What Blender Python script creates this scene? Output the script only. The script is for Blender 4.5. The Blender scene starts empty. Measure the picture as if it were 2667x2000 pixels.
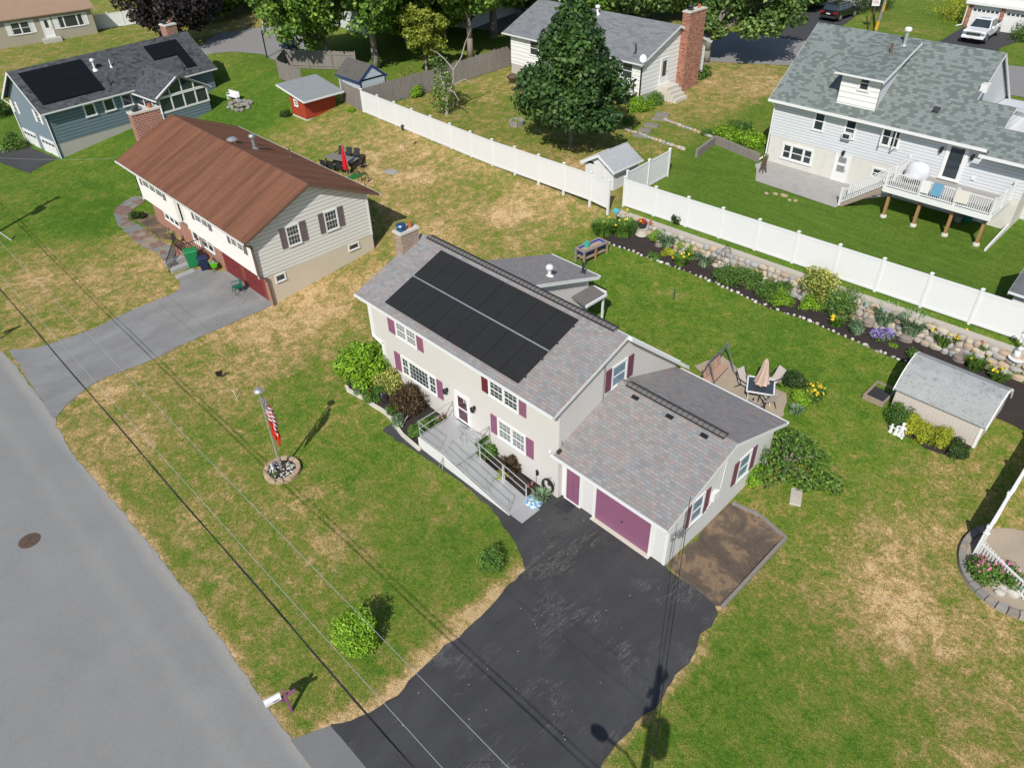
import bpy, bmesh, math, random
import numpy as np
from mathutils import Vector, Matrix
from math import radians, sin, cos, pi, tan
random.seed(7); rng = np.random.default_rng(7)
C = bpy.context.scene.collection
sc = bpy.context.scene

# ------------------------------------------------------------------ camera model (also used to survey where things stand)
FPX = 1944.2; PITCH, ROLL, YAW = [radians(a) for a in (37.97, -1.534, -46.588)]
CAM = np.array([0., 0., 24.])
_cy, _sy = cos(YAW), sin(YAW)
FW = np.array([_sy*cos(PITCH), _cy*cos(PITCH), -sin(PITCH)])
_rt = np.array([_cy, -_sy, 0.]); _up = np.cross(_rt, FW)
RT = _rt*cos(ROLL)+_up*sin(ROLL); UP = -_rt*sin(ROLL)+_up*cos(ROLL)
def ray(p): return RT*(p[0]-1333.5)/FPX-UP*(p[1]-1000)/FPX+FW
def onZ(p, z): d = ray(p); return CAM+d*(z-CAM[2])/d[2]
def onY(p, y): d = ray(p); return CAM+d*(y-CAM[1])/d[1]
def onX(p, x): d = ray(p); return CAM+d*(x-CAM[0])/d[0]
def onP(p, o, n):
    d = ray(p); n = np.array(n, float); return CAM+d*(np.dot(np.array(o)-CAM, n)/np.dot(d, n))
LY = np.array([(-300,0),(4,0),(10,.1),(16,.3),(24,1.2),(30,2.1),(36.5,3.2),(44,3.4),(52,3.9),(60,4.2),(90,5),(400,5)], float)
RY = np.array([(-300,0),(20,0),(24,.35),(28,1.0),(33.9,1.95),(35.75,2.12),(35.95,3.1),(36.8,3.25),(46,3.5),(60,4.2),(90,5),(400,5)], float)
def hgt(x, y):
    w = np.clip((np.asarray(x)+30)/10, 0, 1); w = w*w*(3-2*w)
    ysh = np.asarray(y)-.0427*(np.clip(x, -28, 6)+17)
    h = np.interp(y, LY[:,0], LY[:,1])*(1-w)+np.interp(ysh, RY[:,0], RY[:,1])*w
    v = np.clip((-90-np.asarray(x))/9, 0, 1); v = v*v*(3-2*v)
    return h*(1-v)+np.interp(y, [-300,-10,14,38,52,60,90], [0,.6,2.05,2.3,3.6,4.2,5])*v
def W(p):
    d = ray(p); lo = 5.
    t = np.arange(5, 260, .1); q = CAM+np.outer(t, d)
    i = int(np.argmax(q[:,2] < hgt(q[:,0], q[:,1]))); lo, hi = t[i]-.1, t[i]
    for _ in range(18):
        m = (lo+hi)/2; q = CAM+d*m
        if q[2] < hgt(q[0], q[1]): hi = m
        else: lo = m
    return CAM+d*hi
_k = 700/2212
def zz(o):
    return lambda x, y: (o[0]+x*_k, o[1]+y*_k)
A11, A12, A13, A14 = zz((0,0)), zz((650,0)), zz((1300,0)), zz((1967,0))
A21, A22, A23, A24 = zz((0,450)), zz((650,450)), zz((1300,450)), zz((1967,450))
A31, A32, A33, A34 = zz((0,900)), zz((650,900)), zz((1300,900)), zz((1967,900))
A41, A42, A43, A44 = zz((0,1475)), zz((650,1475)), zz((1300,1475)), zz((1967,1475))
def OV(x, y): return (x*1.20570, y*1.20570)
def gz(x, y): return float(hgt(x, y))

# ------------------------------------------------------------------ object helpers
def tag(o, label=None, cat=None, group=None, kind=None):
    if label: o['label'] = label
    if cat: o['category'] = cat
    if group: o['group'] = group
    if kind: o['kind'] = kind
    return o
def thing(name, label, cat, loc, rot=0, group=None):
    o = bpy.data.objects.new(name, None); C.objects.link(o)
    o.empty_display_size = .2
    o.location = [float(v) for v in loc]; o.rotation_euler = (0, 0, rot)
    return tag(o, label, cat, group)
def link(name, me, parent=None, loc=(0,0,0)):
    o = bpy.data.objects.new(name, me); C.objects.link(o); o.location = loc
    if parent: o.parent = parent
    return o
def copy_tree(o, parent=None):
    c = o.copy(); C.objects.link(c); c.parent = parent
    for ch in list(o.children): copy_tree(ch, c)
    return c
V3 = lambda a: np.array([float(a[0]), float(a[1]), float(a[2])])
class MB:
    """collects shapes; off is subtracted so that world coordinates can be used for a thing standing at off"""
    def __init__(s, off=(0,0,0)): s.v = []; s.f = []; s.off = V3(off); s.uvs = {}
    def pts(s, L):
        i = len(s.v); s.v += [V3(p)-s.off for p in L]; return i
    def poly(s, L, uv=None):
        i = s.pts(L); s.f.append(list(range(i, i+len(L))))
        if uv: s.uvs[len(s.f)-1] = uv
    def hexa(s, P):
        i = s.pts(P)
        for q in ((0,3,2,1),(4,5,6,7),(0,1,5,4),(1,2,6,5),(2,3,7,6),(3,0,4,7)): s.f.append([i+k for k in q])
    def box(s, x0, x1, y0, y1, z0, z1):
        s.hexa([(x0,y0,z0),(x1,y0,z0),(x1,y1,z0),(x0,y1,z0),(x0,y0,z1),(x1,y0,z1),(x1,y1,z1),(x0,y1,z1)])
    def obox(s, o, u, v, w, ur, vr, wr):
        o, u, v, w = V3(o), V3(u), V3(v), V3(w)
        P = [o+u*a+v*b+w*c for c in wr for a, b in ((ur[0],vr[0]),(ur[1],vr[0]),(ur[1],vr[1]),(ur[0],vr[1]))]
        if np.dot(np.cross(u, v), w) < 0: P = [P[k] for k in (3,2,1,0,7,6,5,4)]
        s.hexa(P)
    def bar(s, a, b, w=.05, h=None):
        a, b = V3(a), V3(b); d = b-a; L = np.linalg.norm(d); d = d/L
        r = np.cross(d, (0,0,1.)); r = r/np.linalg.norm(r) if np.linalg.norm(r) > 1e-4 else np.array([1.,0,0])
        u = np.cross(r, d); h = h or w
        s.obox(a, d, r, u, (0, L), (-w/2, w/2), (-h/2, h/2))
    def slab(s, P, t):
        P = [V3(p) for p in P]; n = np.cross(P[1]-P[0], P[2]-P[0])
        if n[2] < 0: P = P[::-1]
        Q = [p-np.array([0,0,t]) for p in P]; i = s.pts(Q+P); k = len(P)
        s.f.append([i+j for j in range(k-1, -1, -1)]); s.f.append([i+k+j for j in range(k)])
        for j in range(k): s.f.append([i+j, i+(j+1) % k, i+k+(j+1) % k, i+k+j])
    def prism(s, P, ext):
        P = [V3(p) for p in P]; e = V3(ext); n = np.zeros(3)
        for j in range(len(P)): n += np.cross(P[j], P[(j+1) % len(P)])
        if np.dot(n, e) > 0: P = P[::-1]
        k = len(P); i = s.pts(P+[p+e for p in P])
        s.f.append([i+j for j in range(k)]); s.f.append([i+k+j for j in range(k-1, -1, -1)])
        for j in range(k): s.f.append([i+j, i+k+j, i+k+(j+1) % k, i+(j+1) % k])
    def tube(s, a, b, r, r2=None, n=8, cap=True):
        a, b = V3(a), V3(b); d = b-a; d = d/np.linalg.norm(d)
        e = np.cross(d, (0,0,1.)) if abs(d[2]) < .95 else np.cross(d, (1.,0,0)); e /= np.linalg.norm(e); g = np.cross(d, e)
        r2 = r if r2 is None else r2
        ring = lambda c, q: [c+(e*cos(2*pi*k/n)+g*sin(2*pi*k/n))*q for k in range(n)]
        i = s.pts(ring(a, r)+ring(b, r2))
        for k in range(n): s.f.append([i+k, i+(k+1) % n, i+n+(k+1) % n, i+n+k])
        if cap: s.f.append([i+k for k in range(n-1, -1, -1)]); s.f.append([i+n+k for k in range(n)])
    def path(s, P, r, n=6):
        if not hasattr(r, '__len__'): r = [r]*len(P)
        for k in range(len(P)-1): s.tube(P[k], P[k+1], r[k], r[k+1], n)
    def lathe(s, c, prof, n=16, sx=1, sy=1):
        c = V3(c); i = len(s.v)
        for r, z in prof:
            s.v += [c-s.off+np.array([r*sx*cos(2*pi*k/n), r*sy*sin(2*pi*k/n), z]) for k in range(n)]
        for j in range(len(prof)-1):
            for k in range(n): s.f.append([i+j*n+k, i+j*n+(k+1) % n, i+(j+1)*n+(k+1) % n, i+(j+1)*n+k])
        s.f.append([i+k for k in range(n-1, -1, -1)]); s.f.append([i+(len(prof)-1)*n+k for k in range(n)])
    def blob(s, c, r, n=10, m=6, jit=.12, seed=0):
        rr = random.Random(seed+int(abs(c[0]*131+c[1]*57)*10)); i = len(s.v); c = V3(c)-s.off
        r = r if hasattr(r, '__len__') else (r, r, r); ring = []
        s.v.append(c+np.array([0,0,-r[2]]))
        for j in range(1, m):
            a = -pi/2+pi*j/m
            for k in range(n):
                q = 1+rr.uniform(-jit, jit); b = 2*pi*(k+.5*(j % 2))/n
                s.v.append(c+np.array([r[0]*cos(a)*cos(b)*q, r[1]*cos(a)*sin(b)*q, r[2]*sin(a)*q]))
        s.v.append(c+np.array([0,0,r[2]])); top = len(s.v)-1
        for k in range(n): s.f.append([i, i+1+(k+1) % n, i+1+k]); s.f.append([top, top-n+k, top-n+(k+1) % n])
        for j in range(m-2):
            for k in range(n):
                a = i+1+j*n; s.f.append([a+k, a+(k+1) % n, a+n+(k+1) % n, a+n+k])
    def build(s, name, m, parent=None, smooth=False, bevel=0, loc=(0,0,0), uv=True):
        me = bpy.data.meshes.new(name); me.from_pydata([tuple(p) for p in s.v], [], s.f); me.update()
        if uv:
            L = me.uv_layers.new(name='UVMap'); co = s.v
            for p in me.polygons:
                nn = p.normal
                if p.index in s.uvs:
                    for j, li in enumerate(p.loop_indices): L.data[li].uv = s.uvs[p.index][j]
                    continue
                if abs(nn.z) > .985: t = np.array([1.,0,0]); b = np.array([0,1.,0])
                else:
                    t = np.array([-nn.y, nn.x, 0]); t /= np.linalg.norm(t); b = np.cross(np.array(nn), t)
                    if t[0]+t[1]*.9 < 0 and False: t = -t
                for li in p.loop_indices:
                    q = co[me.loops[li].vertex_index]; L.data[li].uv = (float(q@t), float(q@b))
        me.materials.append(m)
        if smooth: me.shade_smooth()
        o = link(name, me, parent, loc)
        if bevel:
            b = o.modifiers.new('bevel', 'BEVEL'); b.width = bevel; b.segments = 2; b.limit_method = 'ANGLE'
        return o

# ------------------------------------------------------------------ materials
def srgb(r, g, b):
    f = lambda c: c/12.92 if c <= .04045 else ((c+.055)/1.055)**2.4
    return (f(r/255), f(g/255), f(b/255), 1)
class Nt:
    def __init__(s, name):
        s.m = bpy.data.materials.new(name); s.m.use_nodes = True; s.t = s.m.node_tree; s.t.nodes.clear()
        s.out = s.t.nodes.new('ShaderNodeOutputMaterial')
    def n(s, typ, ins=None, **at):
        nd = s.t.nodes.new('ShaderNode'+typ)
        for k, v in at.items(): setattr(nd, k, v)
        for k, v in (ins or {}).items(): s.set(nd.inputs[k], v)
        return nd
    def set(s, sock, v):
        if isinstance(v, bpy.types.NodeSocket): s.t.links.new(v, sock)
        elif isinstance(v, bpy.types.Node): s.t.links.new(v.outputs[0], sock)
        else: sock.default_value = v
    def math(s, op, a, b=None, c=None, clamp=False):
        nd = s.n('Math', operation=op, use_clamp=clamp); s.set(nd.inputs[0], a)
        if b is not None: s.set(nd.inputs[1], b)
        if c is not None: s.set(nd.inputs[2], c)
        return nd.outputs[0]
    def mix(s, f, a, b, mode='MIX'):
        nd = s.n('Mix', data_type='RGBA', blend_type=mode); s.set(nd.inputs[0], f); s.set(nd.inputs[6], a); s.set(nd.inputs[7], b)
        return nd.outputs[2]
    def ramp(s, f, stops, interp='LINEAR'):
        nd = s.n('ValToRGB'); cr = nd.color_ramp; cr.interpolation = interp; s.set(nd.inputs[0], f)
        while len(cr.elements) < len(stops): cr.elements.new(.5)
        for e, (p, c) in zip(cr.elements, stops): e.position = p; e.color = c if len(c) == 4 else (*c, 1)
        return nd.outputs[0]
    def noise(s, vec, scale, detail=3, rough=.55, dist=0):
        nd = s.n('TexNoise', {'Scale': scale, 'Detail': detail, 'Roughness': rough, 'Distortion': dist}); s.set(nd.inputs['Vector'], vec)
        return nd.outputs['Fac']
    def coord(s, out='Object'): return s.n('TexCoord').outputs[out]
    def scale(s, vec, sc_, rot=(0,0,0)):
        nd = s.n('Mapping', {'Scale': sc_, 'Rotation': rot}); s.set(nd.inputs['Vector'], vec); return nd.outputs[0]
    def bump(s, h, strength=.3, dist=.02, normal=None):
        nd = s.n('Bump', {'Strength': strength, 'Distance': dist, 'Height': h})
        if normal is not None: s.set(nd.inputs['Normal'], normal)
        return nd.outputs[0]
    def bsdf(s, col, rough=.8, normal=None, metal=0, spec=.3, **kw):
        b = s.n('BsdfPrincipled'); s.set(b.inputs['Base Color'], col); s.set(b.inputs['Roughness'], rough)
        s.set(b.inputs['Metallic'], metal); s.set(b.inputs['Specular IOR Level'], spec)
        if normal is not None: s.set(b.inputs['Normal'], normal)
        for k, v in kw.items(): s.set(b.inputs[k], v)
        s.t.links.new(b.outputs[0], s.out.inputs[0]); return s.m
def grey(v): return (v, v, v, 1)
def mul(c, k): return (c[0]*k, c[1]*k, c[2]*k, 1)
_mc = {}
def plain(name, col, rough=.6, var=.12, metal=0, scale=3., bump=.0, spec=.35):
    """paint, plastic, metal: slightly uneven, weathered"""
    if name in _mc: return _mc[name]
    t = Nt(name); co = t.coord(); f = t.noise(co, scale, 5, .65)
    c = t.mix(f, mul(col, 1-var), mul(col, 1+var)); nm = t.bump(t.noise(co, scale*12, 3), bump, .01) if bump else None
    r = t.math('MULTIPLY_ADD', t.noise(co, scale*2.3, 2), .25, rough-.1)
    _mc[name] = t.bsdf(c, r, nm, metal, spec); return _mc[name]
def shingles(name, cols, bw=.33, bh=.145, contrast=.9, streak=.0, dark=.6, interp='LINEAR', stops=None):
    t = Nt(name); uv = t.coord('UV')
    warp = t.n('VectorMath', {0: uv}, operation='ADD'); nz = t.n('TexNoise', {'Scale': 2.2, 'Detail': 2}); t.set(nz.inputs['Vector'], uv)
    sc_ = t.n('VectorMath', {0: nz.outputs['Color']}, operation='SCALE'); sc_.inputs['Scale'].default_value = .035; t.set(warp.inputs[1], sc_.outputs[0])
    def brick(w, off):
        b = t.n('TexBrick', {'Color1': grey(0), 'Color2': grey(1), 'Mortar': grey(.5), 'Scale': 1., 'Mortar Size': .006, 'Mortar Smooth': .3, 'Bias': 0., 'Brick Width': w, 'Row Height': bh}, offset=.37, offset_frequency=2, squash=1.)
        t.set(b.inputs['Vector'], warp.outputs[0]); return b
    b = brick(bw, .5); st = [(i/(len(cols)-1) if len(cols) > 1 else 0, c) for i, c in enumerate(cols)]
    c = t.ramp(b.outputs['Color'], stops or st, interp)
    base = t.mix(.5, cols[0], cols[-1]); mid = cols[len(cols)//2]
    c = t.mix(contrast, mid, c)
    big = t.noise(uv, .55, 5, .6, .4); c = t.mix(t.math('MULTIPLY', big, .45), c, mul(mid, dark))
    fine = t.noise(uv, 60, 2, .7); c = t.mix(.5, c, t.mix(fine, mul(mid, .45), mul(mid, 1.65)), 'MIX') if False else t.mix(t.math('MULTIPLY', fine, .35), c, mul(mid, .35))
    c = t.mix(t.math('MULTIPLY', b.outputs['Fac'], .55), c, mul(mid, .35))
    if streak:
        s_ = t.noise(t.scale(uv, (1.4, .12, 1)), 1., 4, .6); c = t.mix(t.math('MULTIPLY', t.math('SMOOTHSTEP', s_, .48, .68) if False else t.math('SUBTRACT', s_, .42, clamp=True), streak*5, clamp=True), c, mul(mid, .45))
    # each course laps the one below: a small step in height
    v = t.n('SeparateXYZ', {0: uv}).outputs[1]; saw = t.math('FRACT', t.math('DIVIDE', v, bh))
    hh = t.math('ADD', t.math('MULTIPLY', saw, -.5), t.math('MULTIPLY', b.outputs['Fac'], -.6)); hh = t.math('ADD', hh, t.math('MULTIPLY', b.outputs['Color'], .35))
    return t.bsdf(c, .92, t.bump(hh, .7, .02), spec=.15)
def siding(name, col, pitch=.115, gap=.35, var=.06, lap_shade_w=.15):
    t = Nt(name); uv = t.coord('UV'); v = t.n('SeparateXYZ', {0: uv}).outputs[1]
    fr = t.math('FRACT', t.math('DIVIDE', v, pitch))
    lip = t.math('LESS_THAN', fr, lap_shade_w)
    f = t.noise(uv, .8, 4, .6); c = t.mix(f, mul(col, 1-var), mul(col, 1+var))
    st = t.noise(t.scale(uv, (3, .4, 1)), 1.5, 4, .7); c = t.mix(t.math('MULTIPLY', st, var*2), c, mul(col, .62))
    c = t.mix(t.math('MULTIPLY', lip, 1-gap), c, mul(col, .32))  # shadow under each board edge painted as a dark line; gap weakens it
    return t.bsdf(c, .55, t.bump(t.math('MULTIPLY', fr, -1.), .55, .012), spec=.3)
def stucco(name, col, var=.1, stain=.0, sc_=1.):
    t = Nt(name); co = t.coord(); f = t.noise(co, .9*sc_, 6, .65); c = t.mix(f, mul(col, 1-var), mul(col, 1+var))
    g = t.noise(t.scale(co, (7*sc_, 7*sc_, 2.*sc_)), 1., 4, .7); c = t.mix(t.math('MULTIPLY', g, .5), c, mul(col, .82))
    if stain:
        s_ = t.noise(co, 1.7, 7, .75, .5); c = t.mix(t.math('MULTIPLY', t.math('SUBTRACT', s_, .5, clamp=True), 6*stain, clamp=True), c, mul(col, .45))
    return t.bsdf(c, .9, t.bump(t.noise(co, 38*sc_, 4, .7), .35, .012), spec=.2)
def brickm(name, c1, c2, mortar, w=.21, h=.075, ms=.011):
    t = Nt(name); uv = t.coord('UV')
    b = t.n('TexBrick', {'Color1': c1, 'Color2': c2, 'Mortar': mortar, 'Scale': 1., 'Mortar Size': ms, 'Mortar Smooth': .2, 'Bias': 0., 'Brick Width': w, 'Row Height': h}); t.set(b.inputs['Vector'], uv)
    c = t.mix(t.math('MULTIPLY', t.noise(uv, 2.5, 4), .5), b.outputs['Color'], mul(c1, .5))
    return t.bsdf(c, .9, t.bump(t.math('MULTIPLY', b.outputs['Fac'], -1.), .5, .015), spec=.2)
def glassm(name, col, rough=.06):
    t = Nt(name); co = t.coord(); c = t.mix(t.noise(co, 1.3, 2), mul(col, .6), mul(col, 1.4)); return t.bsdf(c, rough, None, 0, .9)
def woodm(name, col, plank=0, var=.35, axis=(1.2,1.2,8)):
    t = Nt(name); co = t.coord(); g = t.noise(t.scale(co, axis), 3., 5, .65); c = t.mix(g, mul(col, 1-var), mul(col, 1+var))
    return t.bsdf(c, .85, t.bump(g, .25, .01), spec=.2)
def leafm(name, c1, c2, trans=.25):
    t = Nt(name); a = t.n('Attribute', attribute_name='tint'); f = a.outputs['Fac']
    c = t.ramp(f, [(0, mul(c1, .55)), (.35, c1), (.8, c2), (1, mul(c2, 1.35))])
    d = t.n('BsdfPrincipled', {'Base Color': c, 'Roughness': .55, 'Specular IOR Level': .35}); tr = t.n('BsdfTranslucent', {'Color': t.mix(.35, c, (.25,.35,.03,1))})
    mx = t.n('MixShader', {0: trans}); t.t.links.new(d.outputs[0], mx.inputs[1]); t.t.links.new(tr.outputs[0], mx.inputs[2]); t.t.links.new(mx.outputs[0], t.out.inputs[0])
    return t.m
# ------------------------------------------------------------------ palette
M = {}
M['white'] = plain('white_paint', (.71,.71,.70,1), .5, .05)
M['vinyl'] = plain('white_vinyl', (.70,.70,.695,1), .45, .04, scale=.7)
M['offwhite'] = plain('offwhite_paint', (.62,.61,.57,1), .55, .08)
M['alu'] = plain('brushed_aluminium', (.62,.63,.64,1), .42, .1, .75)
M['galv'] = plain('galvanised_metal', (.42,.44,.46,1), .45, .2, .7)
M['black'] = plain('black_paint', (.016,.016,.018,1), .45, .3)
M['dark'] = plain('dark_plastic', (.035,.036,.04,1), .55, .25)
M['maroon'] = plain('maroon_paint', (.105,.028,.045,1), .6, .12)
M['plum'] = plain('plum_paint', (.24,.095,.165,1), .55, .08); M['plumsh'] = plain('plum_shutter_paint', (.15,.055,.085,1), .6, .1)
M['redpaint'] = plain('red_shutter_paint', (.13,.018,.024,1), .6, .1)
M['stucco'] = stucco('beige_stucco', (.62,.585,.555,1), .06)
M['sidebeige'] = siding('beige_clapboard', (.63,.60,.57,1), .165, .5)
M['glass'] = glassm('window_glass', (.03,.04,.05,1))
M['glassblue'] = glassm('painted_sky_glass', (.16,.26,.34,1), .1)  # blue of the reflected sky is put into the glass colour
M['curtain'] = plain('curtained_glass', (.22,.23,.24,1), .2, .5, scale=6, spec=.8)
M['rubber'] = plain('tyre_rubber', (.02,.02,.02,1), .8, .2)
M['concrete'] = stucco('concrete', (.46,.44,.40,1), .12, .1)
M['conc2'] = stucco('pale_concrete', (.60,.56,.49,1), .08)
M['mulch'] = stucco('dark_mulch', (.042,.033,.031,1), .5, .0, 2.)
M['shMain'] = shingles('weathered_multitone_shingles', [(.23,.215,.21,1),(.40,.275,.235,1),(.29,.265,.255,1),(.32,.335,.345,1),(.44,.33,.28,1),(.25,.235,.23,1),(.39,.37,.36,1)], .24, .15, .8, dark=.7)
M['shBrown'] = shingles('rust_brown_shingles', [(.23,.105,.066,1),(.27,.122,.074,1),(.31,.142,.086,1)], .33, .14, .5, streak=.7)
M['shBlack'] = shingles('charcoal_shingles', [(.035,.037,.042,1),(.125,.13,.14,1),(.07,.075,.083,1)], .36, .22, 1.)
M['shGrey'] = shingles('grey_shingles', [(.15,.16,.17,1),(.27,.285,.30,1),(.20,.21,.225,1)], .5, .22, .9)
M['shGreen'] = shingles('grey_green_shingles', [(.11,.135,.13,1),(.24,.285,.27,1),(.24,.285,.27,1)], .27, .18, .62, interp='CONSTANT', stops=[(0,(.06,.072,.072,1)),(.4,(.225,.25,.245,1)),(.7,(.17,.19,.188,1)),(.82,(.25,.275,.27,1))], dark=.7)
M['shTan'] = shingles('tan_shingles', [(.36,.245,.17,1),(.42,.29,.205,1),(.39,.27,.19,1)], .4, .17, .6)
M['brick'] = brickm('red_brick', (.27,.062,.036,1), (.54,.24,.14,1), (.46,.40,.34,1), .32, .13, .014)
M['brickTan'] = brickm('tan_brown_brick', (.30,.185,.125,1), (.44,.32,.24,1), (.50,.46,.41,1), .27, .1, .014)
M['wood'] = woodm('weathered_wood', (.30,.235,.175,1))
M['greywood'] = woodm('old_grey_wood', (.23,.205,.185,1), var=.6, axis=(5,5,.25))
M['bark'] = woodm('grey_bark', (.23,.20,.17,1), var=.45)
M['terra'] = plain('terracotta', (.38,.13,.055,1), .8, .15)
M['stone'] = stucco('pale_stone', (.50,.46,.40,1), .3, .15)
M['boulder'] = stucco('brown_grey_boulder', (.24,.20,.175,1), .3, .3, 2.)
M['rockgrey'] = stucco('grey_rock', (.34,.34,.34,1), .3, .2, 2.)

# ------------------------------------------------------------------ foliage
def leafmesh(name, P, Nn, size, tint, asp=.62):
    K = len(P); Nn = Nn/np.linalg.norm(Nn, axis=1)[:,None]
    r = rng.normal(size=(K,3)); u = np.cross(Nn, r); u /= np.linalg.norm(u, axis=1)[:,None]; v = np.cross(Nn, u)
    s = size[:,None]; v4 = np.empty((K,4,3))
    v4[:,0] = P-u*s*.5; v4[:,1] = P+v*s*.5*asp-Nn*s*.06; v4[:,2] = P+u*s*.5; v4[:,3] = P-v*s*.5*asp-Nn*s*.06
    me = bpy.data.meshes.new(name); me.vertices.add(K*4); me.vertices.foreach_set('co', v4.astype(np.float32).ravel())
    me.loops.add(K*4); me.loops.foreach_set('vertex_index', np.arange(K*4, dtype=np.int32))
    me.polygons.add(K); me.polygons.foreach_set('loop_start', np.arange(0, K*4, 4, dtype=np.int32))
    me.update(calc_edges=True)
    a = me.attributes.new('tint', 'FLOAT', 'FACE'); a.data.foreach_set('value', np.clip(tint, 0, 1).astype(np.float32))
    return me
def crown(name, m, parent, clumps, per, size, spread=.35, up=.5, hue=.25, loc=(0,0,0), asp=.62):
    """clumps: list of (x,y,z,rx,ry,rz); leaves fill the outer part of every clump"""
    Ps, Ns, Ts, Sz = [], [], [], []
    for c in clumps:
        d = rng.normal(size=(per,3)); d /= np.linalg.norm(d, axis=1)[:,None]
        rad = (1-spread*rng.random(per)**1.3)[:,None]
        p = np.array(c[:3])+d*rad*np.array(c[3:6]); Ps.append(p)
        Ns.append(d*.8+np.array([0,0,up])+rng.normal(size=(per,3))*.55)
        Ts.append(.5+rng.normal()*hue*.55+rng.normal(size=per)*hue); Sz.append(size*(.65+.7*rng.random(per)))
    me = leafmesh(name, np.vstack(Ps), np.vstack(Ns), np.concatenate(Sz), np.concatenate(Ts), asp); me.materials.append(m)
    return link(name, me, parent, loc)
def bushclumps(r, h, n, rc=.42, base=.1):
    L = []
    for _ in range(n):
        a = rng.uniform(0, 2*pi); q = r*(1-rc)*math.sqrt(rng.random()); zt = rng.uniform(0, 1)
        dome = math.sqrt(max(.05, 1-(q/r)**2))
        z = base*h+(h*(1-rc*.6)-base*h)*dome*zt
        k = rc*rng.uniform(.75, 1.2); L.append((q*cos(a), q*sin(a), max(z, r*k*.5), r*k, r*k, min(r*k, h*.5)))
    return L
LF = dict(
 shrub=leafm('shrub_leaf', (.06,.135,.022,1), (.15,.27,.045,1)), bright=leafm('bright_leaf', (.14,.28,.014,1), (.30,.50,.035,1)),
 yellow=leafm('yellow_green_leaf', (.27,.34,.02,1), (.56,.55,.05,1)), varieg=leafm('variegated_leaf', (.16,.22,.03,1), (.62,.60,.16,1)),
 brown=leafm('bronze_leaf', (.05,.028,.015,1), (.12,.075,.035,1)), dark=leafm('dark_leaf', (.018,.045,.012,1), (.06,.11,.022,1)),
 bluegr=leafm('blue_green_leaf', (.09,.19,.08,1), (.30,.38,.24,1)), purple=leafm('purple_black_leaf', (.014,.010,.012,1), (.045,.03,.032,1), .1),
 maple=leafm('maple_leaf', (.03,.075,.02,1), (.085,.165,.036,1)), light=leafm('light_tree_leaf', (.07,.16,.018,1), (.24,.38,.06,1)),
 mid=leafm('mid_tree_leaf', (.06,.125,.025,1), (.22,.32,.085,1)), lime=leafm('lime_leaf', (.16,.20,.02,1), (.32,.36,.05,1)),
 yfl=leafm('yellow_petal', (.75,.50,.02,1), (.85,.66,.05,1), .1), pink=leafm('pink_petal', (.55,.16,.26,1), (.75,.36,.42,1), .1), red=leafm('red_petal', (.5,.012,.015,1), (.62,.03,.04,1), .1),
 violet=leafm('violet_petal', (.24,.16,.50,1), (.42,.32,.66,1), .1), wfl=leafm('white_petal', (.7,.7,.68,1), (.8,.8,.78,1), .1))
def shrub(name, label, cat, p, r, h, leaf, n=10, per=260, size=.09, group=None, rc=.42, up=.5, flowers=None, hue=.22, z=None, sxy=(1,1)):
    q = W(p) if len(p) == 2 else p
    t = thing(name, label, cat, (q[0], q[1], q[2] if z is None else z), group=group)
    cl = [(a*sxy[0], b*sxy[1], c, d, e, f) for a, b, c, d, e, f in bushclumps(r, h, n, rc)]
    crown('foliage', LF[leaf], t, cl, per, size, .5, up, hue)
    m = MB()
    for k in range(5):
        a = rng.uniform(0, 6.28); m.path([(0,0,-.1), (cos(a)*r*.25, sin(a)*r*.25, h*.35), (cos(a)*r*.5, sin(a)*r*.5, h*.6)], [.03, .022, .012], 5)
    m.build('stem', M['bark'], t, uv=False)
    if flowers:
        lf, cnt, fs = flowers; P = []
        for _ in range(cnt):
            c = cl[rng.integers(len(cl))]; d = rng.normal(size=3); d[2] = abs(d[2])+.3; d /= np.linalg.norm(d); P.append(np.array(c[:3])+d*np.array(c[3:])*1.02)
        crown('blossom', LF[lf], t, [(*x, fs*.4, fs*.4, fs*.3) for x in P], 8, fs, .6, .8, .2)
    return t
def blades(name, label, cat, p, r, h, leaf, n=140, w=.05, group=None, flowers=None, lean=.6):
    """a clump of strap leaves (iris, day lily)"""
    q = W(p); t = thing(name, label, cat, q, group=group)
    V, F, T = [], [], []
    for _ in range(n):
        a = rng.uniform(0, 6.28); rr = r*.45*math.sqrt(rng.random()); b = np.array([rr*cos(a), rr*sin(a), -.03]); L = h*rng.uniform(.65, 1.1)
        a2 = a+rng.normal()*.5; le = lean*rng.uniform(.3, 1.2); o = np.array([cos(a2), sin(a2), 0]); s = np.array([-sin(a2), cos(a2), 0])*w*.5
        p1 = b+o*le*L*.3+np.array([0,0,L*.62]); p2 = b+o*le*L*.85+np.array([0,0,L*(.95-le*.35)]); i = len(V)
        V += [b-s, b+s, p1+s*.9, p1-s*.9, p2+s*.1, p2-s*.1]; F += [[i,i+1,i+2,i+3],[i+3,i+2,i+4,i+5]]; v = rng.random(); T += [v, min(1, v+.15)]
    me = bpy.data.meshes.new('leaves'); me.from_pydata([tuple(x) for x in V], [], F); a = me.attributes.new('tint', 'FLOAT', 'FACE'); a.data.foreach_set('value', np.array(T, np.float32)); me.materials.append(LF[leaf])
    link('leaves', me, t)
    if flowers:
        lf, cnt, fs = flowers
        P = [(rng.uniform(-r, r)*.7, rng.uniform(-r, r)*.7, h*rng.uniform(.75, 1.15), fs*.5, fs*.5, fs*.4) for _ in range(cnt)]
        crown('blossom', LF[lf], t, P, 9, fs, .6, .8, .2)
    return t
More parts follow.
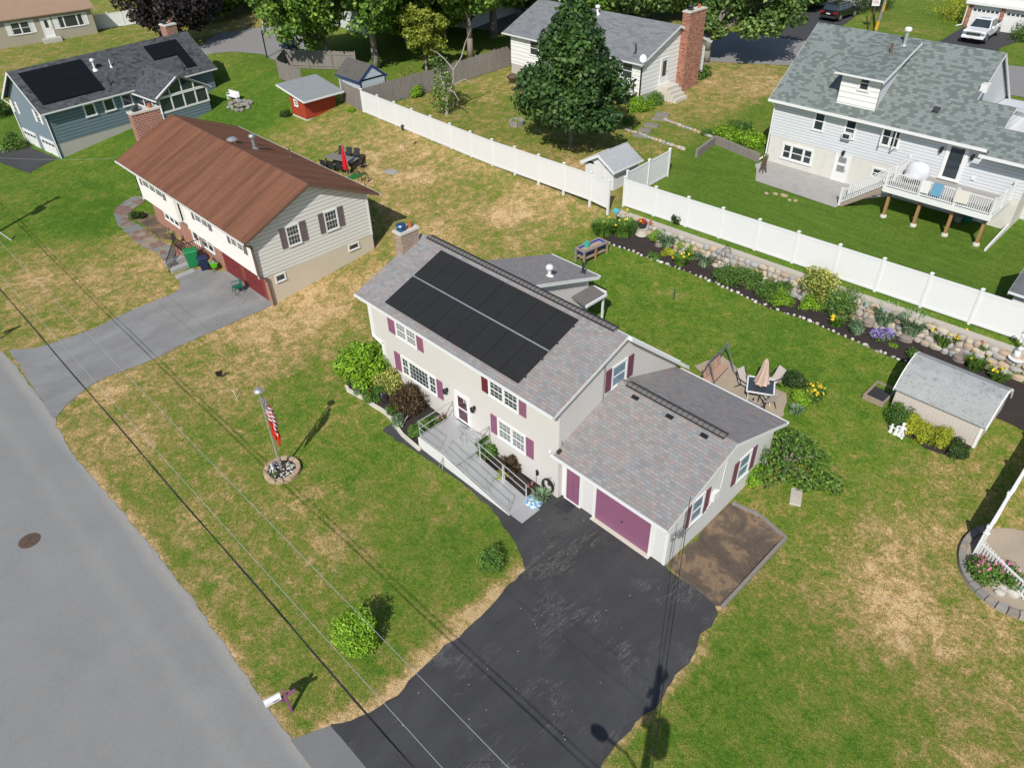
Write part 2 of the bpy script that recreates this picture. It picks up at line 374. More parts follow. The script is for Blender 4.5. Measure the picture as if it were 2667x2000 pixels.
def tree(name, label, p, trunk_h, trunk_r, clumps, leaf, per, size, group=None, cat='tree', limbs=7, up=.45, spread=.45, hue=.22, bark='bark', lean=(0,0)):
    q = W(p) if len(p) == 2 else p
    t = thing(name, label, cat, q, group=group)
    m = MB(); top = np.array([lean[0], lean[1], trunk_h])
    m.path([(0,0,-.3), (0,0,.15), tuple(top*.5), tuple(top)], [trunk_r*1.5, trunk_r*1.1, trunk_r*.9, trunk_r*.75], 10)
    cs = sorted(clumps, key=lambda c: -c[3])[:limbs*2]
    for c in cs[:limbs]:
        e = np.array(c[:3]); mid = (top+e)/2+np.array([0,0,.15*np.linalg.norm(e-top)])
        m.path([tuple(top*.97), tuple(mid), tuple(e)], [trunk_r*.5, trunk_r*.32, trunk_r*.12], 6)
    m.build('trunk', M[bark], t, smooth=True, uv=False)
    crown('crown', LF[leaf], t, clumps, per, size, spread, up, hue)
    return t
def ovalclumps(c, R, n, rc, squash=.8, inner=.35):
    L = []
    for _ in range(n):
        d = rng.normal(size=3); d /= np.linalg.norm(d); q = inner+(1-inner)*rng.random()**.6
        r = rc*rng.uniform(.65, 1.25); p = np.array(c)+d*q*(np.array(R)-rc*.6); L.append((*p, r, r, r*squash))
    return L

# ------------------------------------------------------------------ ground
def poly_mask(pts, X, Y):
    inside = np.zeros(X.shape, bool); j = len(pts)-1
    for i in range(len(pts)):
        xi, yi = pts[i]; xj, yj = pts[j]
        c = ((yi > Y) != (yj > Y)) & (X < (xj-xi)*(Y-yi)/(yj-yi+1e-12)+xi); inside ^= c; j = i
    return inside
def seg_dist(pts, X, Y):
    d = np.full(X.shape, 1e9)
    for (ax, ay), (bx, by) in zip(pts[:-1], pts[1:]):
        dx, dy = bx-ax, by-ay; t = np.clip(((X-ax)*dx+(Y-ay)*dy)/(dx*dx+dy*dy+1e-9), 0, 1)
        d = np.minimum(d, np.hypot(X-ax-t*dx, Y-ay-t*dy))
    return d
def xy(L): return [tuple(W(p)[:2]) for p in L]
drive_left = [A42(665,1310),A42(910,1240),A42(1060,1160),A42(1210,1060),A42(1310,940),A42(1470,790),A42(1600,650),A42(1720,580),A42(1900,410),A42(2100,200),A43(0,230),A43(130,110),A43(215,30)]
drive_top = [OV(1115,1175),OV(1090,1140),OV(1060,1100),OV(1000,1045),OV(935,1000),OV(912,985)]
drive_right = [A43(1370,20),A43(1540,130),A43(1700,260),A43(1780,320),A43(1805,390),A43(1740,500),A43(1650,560),A43(1620,690),A43(1560,800),A43(1440,900),A43(1380,1000),A43(1330,1130),A43(1200,1230),A43(1130,1290),A43(1000,1430),A43(840,1640)]
gx = np.unique(np.concatenate([np.linspace(-420,-150,19), np.arange(-150,-80,1.), np.arange(-80,16,.5), np.linspace(16,160,20)]))
gy = np.unique(np.round(np.concatenate([np.linspace(-160,-12,16), np.arange(-12,62,.5), np.arange(62,130,1.), np.linspace(130,420,20), [33.9,35.75,35.95,36.8]]), 4))
GX, GY = np.meshgrid(gx, gy); GZ = hgt(GX, GY)
# how dry (0 lush .. 1 straw) and how deep the green is, surveyed at places on the lawns
DRY = [(200,480,.05,.05),(420,310,.1,.15),(530,250,.12,.1),(90,640,.7,0),(250,620,.72,0),(150,550,.6,0),(330,560,.7,0),(40,700,.6,0),(700,290,.6,0),(850,330,.78,0),(950,420,.72,0),(1100,400,.62,0),(1200,430,.75,0),(900,480,.75,0),(1020,500,.66,0),(700,640,.8,0),(600,750,.74,0),(400,830,.66,0),(250,880,.62,0),(180,930,.7,0),(700,830,.5,0),(800,950,.35,.1),(650,900,.4,0),(500,960,.5,0),(350,1000,.55,0),(450,1100,.6,0),(700,1100,.5,0),(900,1100,.38,.1),(600,1250,.55,0),(850,1250,.4,.1),(1000,1180,.3,.15),(650,1400,.45,0),(800,1440,.42,0),(560,1450,.55,0),(720,1350,.5,0),
 (1350,620,.22,.15),(1500,700,.25,.15),(1700,800,.24,.1),(1800,950,.32,.1),(1900,850,.25,.1),(1450,620,.28,.1),(1700,1150,.45,0),(1850,1100,.5,0),(2000,1150,.6,0),(2000,1300,.55,0),(2050,1050,.55,0),(1700,1400,.38,.05),(1600,1500,.3,.1),(1900,1500,.45,0),(2100,1550,.62,0),(2000,1600,.6,0),(1500,1600,.3,.1),(2150,1450,.62,0),(1940,1290,.95,0),(1960,1310,.95,0),(1800,1590,.35,.1),
 (1600,470,.02,.8),(1800,500,.0,.9),(2000,560,.05,.8),(2150,520,.1,.7),(1520,350,.05,.7),(1000,230,.55,0),(1100,260,.5,0),(1050,170,.62,0),(1250,330,.62,0),(1180,330,.6,0),(1550,230,.7,0),(1600,180,.78,0),(1480,200,.66,0),(1650,250,.3,.2),(1420,330,.5,.1),(150,120,.5,.1),(60,130,.6,0),(350,90,.55,0),(560,50,.7,0),(30,300,.15,.2),(1900,80,.2,.2),(2000,40,.3,.2),(1950,60,.45,0),(2180,90,.3,.2),(1000,70,.3,.4),(850,110,.3,.4),(700,140,.2,.3)]
dp = np.array([W(OV(a, b))[:2] for a, b, _, _ in DRY]); dv = np.array([(c, d) for _, _, c, d in DRY])
num = np.zeros(GX.shape+(2,)); den = np.zeros(GX.shape)
for (px_, py_), v in zip(dp, dv):
    w_ = 1/((GX-px_)**2+(GY-py_)**2+1.2)**1.7; num += w_[...,None]*v; den += w_
DD = num/den[...,None]
vd = seg_dist(xy(drive_left), GX, GY); DD[...,0] = np.maximum(DD[...,0], np.clip(1.35-vd/.75, 0, 1)*1.02)
vd = seg_dist(xy(drive_right), GX, GY); DD[...,0] = np.maximum(DD[...,0], np.clip(1.1-vd/.55, 0, 1))
road_edge = [(0,912),(34,942),(75,1000),(142,1077),(150,1109),(193,1188),(277,1284),(398,1429),(518,1580),(615,1724),(700,1846),(755,1915)]
re_w = xy(road_edge); vd = seg_dist(re_w[4:], GX, GY); DD[...,0] = np.maximum(DD[...,0], np.clip(1.0-vd/.7, 0, .85))
for (a, b, r, v) in [(1085,468,1.2,1),(1130,462,.9,1),(620,700,2.,.95),(560,740,1.6,.9),(690,665,1.8,.95),(230,850,1.,.95),(1290,390,1.,.9),(1130,425,1.3,.86),(1940,1300,1.1,1),(1460,640,.5,.7),(300,940,1.2,.85),(1500,1110,1,.5),(1130,330,1,.8),(720,1180,1.2,.8),(640,1090,1.,.75),(890,390,1.2,.9),(770,350,1,.95),(1250,360,1.2,.85),(940,520,1.2,.85),(90,600,1.3,.85),(2080,1180,1.,.9),(1950,1210,1.2,.85)]:
    c_ = W(OV(a, b)); k_ = np.exp(-((GX-c_[0])**2+(GY-c_[1])**2)/r**2); DD[...,0] = np.maximum(DD[...,0], k_*v+(1-k_)*DD[...,0])
gm = bpy.data.meshes.new('lawn'); ny, nx = GX.shape
gm.vertices.add(nx*ny); gm.vertices.foreach_set('co', np.stack([GX, GY, GZ], -1).astype(np.float32).ravel())
ii = np.arange(nx*ny).reshape(ny, nx); qd = np.stack([ii[:-1,:-1], ii[:-1,1:], ii[1:,1:], ii[1:,:-1]], -1).reshape(-1, 4)
gm.loops.add(qd.size); gm.loops.foreach_set('vertex_index', qd.astype(np.int32).ravel()); gm.polygons.add(len(qd)); gm.polygons.foreach_set('loop_start', np.arange(0, qd.size, 4, dtype=np.int32))
gm.update(calc_edges=True); gm.shade_smooth()
for nm_, ch in (('dry', 0), ('deep', 1)):
    a_ = gm.attributes.new(nm_, 'FLOAT', 'POINT'); a_.data.foreach_set('value', DD[...,ch].astype(np.float32).ravel())
def grassm():
    t = Nt('lawn_grass'); co = t.coord()
    dry = t.n('Attribute', attribute_name='dry').outputs['Fac']; deep = t.n('Attribute', attribute_name='deep').outputs['Fac']
    big = t.noise(co, .33, 4, .6, .3); med = t.noise(co, 1.5, 5, .68, .6); sm = t.noise(co, 6.5, 5, .8, .4); fi = t.noise(co, 26, 3, .7)
    blade = t.noise(t.scale(co, (55, 22, 30), (0,0,.6)), 1., 2, .6)
    sub = lambda a, k: t.math('MULTIPLY', t.math('SUBTRACT', a, .5), k)
    f = t.math('ADD', t.math('SUBTRACT', dry, .055), sub(big, .7)); f = t.math('ADD', f, sub(med, 1.5)); f = t.math('ADD', f, sub(sm, 1.15)); f = t.math('ADD', f, sub(fi, .5), clamp=True)
    c = t.ramp(f, [(0, (.062,.14,.012,1)), (.24, (.108,.182,.019,1)), (.46, (.168,.198,.032,1)), (.62, (.265,.22,.068,1)), (.82, (.42,.29,.12,1)), (1, (.58,.40,.21,1))])
    dg = t.mix(t.noise(t.scale(co, (.35, 2.0, 1), (0,0,.9)), 1.2, 4, .7), (.022,.075,.008,1), (.19,.28,.04,1))
    c = t.mix(t.math('MULTIPLY', deep, .9), c, dg)
    # clover: cool grey-green drifts with tiny pale heads
    cl = t.noise(co, .9, 5, .7, 1.2); clf = t.math('MULTIPLY', t.math('SUBTRACT', cl, .58, clamp=True), 5, clamp=True)
    c = t.mix(t.math('MULTIPLY', clf, .45), c, (.10,.165,.045,1))
    v = t.n('TexVoronoi', {'Scale': 9.}); t.set(v.inputs['Vector'], co)
    dot = t.math('LESS_THAN', v.outputs['Distance'], .11); gate = t.math('GREATER_THAN', cl, .6)
    c = t.mix(t.math('MULTIPLY', dot, t.math('MULTIPLY', gate, .6)), c, (.62,.62,.55,1))
    # bleached thatch flecks
    th = t.noise(t.scale(co, (10, 17, 10), (0,0,.5)), 1., 4, .75, .8); tf = t.math('MULTIPLY', t.math('SUBTRACT', th, .56, clamp=True), 6, clamp=True)
    c = t.mix(t.math('MULTIPLY', tf, t.math('MULTIPLY', dry, .6)), c, (.60,.51,.33,1))
    k = t.math('ADD', t.math('MULTIPLY', fi, .75), t.math('MULTIPLY', blade, .95)); k = t.math('ADD', t.math('MULTIPLY', sm, .45), k)
    c = t.mix(1., c, t.ramp(k, [(.62, grey(.34)), (1.05, grey(.95)), (1.5, grey(1.45))]) if False else t.ramp(t.math('MULTIPLY', k, .5), [(.38, grey(.25)), (.53, grey(1.)), (.68, grey(1.8))]), 'MULTIPLY')
    hh = t.math('ADD', t.math('MULTIPLY', sm, .6), t.math('ADD', t.math('MULTIPLY', fi, .5), t.math('MULTIPLY', blade, .4)))
    return t.bsdf(c, .95, t.bump(hh, .75, .10), spec=.1)
gm.materials.append(grassm())
tag(link('lawn', gm), kind='structure')

def rag(pts, amp=.05, step=.3, closed=True):
    out = []; n = len(pts)
    for i in range(n if closed else n-1):
        a = np.array(pts[i][:2]); b = np.array(pts[(i+1) % n][:2]); k = max(1, int(np.hypot(*(b-a))/step)); nrm = np.array([-(b-a)[1], (b-a)[0]]); nrm = nrm/(np.linalg.norm(nrm)+1e-9)
        for j in range(k): out.append(tuple(a+(b-a)*j/k+nrm*(rng.normal()*amp if j or True else 0)))
    if not closed: out.append(tuple(pts[-1][:2]))
    return out
def drape(name, pts, off, m, kind='structure', parent=None, step=1., thick=0, label=None, cat=None):
    bm = bmesh.new(); vs = [bm.verts.new((p[0], p[1], 0)) for p in pts]; f = bm.faces.new(vs)
    bmesh.ops.triangulate(bm, faces=[f])
    X = [p[0] for p in pts]; Y = [p[1] for p in pts]
    cuts = [((x,0,0),(1,0,0)) for x in np.arange(math.floor(max(min(X), -110)), min(max(X), 20), step) if -36 < x < -14 or step < 1]
    cuts += [((0,y,0),(0,1,0)) for y in sorted(set(list(np.arange(math.floor(max(min(Y), 3)), min(max(Y), 60), step))+[float(v) for v in list(LY[:,0])+list(RY[:,0])])) if min(Y) < y < max(Y)]
    for co, no in cuts: bmesh.ops.bisect_plane(bm, geom=bm.verts[:]+bm.edges[:]+bm.faces[:], plane_co=co, plane_no=no)
    bmesh.ops.recalc_face_normals(bm, faces=bm.faces[:])
    for v in bm.verts: v.co.z = gz(v.co.x, v.co.y)+off
    for f in bm.faces:
        if f.normal.z < 0: f.normal_flip()
    me = bpy.data.meshes.new(name); bm.to_mesh(me); bm.free(); me.materials.append(m); o = link(name, me, parent)
    return tag(o, label, cat, None, kind)
def asphalt(name, base, var, speck=.25, streak=0., sdir=(1,1,1), seams=None, cracks=.0, warm=.0):
    t = Nt(name); co = t.coord(); f = t.noise(co, .35, 6, .6, .3); c = t.mix(f, mul(base, 1-var), mul(base, 1+var))
    pt = t.noise(co, 1.6, 5, .7, .5); c = t.mix(t.math('MULTIPLY', t.math('SUBTRACT', pt, .5, clamp=True), 2.5, clamp=True), c, (base[0]*(1.1+warm), base[1]*1.05, base[2]*(.95-warm*.6), 1))
    sp = t.noise(co, 60, 2, .8); c = t.mix(t.math('MULTIPLY', t.math('SUBTRACT', sp, .38, clamp=True), speck*4, clamp=True), c, mul(base, 1.75))
    sp2 = t.noise(co, 35, 2, .8); c = t.mix(t.math('MULTIPLY', t.math('SUBTRACT', sp2, .55, clamp=True), 3, clamp=True), c, mul(base, .5))
    if streak:
        s_ = t.noise(t.scale(co, sdir, (0,0,.05)), 1.1, 9, .78, .7); g = t.noise(co, .5, 3)
        w = t.math('MULTIPLY', t.math('SUBTRACT', .013, t.math('ABSOLUTE', t.math('SUBTRACT', s_, .53)), clamp=True), 90*streak, clamp=True); w = t.math('MULTIPLY', w, t.math('MULTIPLY', t.math('SUBTRACT', g, .5, clamp=True), 8, clamp=True))
        w = t.math('MULTIPLY', w, t.math('MULTIPLY', t.math('SUBTRACT', t.noise(co, 11, 5, .8), .36, clamp=True), 4.5, clamp=True)); c = t.mix(t.math('MULTIPLY', w, .8), c, (.33,.315,.29,1))
        lg = t.noise(t.scale(co, (1, .45, 1)), .6, 5, .65); c = t.mix(t.math('MULTIPLY', t.math('SUBTRACT', lg, .42, clamp=True), 1.6, clamp=True), c, mul(base, 1.9))
        v_ = t.n('TexVoronoi', {'Scale': 2.2}); t.set(v_.inputs['Vector'], co); c = t.mix(t.math('LESS_THAN', v_.outputs['Distance'], .04), c, (.45,.42,.36,1))
    if seams:
        for y0, wd, k in seams:
            y = t.n('SeparateXYZ', {0: co}).outputs[1]; wob = t.math('MULTIPLY', t.math('SUBTRACT', t.noise(co, .6, 4), .5), .35)
            d = t.math('ABSOLUTE', t.math('SUBTRACT', t.math('ADD', y, wob), y0)); q = t.math('SUBTRACT', 1., t.math('DIVIDE', d, wd), clamp=True)
            c = t.mix(t.math('MULTIPLY', q, t.math('MULTIPLY', t.noise(co, 5, 4, .7), k)), c, (.36,.34,.30,1))
    if cracks:
        v = t.n('TexVoronoi', {'Scale': .42}, feature='DISTANCE_TO_EDGE'); ad = t.n('VectorMath', {0: co}, operation='ADD'); nz = t.n('TexNoise', {'Scale': 1.3, 'Detail': 5}); t.set(nz.inputs['Vector'], co)
        t.set(ad.inputs[1], nz.outputs['Color']); t.set(v.inputs['Vector'], ad.outputs[0])
        e = t.math('LESS_THAN', v.outputs['Distance'], .006); c = t.mix(t.math('MULTIPLY', e, t.math('MULTIPLY', t.math('GREATER_THAN', t.noise(co, .3, 2), .55), cracks)), c, mul(base, .45))
    return t.bsdf(c, .92, t.bump(t.noise(co, 70, 3, .7), .35, .008), spec=.2)
M['road'] = asphalt('grey_road_asphalt', (.205,.208,.205,1), .24, .45, seams=[(-4.6,.35,1.2),(1.2,.5,.35),(2.95,.45,1.1)], cracks=.0, warm=.18)
M['apron'] = asphalt('grey_apron_asphalt', (.165,.168,.168,1), .18, .35)
M['tar'] = asphalt('sealed_black_asphalt', (.047,.047,.049,1), .3, .22, 1., (2.2,.42,1), cracks=.7)
M['oldtar'] = asphalt('worn_driveway_asphalt', (.19,.19,.188,1), .22, .25, .25, (2.2,.5,1), cracks=.3, warm=.05)
farY = -90
road = [(-420, 3.2)]+[(min(p[0], -36.0) if False else p[0], p[1]) for p in re_w]+[(-10,2.95),(20,2.95),(160,3.),(160,-9.5),(-420,-9.5)]
drape('road', road[:1]+rag(road[1:-4], .035, .35, False)+road[-4:], .012, M['road'])
bd = [A21(0,1450),A21(80,1460),A21(170,1450),A21(300,1440),A21(460,1395),A21(760,1290),A21(1090,1130),A21(1310,1040),A21(1440,990),A21(1485,950),A21(1480,890),A21(1445,862),A21(1590,790),A21(1840,815)]
bw = xy(bd[1:])+[(-44.2,16.45),(-38.1,16.45)]+xy([A21(2205,1110),A21(2000,1200),A21(1700,1330),A21(1270,1520),A31(1530,0),A31(1110,180),A31(900,250),A31(760,320),A31(620,430),A31(530,510),A31(480,575),A31(440,600)])
bw2 = [p for p in bw]
drape('neighbour_driveway', rag(bw2, .03, .4), .022, M['oldtar'])
lw = xy(drive_left); rw = xy(drive_right); tw = xy(drive_top)
ap = xy([A42(330,1440),A42(500,1370),A42(665,1310)])
apb = (-9.4, 3.2)
walk = [(-24.15,15.0),(-24.15,14.15)]
dr = lw+tw+[(-24.2,14.1),(-24.2,15.1),(-22.5,15.1),(-22.5,15.9),(-15.5,16.9),(-15.1,17.3),(-9.7,17.3)]+rw+[(-5.2,3.6)]+[(-11.5,3.3)]
drape('driveway', rag(dr[:-2], .025, .25, False)+[(-4.6,6.8),(-3.8,4.15),(-11.5,4.13)], .026, M['tar'])
drape('driveway_apron', [(-14.05,2.9)]+ap[1:]+[(-11.5,4.17),(-3.8,4.2),(-3.2,2.9)], .018, M['apron'])
# gravel-white edge beside the driveway head (loose concrete near ramp)
drape('front_bed_mulch', rag(xy([A32(850,300),A32(812,345),A32(830,380),A32(950,455),A32(1020,505),A32(1130,575),A32(1200,665),A32(1260,745),A32(1330,805),A32(1390,850)])+[(-23.6,15.4),(-21.5,15.2),(-21.5,16.9),(-27.3,16.9)], .03, .3), .03, M['mulch'])
drape('ramp_bed_mulch', [(-21.6,16.88),(-21.6,15.5),(-17.2,15.5),(-16.5,15.75),(-15.9,16.4),(-15.7,16.88)], .034, M['mulch'])
be = [A23(870,570),A23(960,610),A23(1060,640),A23(1230,705),A23(1500,800),A23(1800,920),A23(2100,1060),A24(20,1075),A24(130,1120),A24(400,1205),A24(620,1300),A24(850,1400),A24(1050,1490),A24(1270,1575)]
bew = xy(be)
BEDW = bew+[(-5.5,33.2),(-3.0,33.0),(-1,32.9),(6,32.5),(6,36.0),(-20,35.7),(-27.2,35.35),(-27.6,34.2)]
drape('back_bed_mulch', rag(BEDW, .03, .4), .03, M['mulch'])
drape('wall_cap_path', rag([(-27.3,35.75),(-20,36.05),(-6,36.5),(6,36.9),(6,36.45),(-6,35.95),(-20,35.55),(-27.3,35.2)], .02, .4), .0, M['conc2']) if False else None
# dirt patch beside the garage, with timber edging
M['dirt'] = stucco('bare_dirt', (.16,.115,.085,1), .45)
def dirtm():
    t = Nt('bare_brown_dirt'); co = t.coord(); f = t.noise(co, .8, 6, .7, .5)
    c = t.ramp(f, [(.3,(.085,.066,.052,1)),(.5,(.145,.11,.085,1)),(.60,(.32,.215,.13,1)),(.66,(.15,.115,.085,1)),(.8,(.20,.15,.10,1))]); sp = t.noise(co, 14, 4, .7); c = t.mix(t.math('MULTIPLY', sp, .5), c, (.07,.055,.045,1)); wd = t.noise(co, 3.2, 5, .75); c = t.mix(t.math('MULTIPLY', t.math('SUBTRACT', wd, .62, clamp=True), 9, clamp=True), c, (.09,.15,.02,1)); ch = t.noise(co, 22, 2, .8); c = t.mix(t.math('MULTIPLY', t.math('SUBTRACT', ch, .64, clamp=True), 8, clamp=True), c, (.45,.38,.30,1))
    return t.bsdf(c, .95, t.bump(t.noise(co, 18, 5, .75), .7, .04), spec=.1)
M['dirt'] = dirtm()
dq = xy([OV(1440,1222),OV(1576,1088),OV(1640,1112),OV(1694,1162),OV(1560,1308),OV(1535,1308),OV(1480,1258)])
drape('dirt_patch', rag(dq, .05, .3), .02, M['dirt'])
e_ = MB(); q = [W(p) for p in (OV(1582,1088),OV(1640,1114),OV(1697,1163),OV(1560,1312))]
for a, b in zip(q[:-1], q[1:]): e_.bar(a+[0,0,.04], b+[0,0,.04], .14, .16)
o = e_.build('timber_edging', M['greywood'], bevel=.01); tag(o, 'grey timber edging around the bare dirt patch beside the garage', 'edging')
# patio behind the deck house
M['patio'] = stucco('stained_patio_concrete', (.38,.365,.345,1), .15, .35)
drape('patio', xy([A14(10,1400),A24(0,70),A24(330,180),A24(660,292),A24(720,240)])+[(-15.5,48.3),(-24.3,48.3),(-24.6,47.2)], .03, M['patio'])
# garden patio behind the garage
M['flag'] = stucco('tan_patio_stone', (.36,.30,.23,1), .25, .2)
drape('garden_patio', rag(xy([OV(1500,790),OV(1560,770),OV(1640,830),OV(1700,850),OV(1695,900),OV(1680,905),OV(1600,865),OV(1540,830)]), .05, .3), .025, M['flag'])
# roads and driveways beyond the houses
M['farroad'] = asphalt('pale_far_road', (.24,.235,.23,1), .1, .1); M['fardrive'] = asphalt('dark_far_driveway', (.06,.06,.064,1), .15, .1)
A5 = lambda x, y: (1700+x*400/2212, y*400/2212); A6 = lambda x, y: (2267+x*400/2212, y*400/2212); A7 = lambda x, y: (300+x*400/2212, y*400/2212)
P = xy([A5(1370,500),A5(2212,600)]); Q = xy([A5(900,900),A5(1300,860),A5(1980,950)])
far_dir = np.array(P[1])-np.array(P[0]); far_dir /= np.linalg.norm(far_dir)
Ra, Rb = np.array(P[0]), np.array(Q[2])
drape('back_street', [tuple(Ra-far_dir*90), tuple(Ra), tuple(np.array(P[1])), tuple(np.array(P[1])+far_dir*80), tuple(Rb+far_dir*80), tuple(Rb), tuple(np.array(Q[0])), tuple(np.array(Q[0])-far_dir*90)], .02, M['farroad'])
drape('far_driveway', rag(xy([A5(1360,495),A5(1650,460),A5(1900,360),A5(2060,260),A14(440,60),A14(560,50),A14(820,150),A14(720,215),A14(520,360),A5(2212,600)]), .05, .5), .03, M['fardrive'])
drape('truck_driveway', xy([A6(980,615),A6(1330,400),A6(1420,330),A6(2200,480),A6(2150,600),A6(1860,700),A6(1850,760),A6(1300,760)]), .028, M['fardrive'])
drape('rear_driveway', rag(xy([A7(1100,780),A7(1480,490),A7(1900,440),(640,75),(700,72),(790,60),(800,150),(740,170),(697,150),A7(2150,790),A7(1700,750),A7(1300,800)]), .05, .5), .025, M['farroad'])
drape('blue_house_driveway', xy([A11(-10,1240),A11(170,1180),A11(240,1210),A11(480,1310),A11(420,1330),A11(270,1410),A11(250,1430),A11(-10,1340)]), .025, M['fardrive'])
# flagstone path of the brown house
def flagm():
    t = Nt('multicolour_flagstone'); co = t.coord(); v = t.n('TexVoronoi', {'Scale': 1.9}); t.set(v.inputs['Vector'], co); e = t.n('TexVoronoi', {'Scale': 1.9}, feature='DISTANCE_TO_EDGE'); t.set(e.inputs['Vector'], co)
    c = t.ramp(t.n('SeparateXYZ', {0: v.outputs['Color']}).outputs[0], [(0,(.20,.22,.23,1)),(.4,(.26,.27,.26,1)),(.55,(.32,.25,.19,1)),(.7,(.22,.12,.11,1)),(1,(.28,.30,.31,1))], 'CONSTANT')
    c = t.mix(t.math('LESS_THAN', e.outputs['Distance'], .035), c, (.27,.22,.10,1)); c = t.mix(t.math('MULTIPLY', t.noise(co, 9, 4), .5), c, (.12,.11,.09,1))
    return t.bsdf(c, .85, spec=.3)
M['flagstone'] = flagm()
drape('flagstone_path', rag(xy([A21(935,340),A21(960,290),A21(1020,240),A21(1090,200),A21(1190,195),A21(1180,245),A21(1110,290),A21(1060,340),A21(1055,390),A21(1180,450),A21(1300,560),A21(1420,610),A21(1480,690),A21(1370,750),A21(1290,660),A21(1150,600),A21(1060,520),A21(970,430)]), .05, .3), .03, M['flagstone'])
drape('dry_bed', rag(xy([A21(1120,330),A21(1220,330),A21(1330,400),A21(1440,500),A21(1440,560),A21(1300,540),A21(1190,440),A21(1100,390)]), .05, .3), .026, M['dirt'])
# ------------------------------------------------------------------ light, sky, camera
SUN_EL = radians(42.7); sx, sy = .49, -.872
w = bpy.data.worlds.new('World'); sc.world = w; w.use_nodes = True; wn = w.node_tree
sky = wn.nodes.new('ShaderNodeTexSky'); sky.sky_type = 'NISHITA'; sky.sun_disc = False; sky.sun_elevation = SUN_EL; sky.sun_rotation = math.atan2(sx, sy); sky.air_density = 1.; sky.dust_density = .6; sky.ozone_density = 1.
wn.nodes['Background'].inputs['Strength'].default_value = .11
wn.links.new(sky.outputs[0], wn.nodes['Background'].inputs[0])
sd = bpy.data.lights.new('sun', 'SUN'); sd.energy = 4.6; sd.angle = radians(.53); sd.color = (1., .955, .88)
so = bpy.data.objects.new('sun', sd); C.objects.link(so)
dvec = Vector((-sx*cos(SUN_EL), -sy*cos(SUN_EL), -sin(SUN_EL))); so.rotation_euler = dvec.to_track_quat('-Z', 'Y').to_euler(); so.location = (30, -40, 60)
cd = bpy.data.cameras.new('camera'); co_ = bpy.data.objects.new('camera', cd); C.objects.link(co_)
cd.sensor_width = 36; cd.lens = FPX/2667*36; cd.clip_end = 1500; cd.clip_start = .5
m_ = Matrix(((RT[0], UP[0], -FW[0]), (RT[1], UP[1], -FW[1]), (RT[2], UP[2], -FW[2]))).to_4x4(); m_.translation = Vector(CAM); co_.matrix_world = m_
sc.camera = co_
sc.view_settings.view_transform = 'Standard'; sc.view_settings.look = 'None'; sc.view_settings.exposure = 0.; sc.view_settings.gamma = 1
# ------------------------------------------------------------------ building parts
ZU = np.array([0,0,1.])
def window(par, o, u, n, w, h, cols=1, hung=True, mun=(0,0), glass='glass', trim=.09, fm='white', off=(0,0,0), sill=True, ratios=None, name='window', dep=.045):
    """o: lower left corner of the framed opening on the wall, u along the wall, n out of it"""
    o, u, n = V3(o), V3(u), V3(n); f = MB(off); g = MB(off)
    B = lambda a, b, c, d, e0=0., e1=dep: f.obox(o, u, n, ZU, (a, b), (e0-.01, e1), (c, d))
    B(-trim, 0, -trim*.4, h+trim); B(w, w+trim, -trim*.4, h+trim); B(0, w, h, h+trim); B(-trim*1.15, w+trim*1.15, -trim*.9, -.0 if sill else -.01, 0, dep*1.7 if sill else dep)
    rt = ratios or [1/cols]*cols; x = 0.
    for k, r in enumerate(rt):
        a, b = x, x+w*r; x = b; s = .045
        if k: B(a-s, a+s, 0, h)
        a2, b2 = a+(s if k else 0), b-(s if k < len(rt)-1 else 0)
        B(a2, a2+.035, 0, h, 0, .03); B(b2-.035, b2, 0, h, 0, .03); B(a2, b2, 0, .04, 0, .03); B(a2, b2, h-.04, h, 0, .03)
        if hung and r*w < 1.3: B(a2, b2, h*.5-.025, h*.5+.025, 0, .034)
        mx, my = mun
        if mx and isinstance(mx, (list, tuple)): mx_, my_ = mx[k], my
        else: mx_, my_ = mx, my
        for j in range(1, mx_): q = a2+(b2-a2)*j/mx_; B(q-.0075, q+.0075, .02, h-.02, 0, .02)
        for j in range(1, my_):
            if mx_: q = h*j/my_; B(a2, b2, q-.0075, q+.0075, 0, .02)
        g.poly([o+u*a2+n*.012, o+u*b2+n*.012, o+u*b2+n*.012+ZU*h, o+u*a2+n*.012+ZU*h])
    fo = f.build(name, M[fm], par); g.build('pane', M[glass], fo); return fo
def shutter(par, o, u, n, w, h, m='plumsh', off=(0,0,0), name='shutter'):
    o, u, n = V3(o), V3(u), V3(n); s = MB(off)
    s.obox(o, u, n, ZU, (0, w), (-.005, .022), (0, h))
    for a, b, c, d in ((0,.05,0,h),(w-.05,w,0,h),(.05,w-.05,0,.07),(.05,w-.05,h-.07,h),(.05,w-.05,h*.5-.035,h*.5+.035)): s.obox(o, u, n, ZU, (a, b), (.022, .04), (c, d))
    k = int(h/.07)
    for j in range(k):
        z = .07+(h-.14)*j/k; s.obox(o+ZU*z, u, n, ZU, (.05, w-.05), (.022, .030), (0, .03))
    return s.build(name, M[m], par)
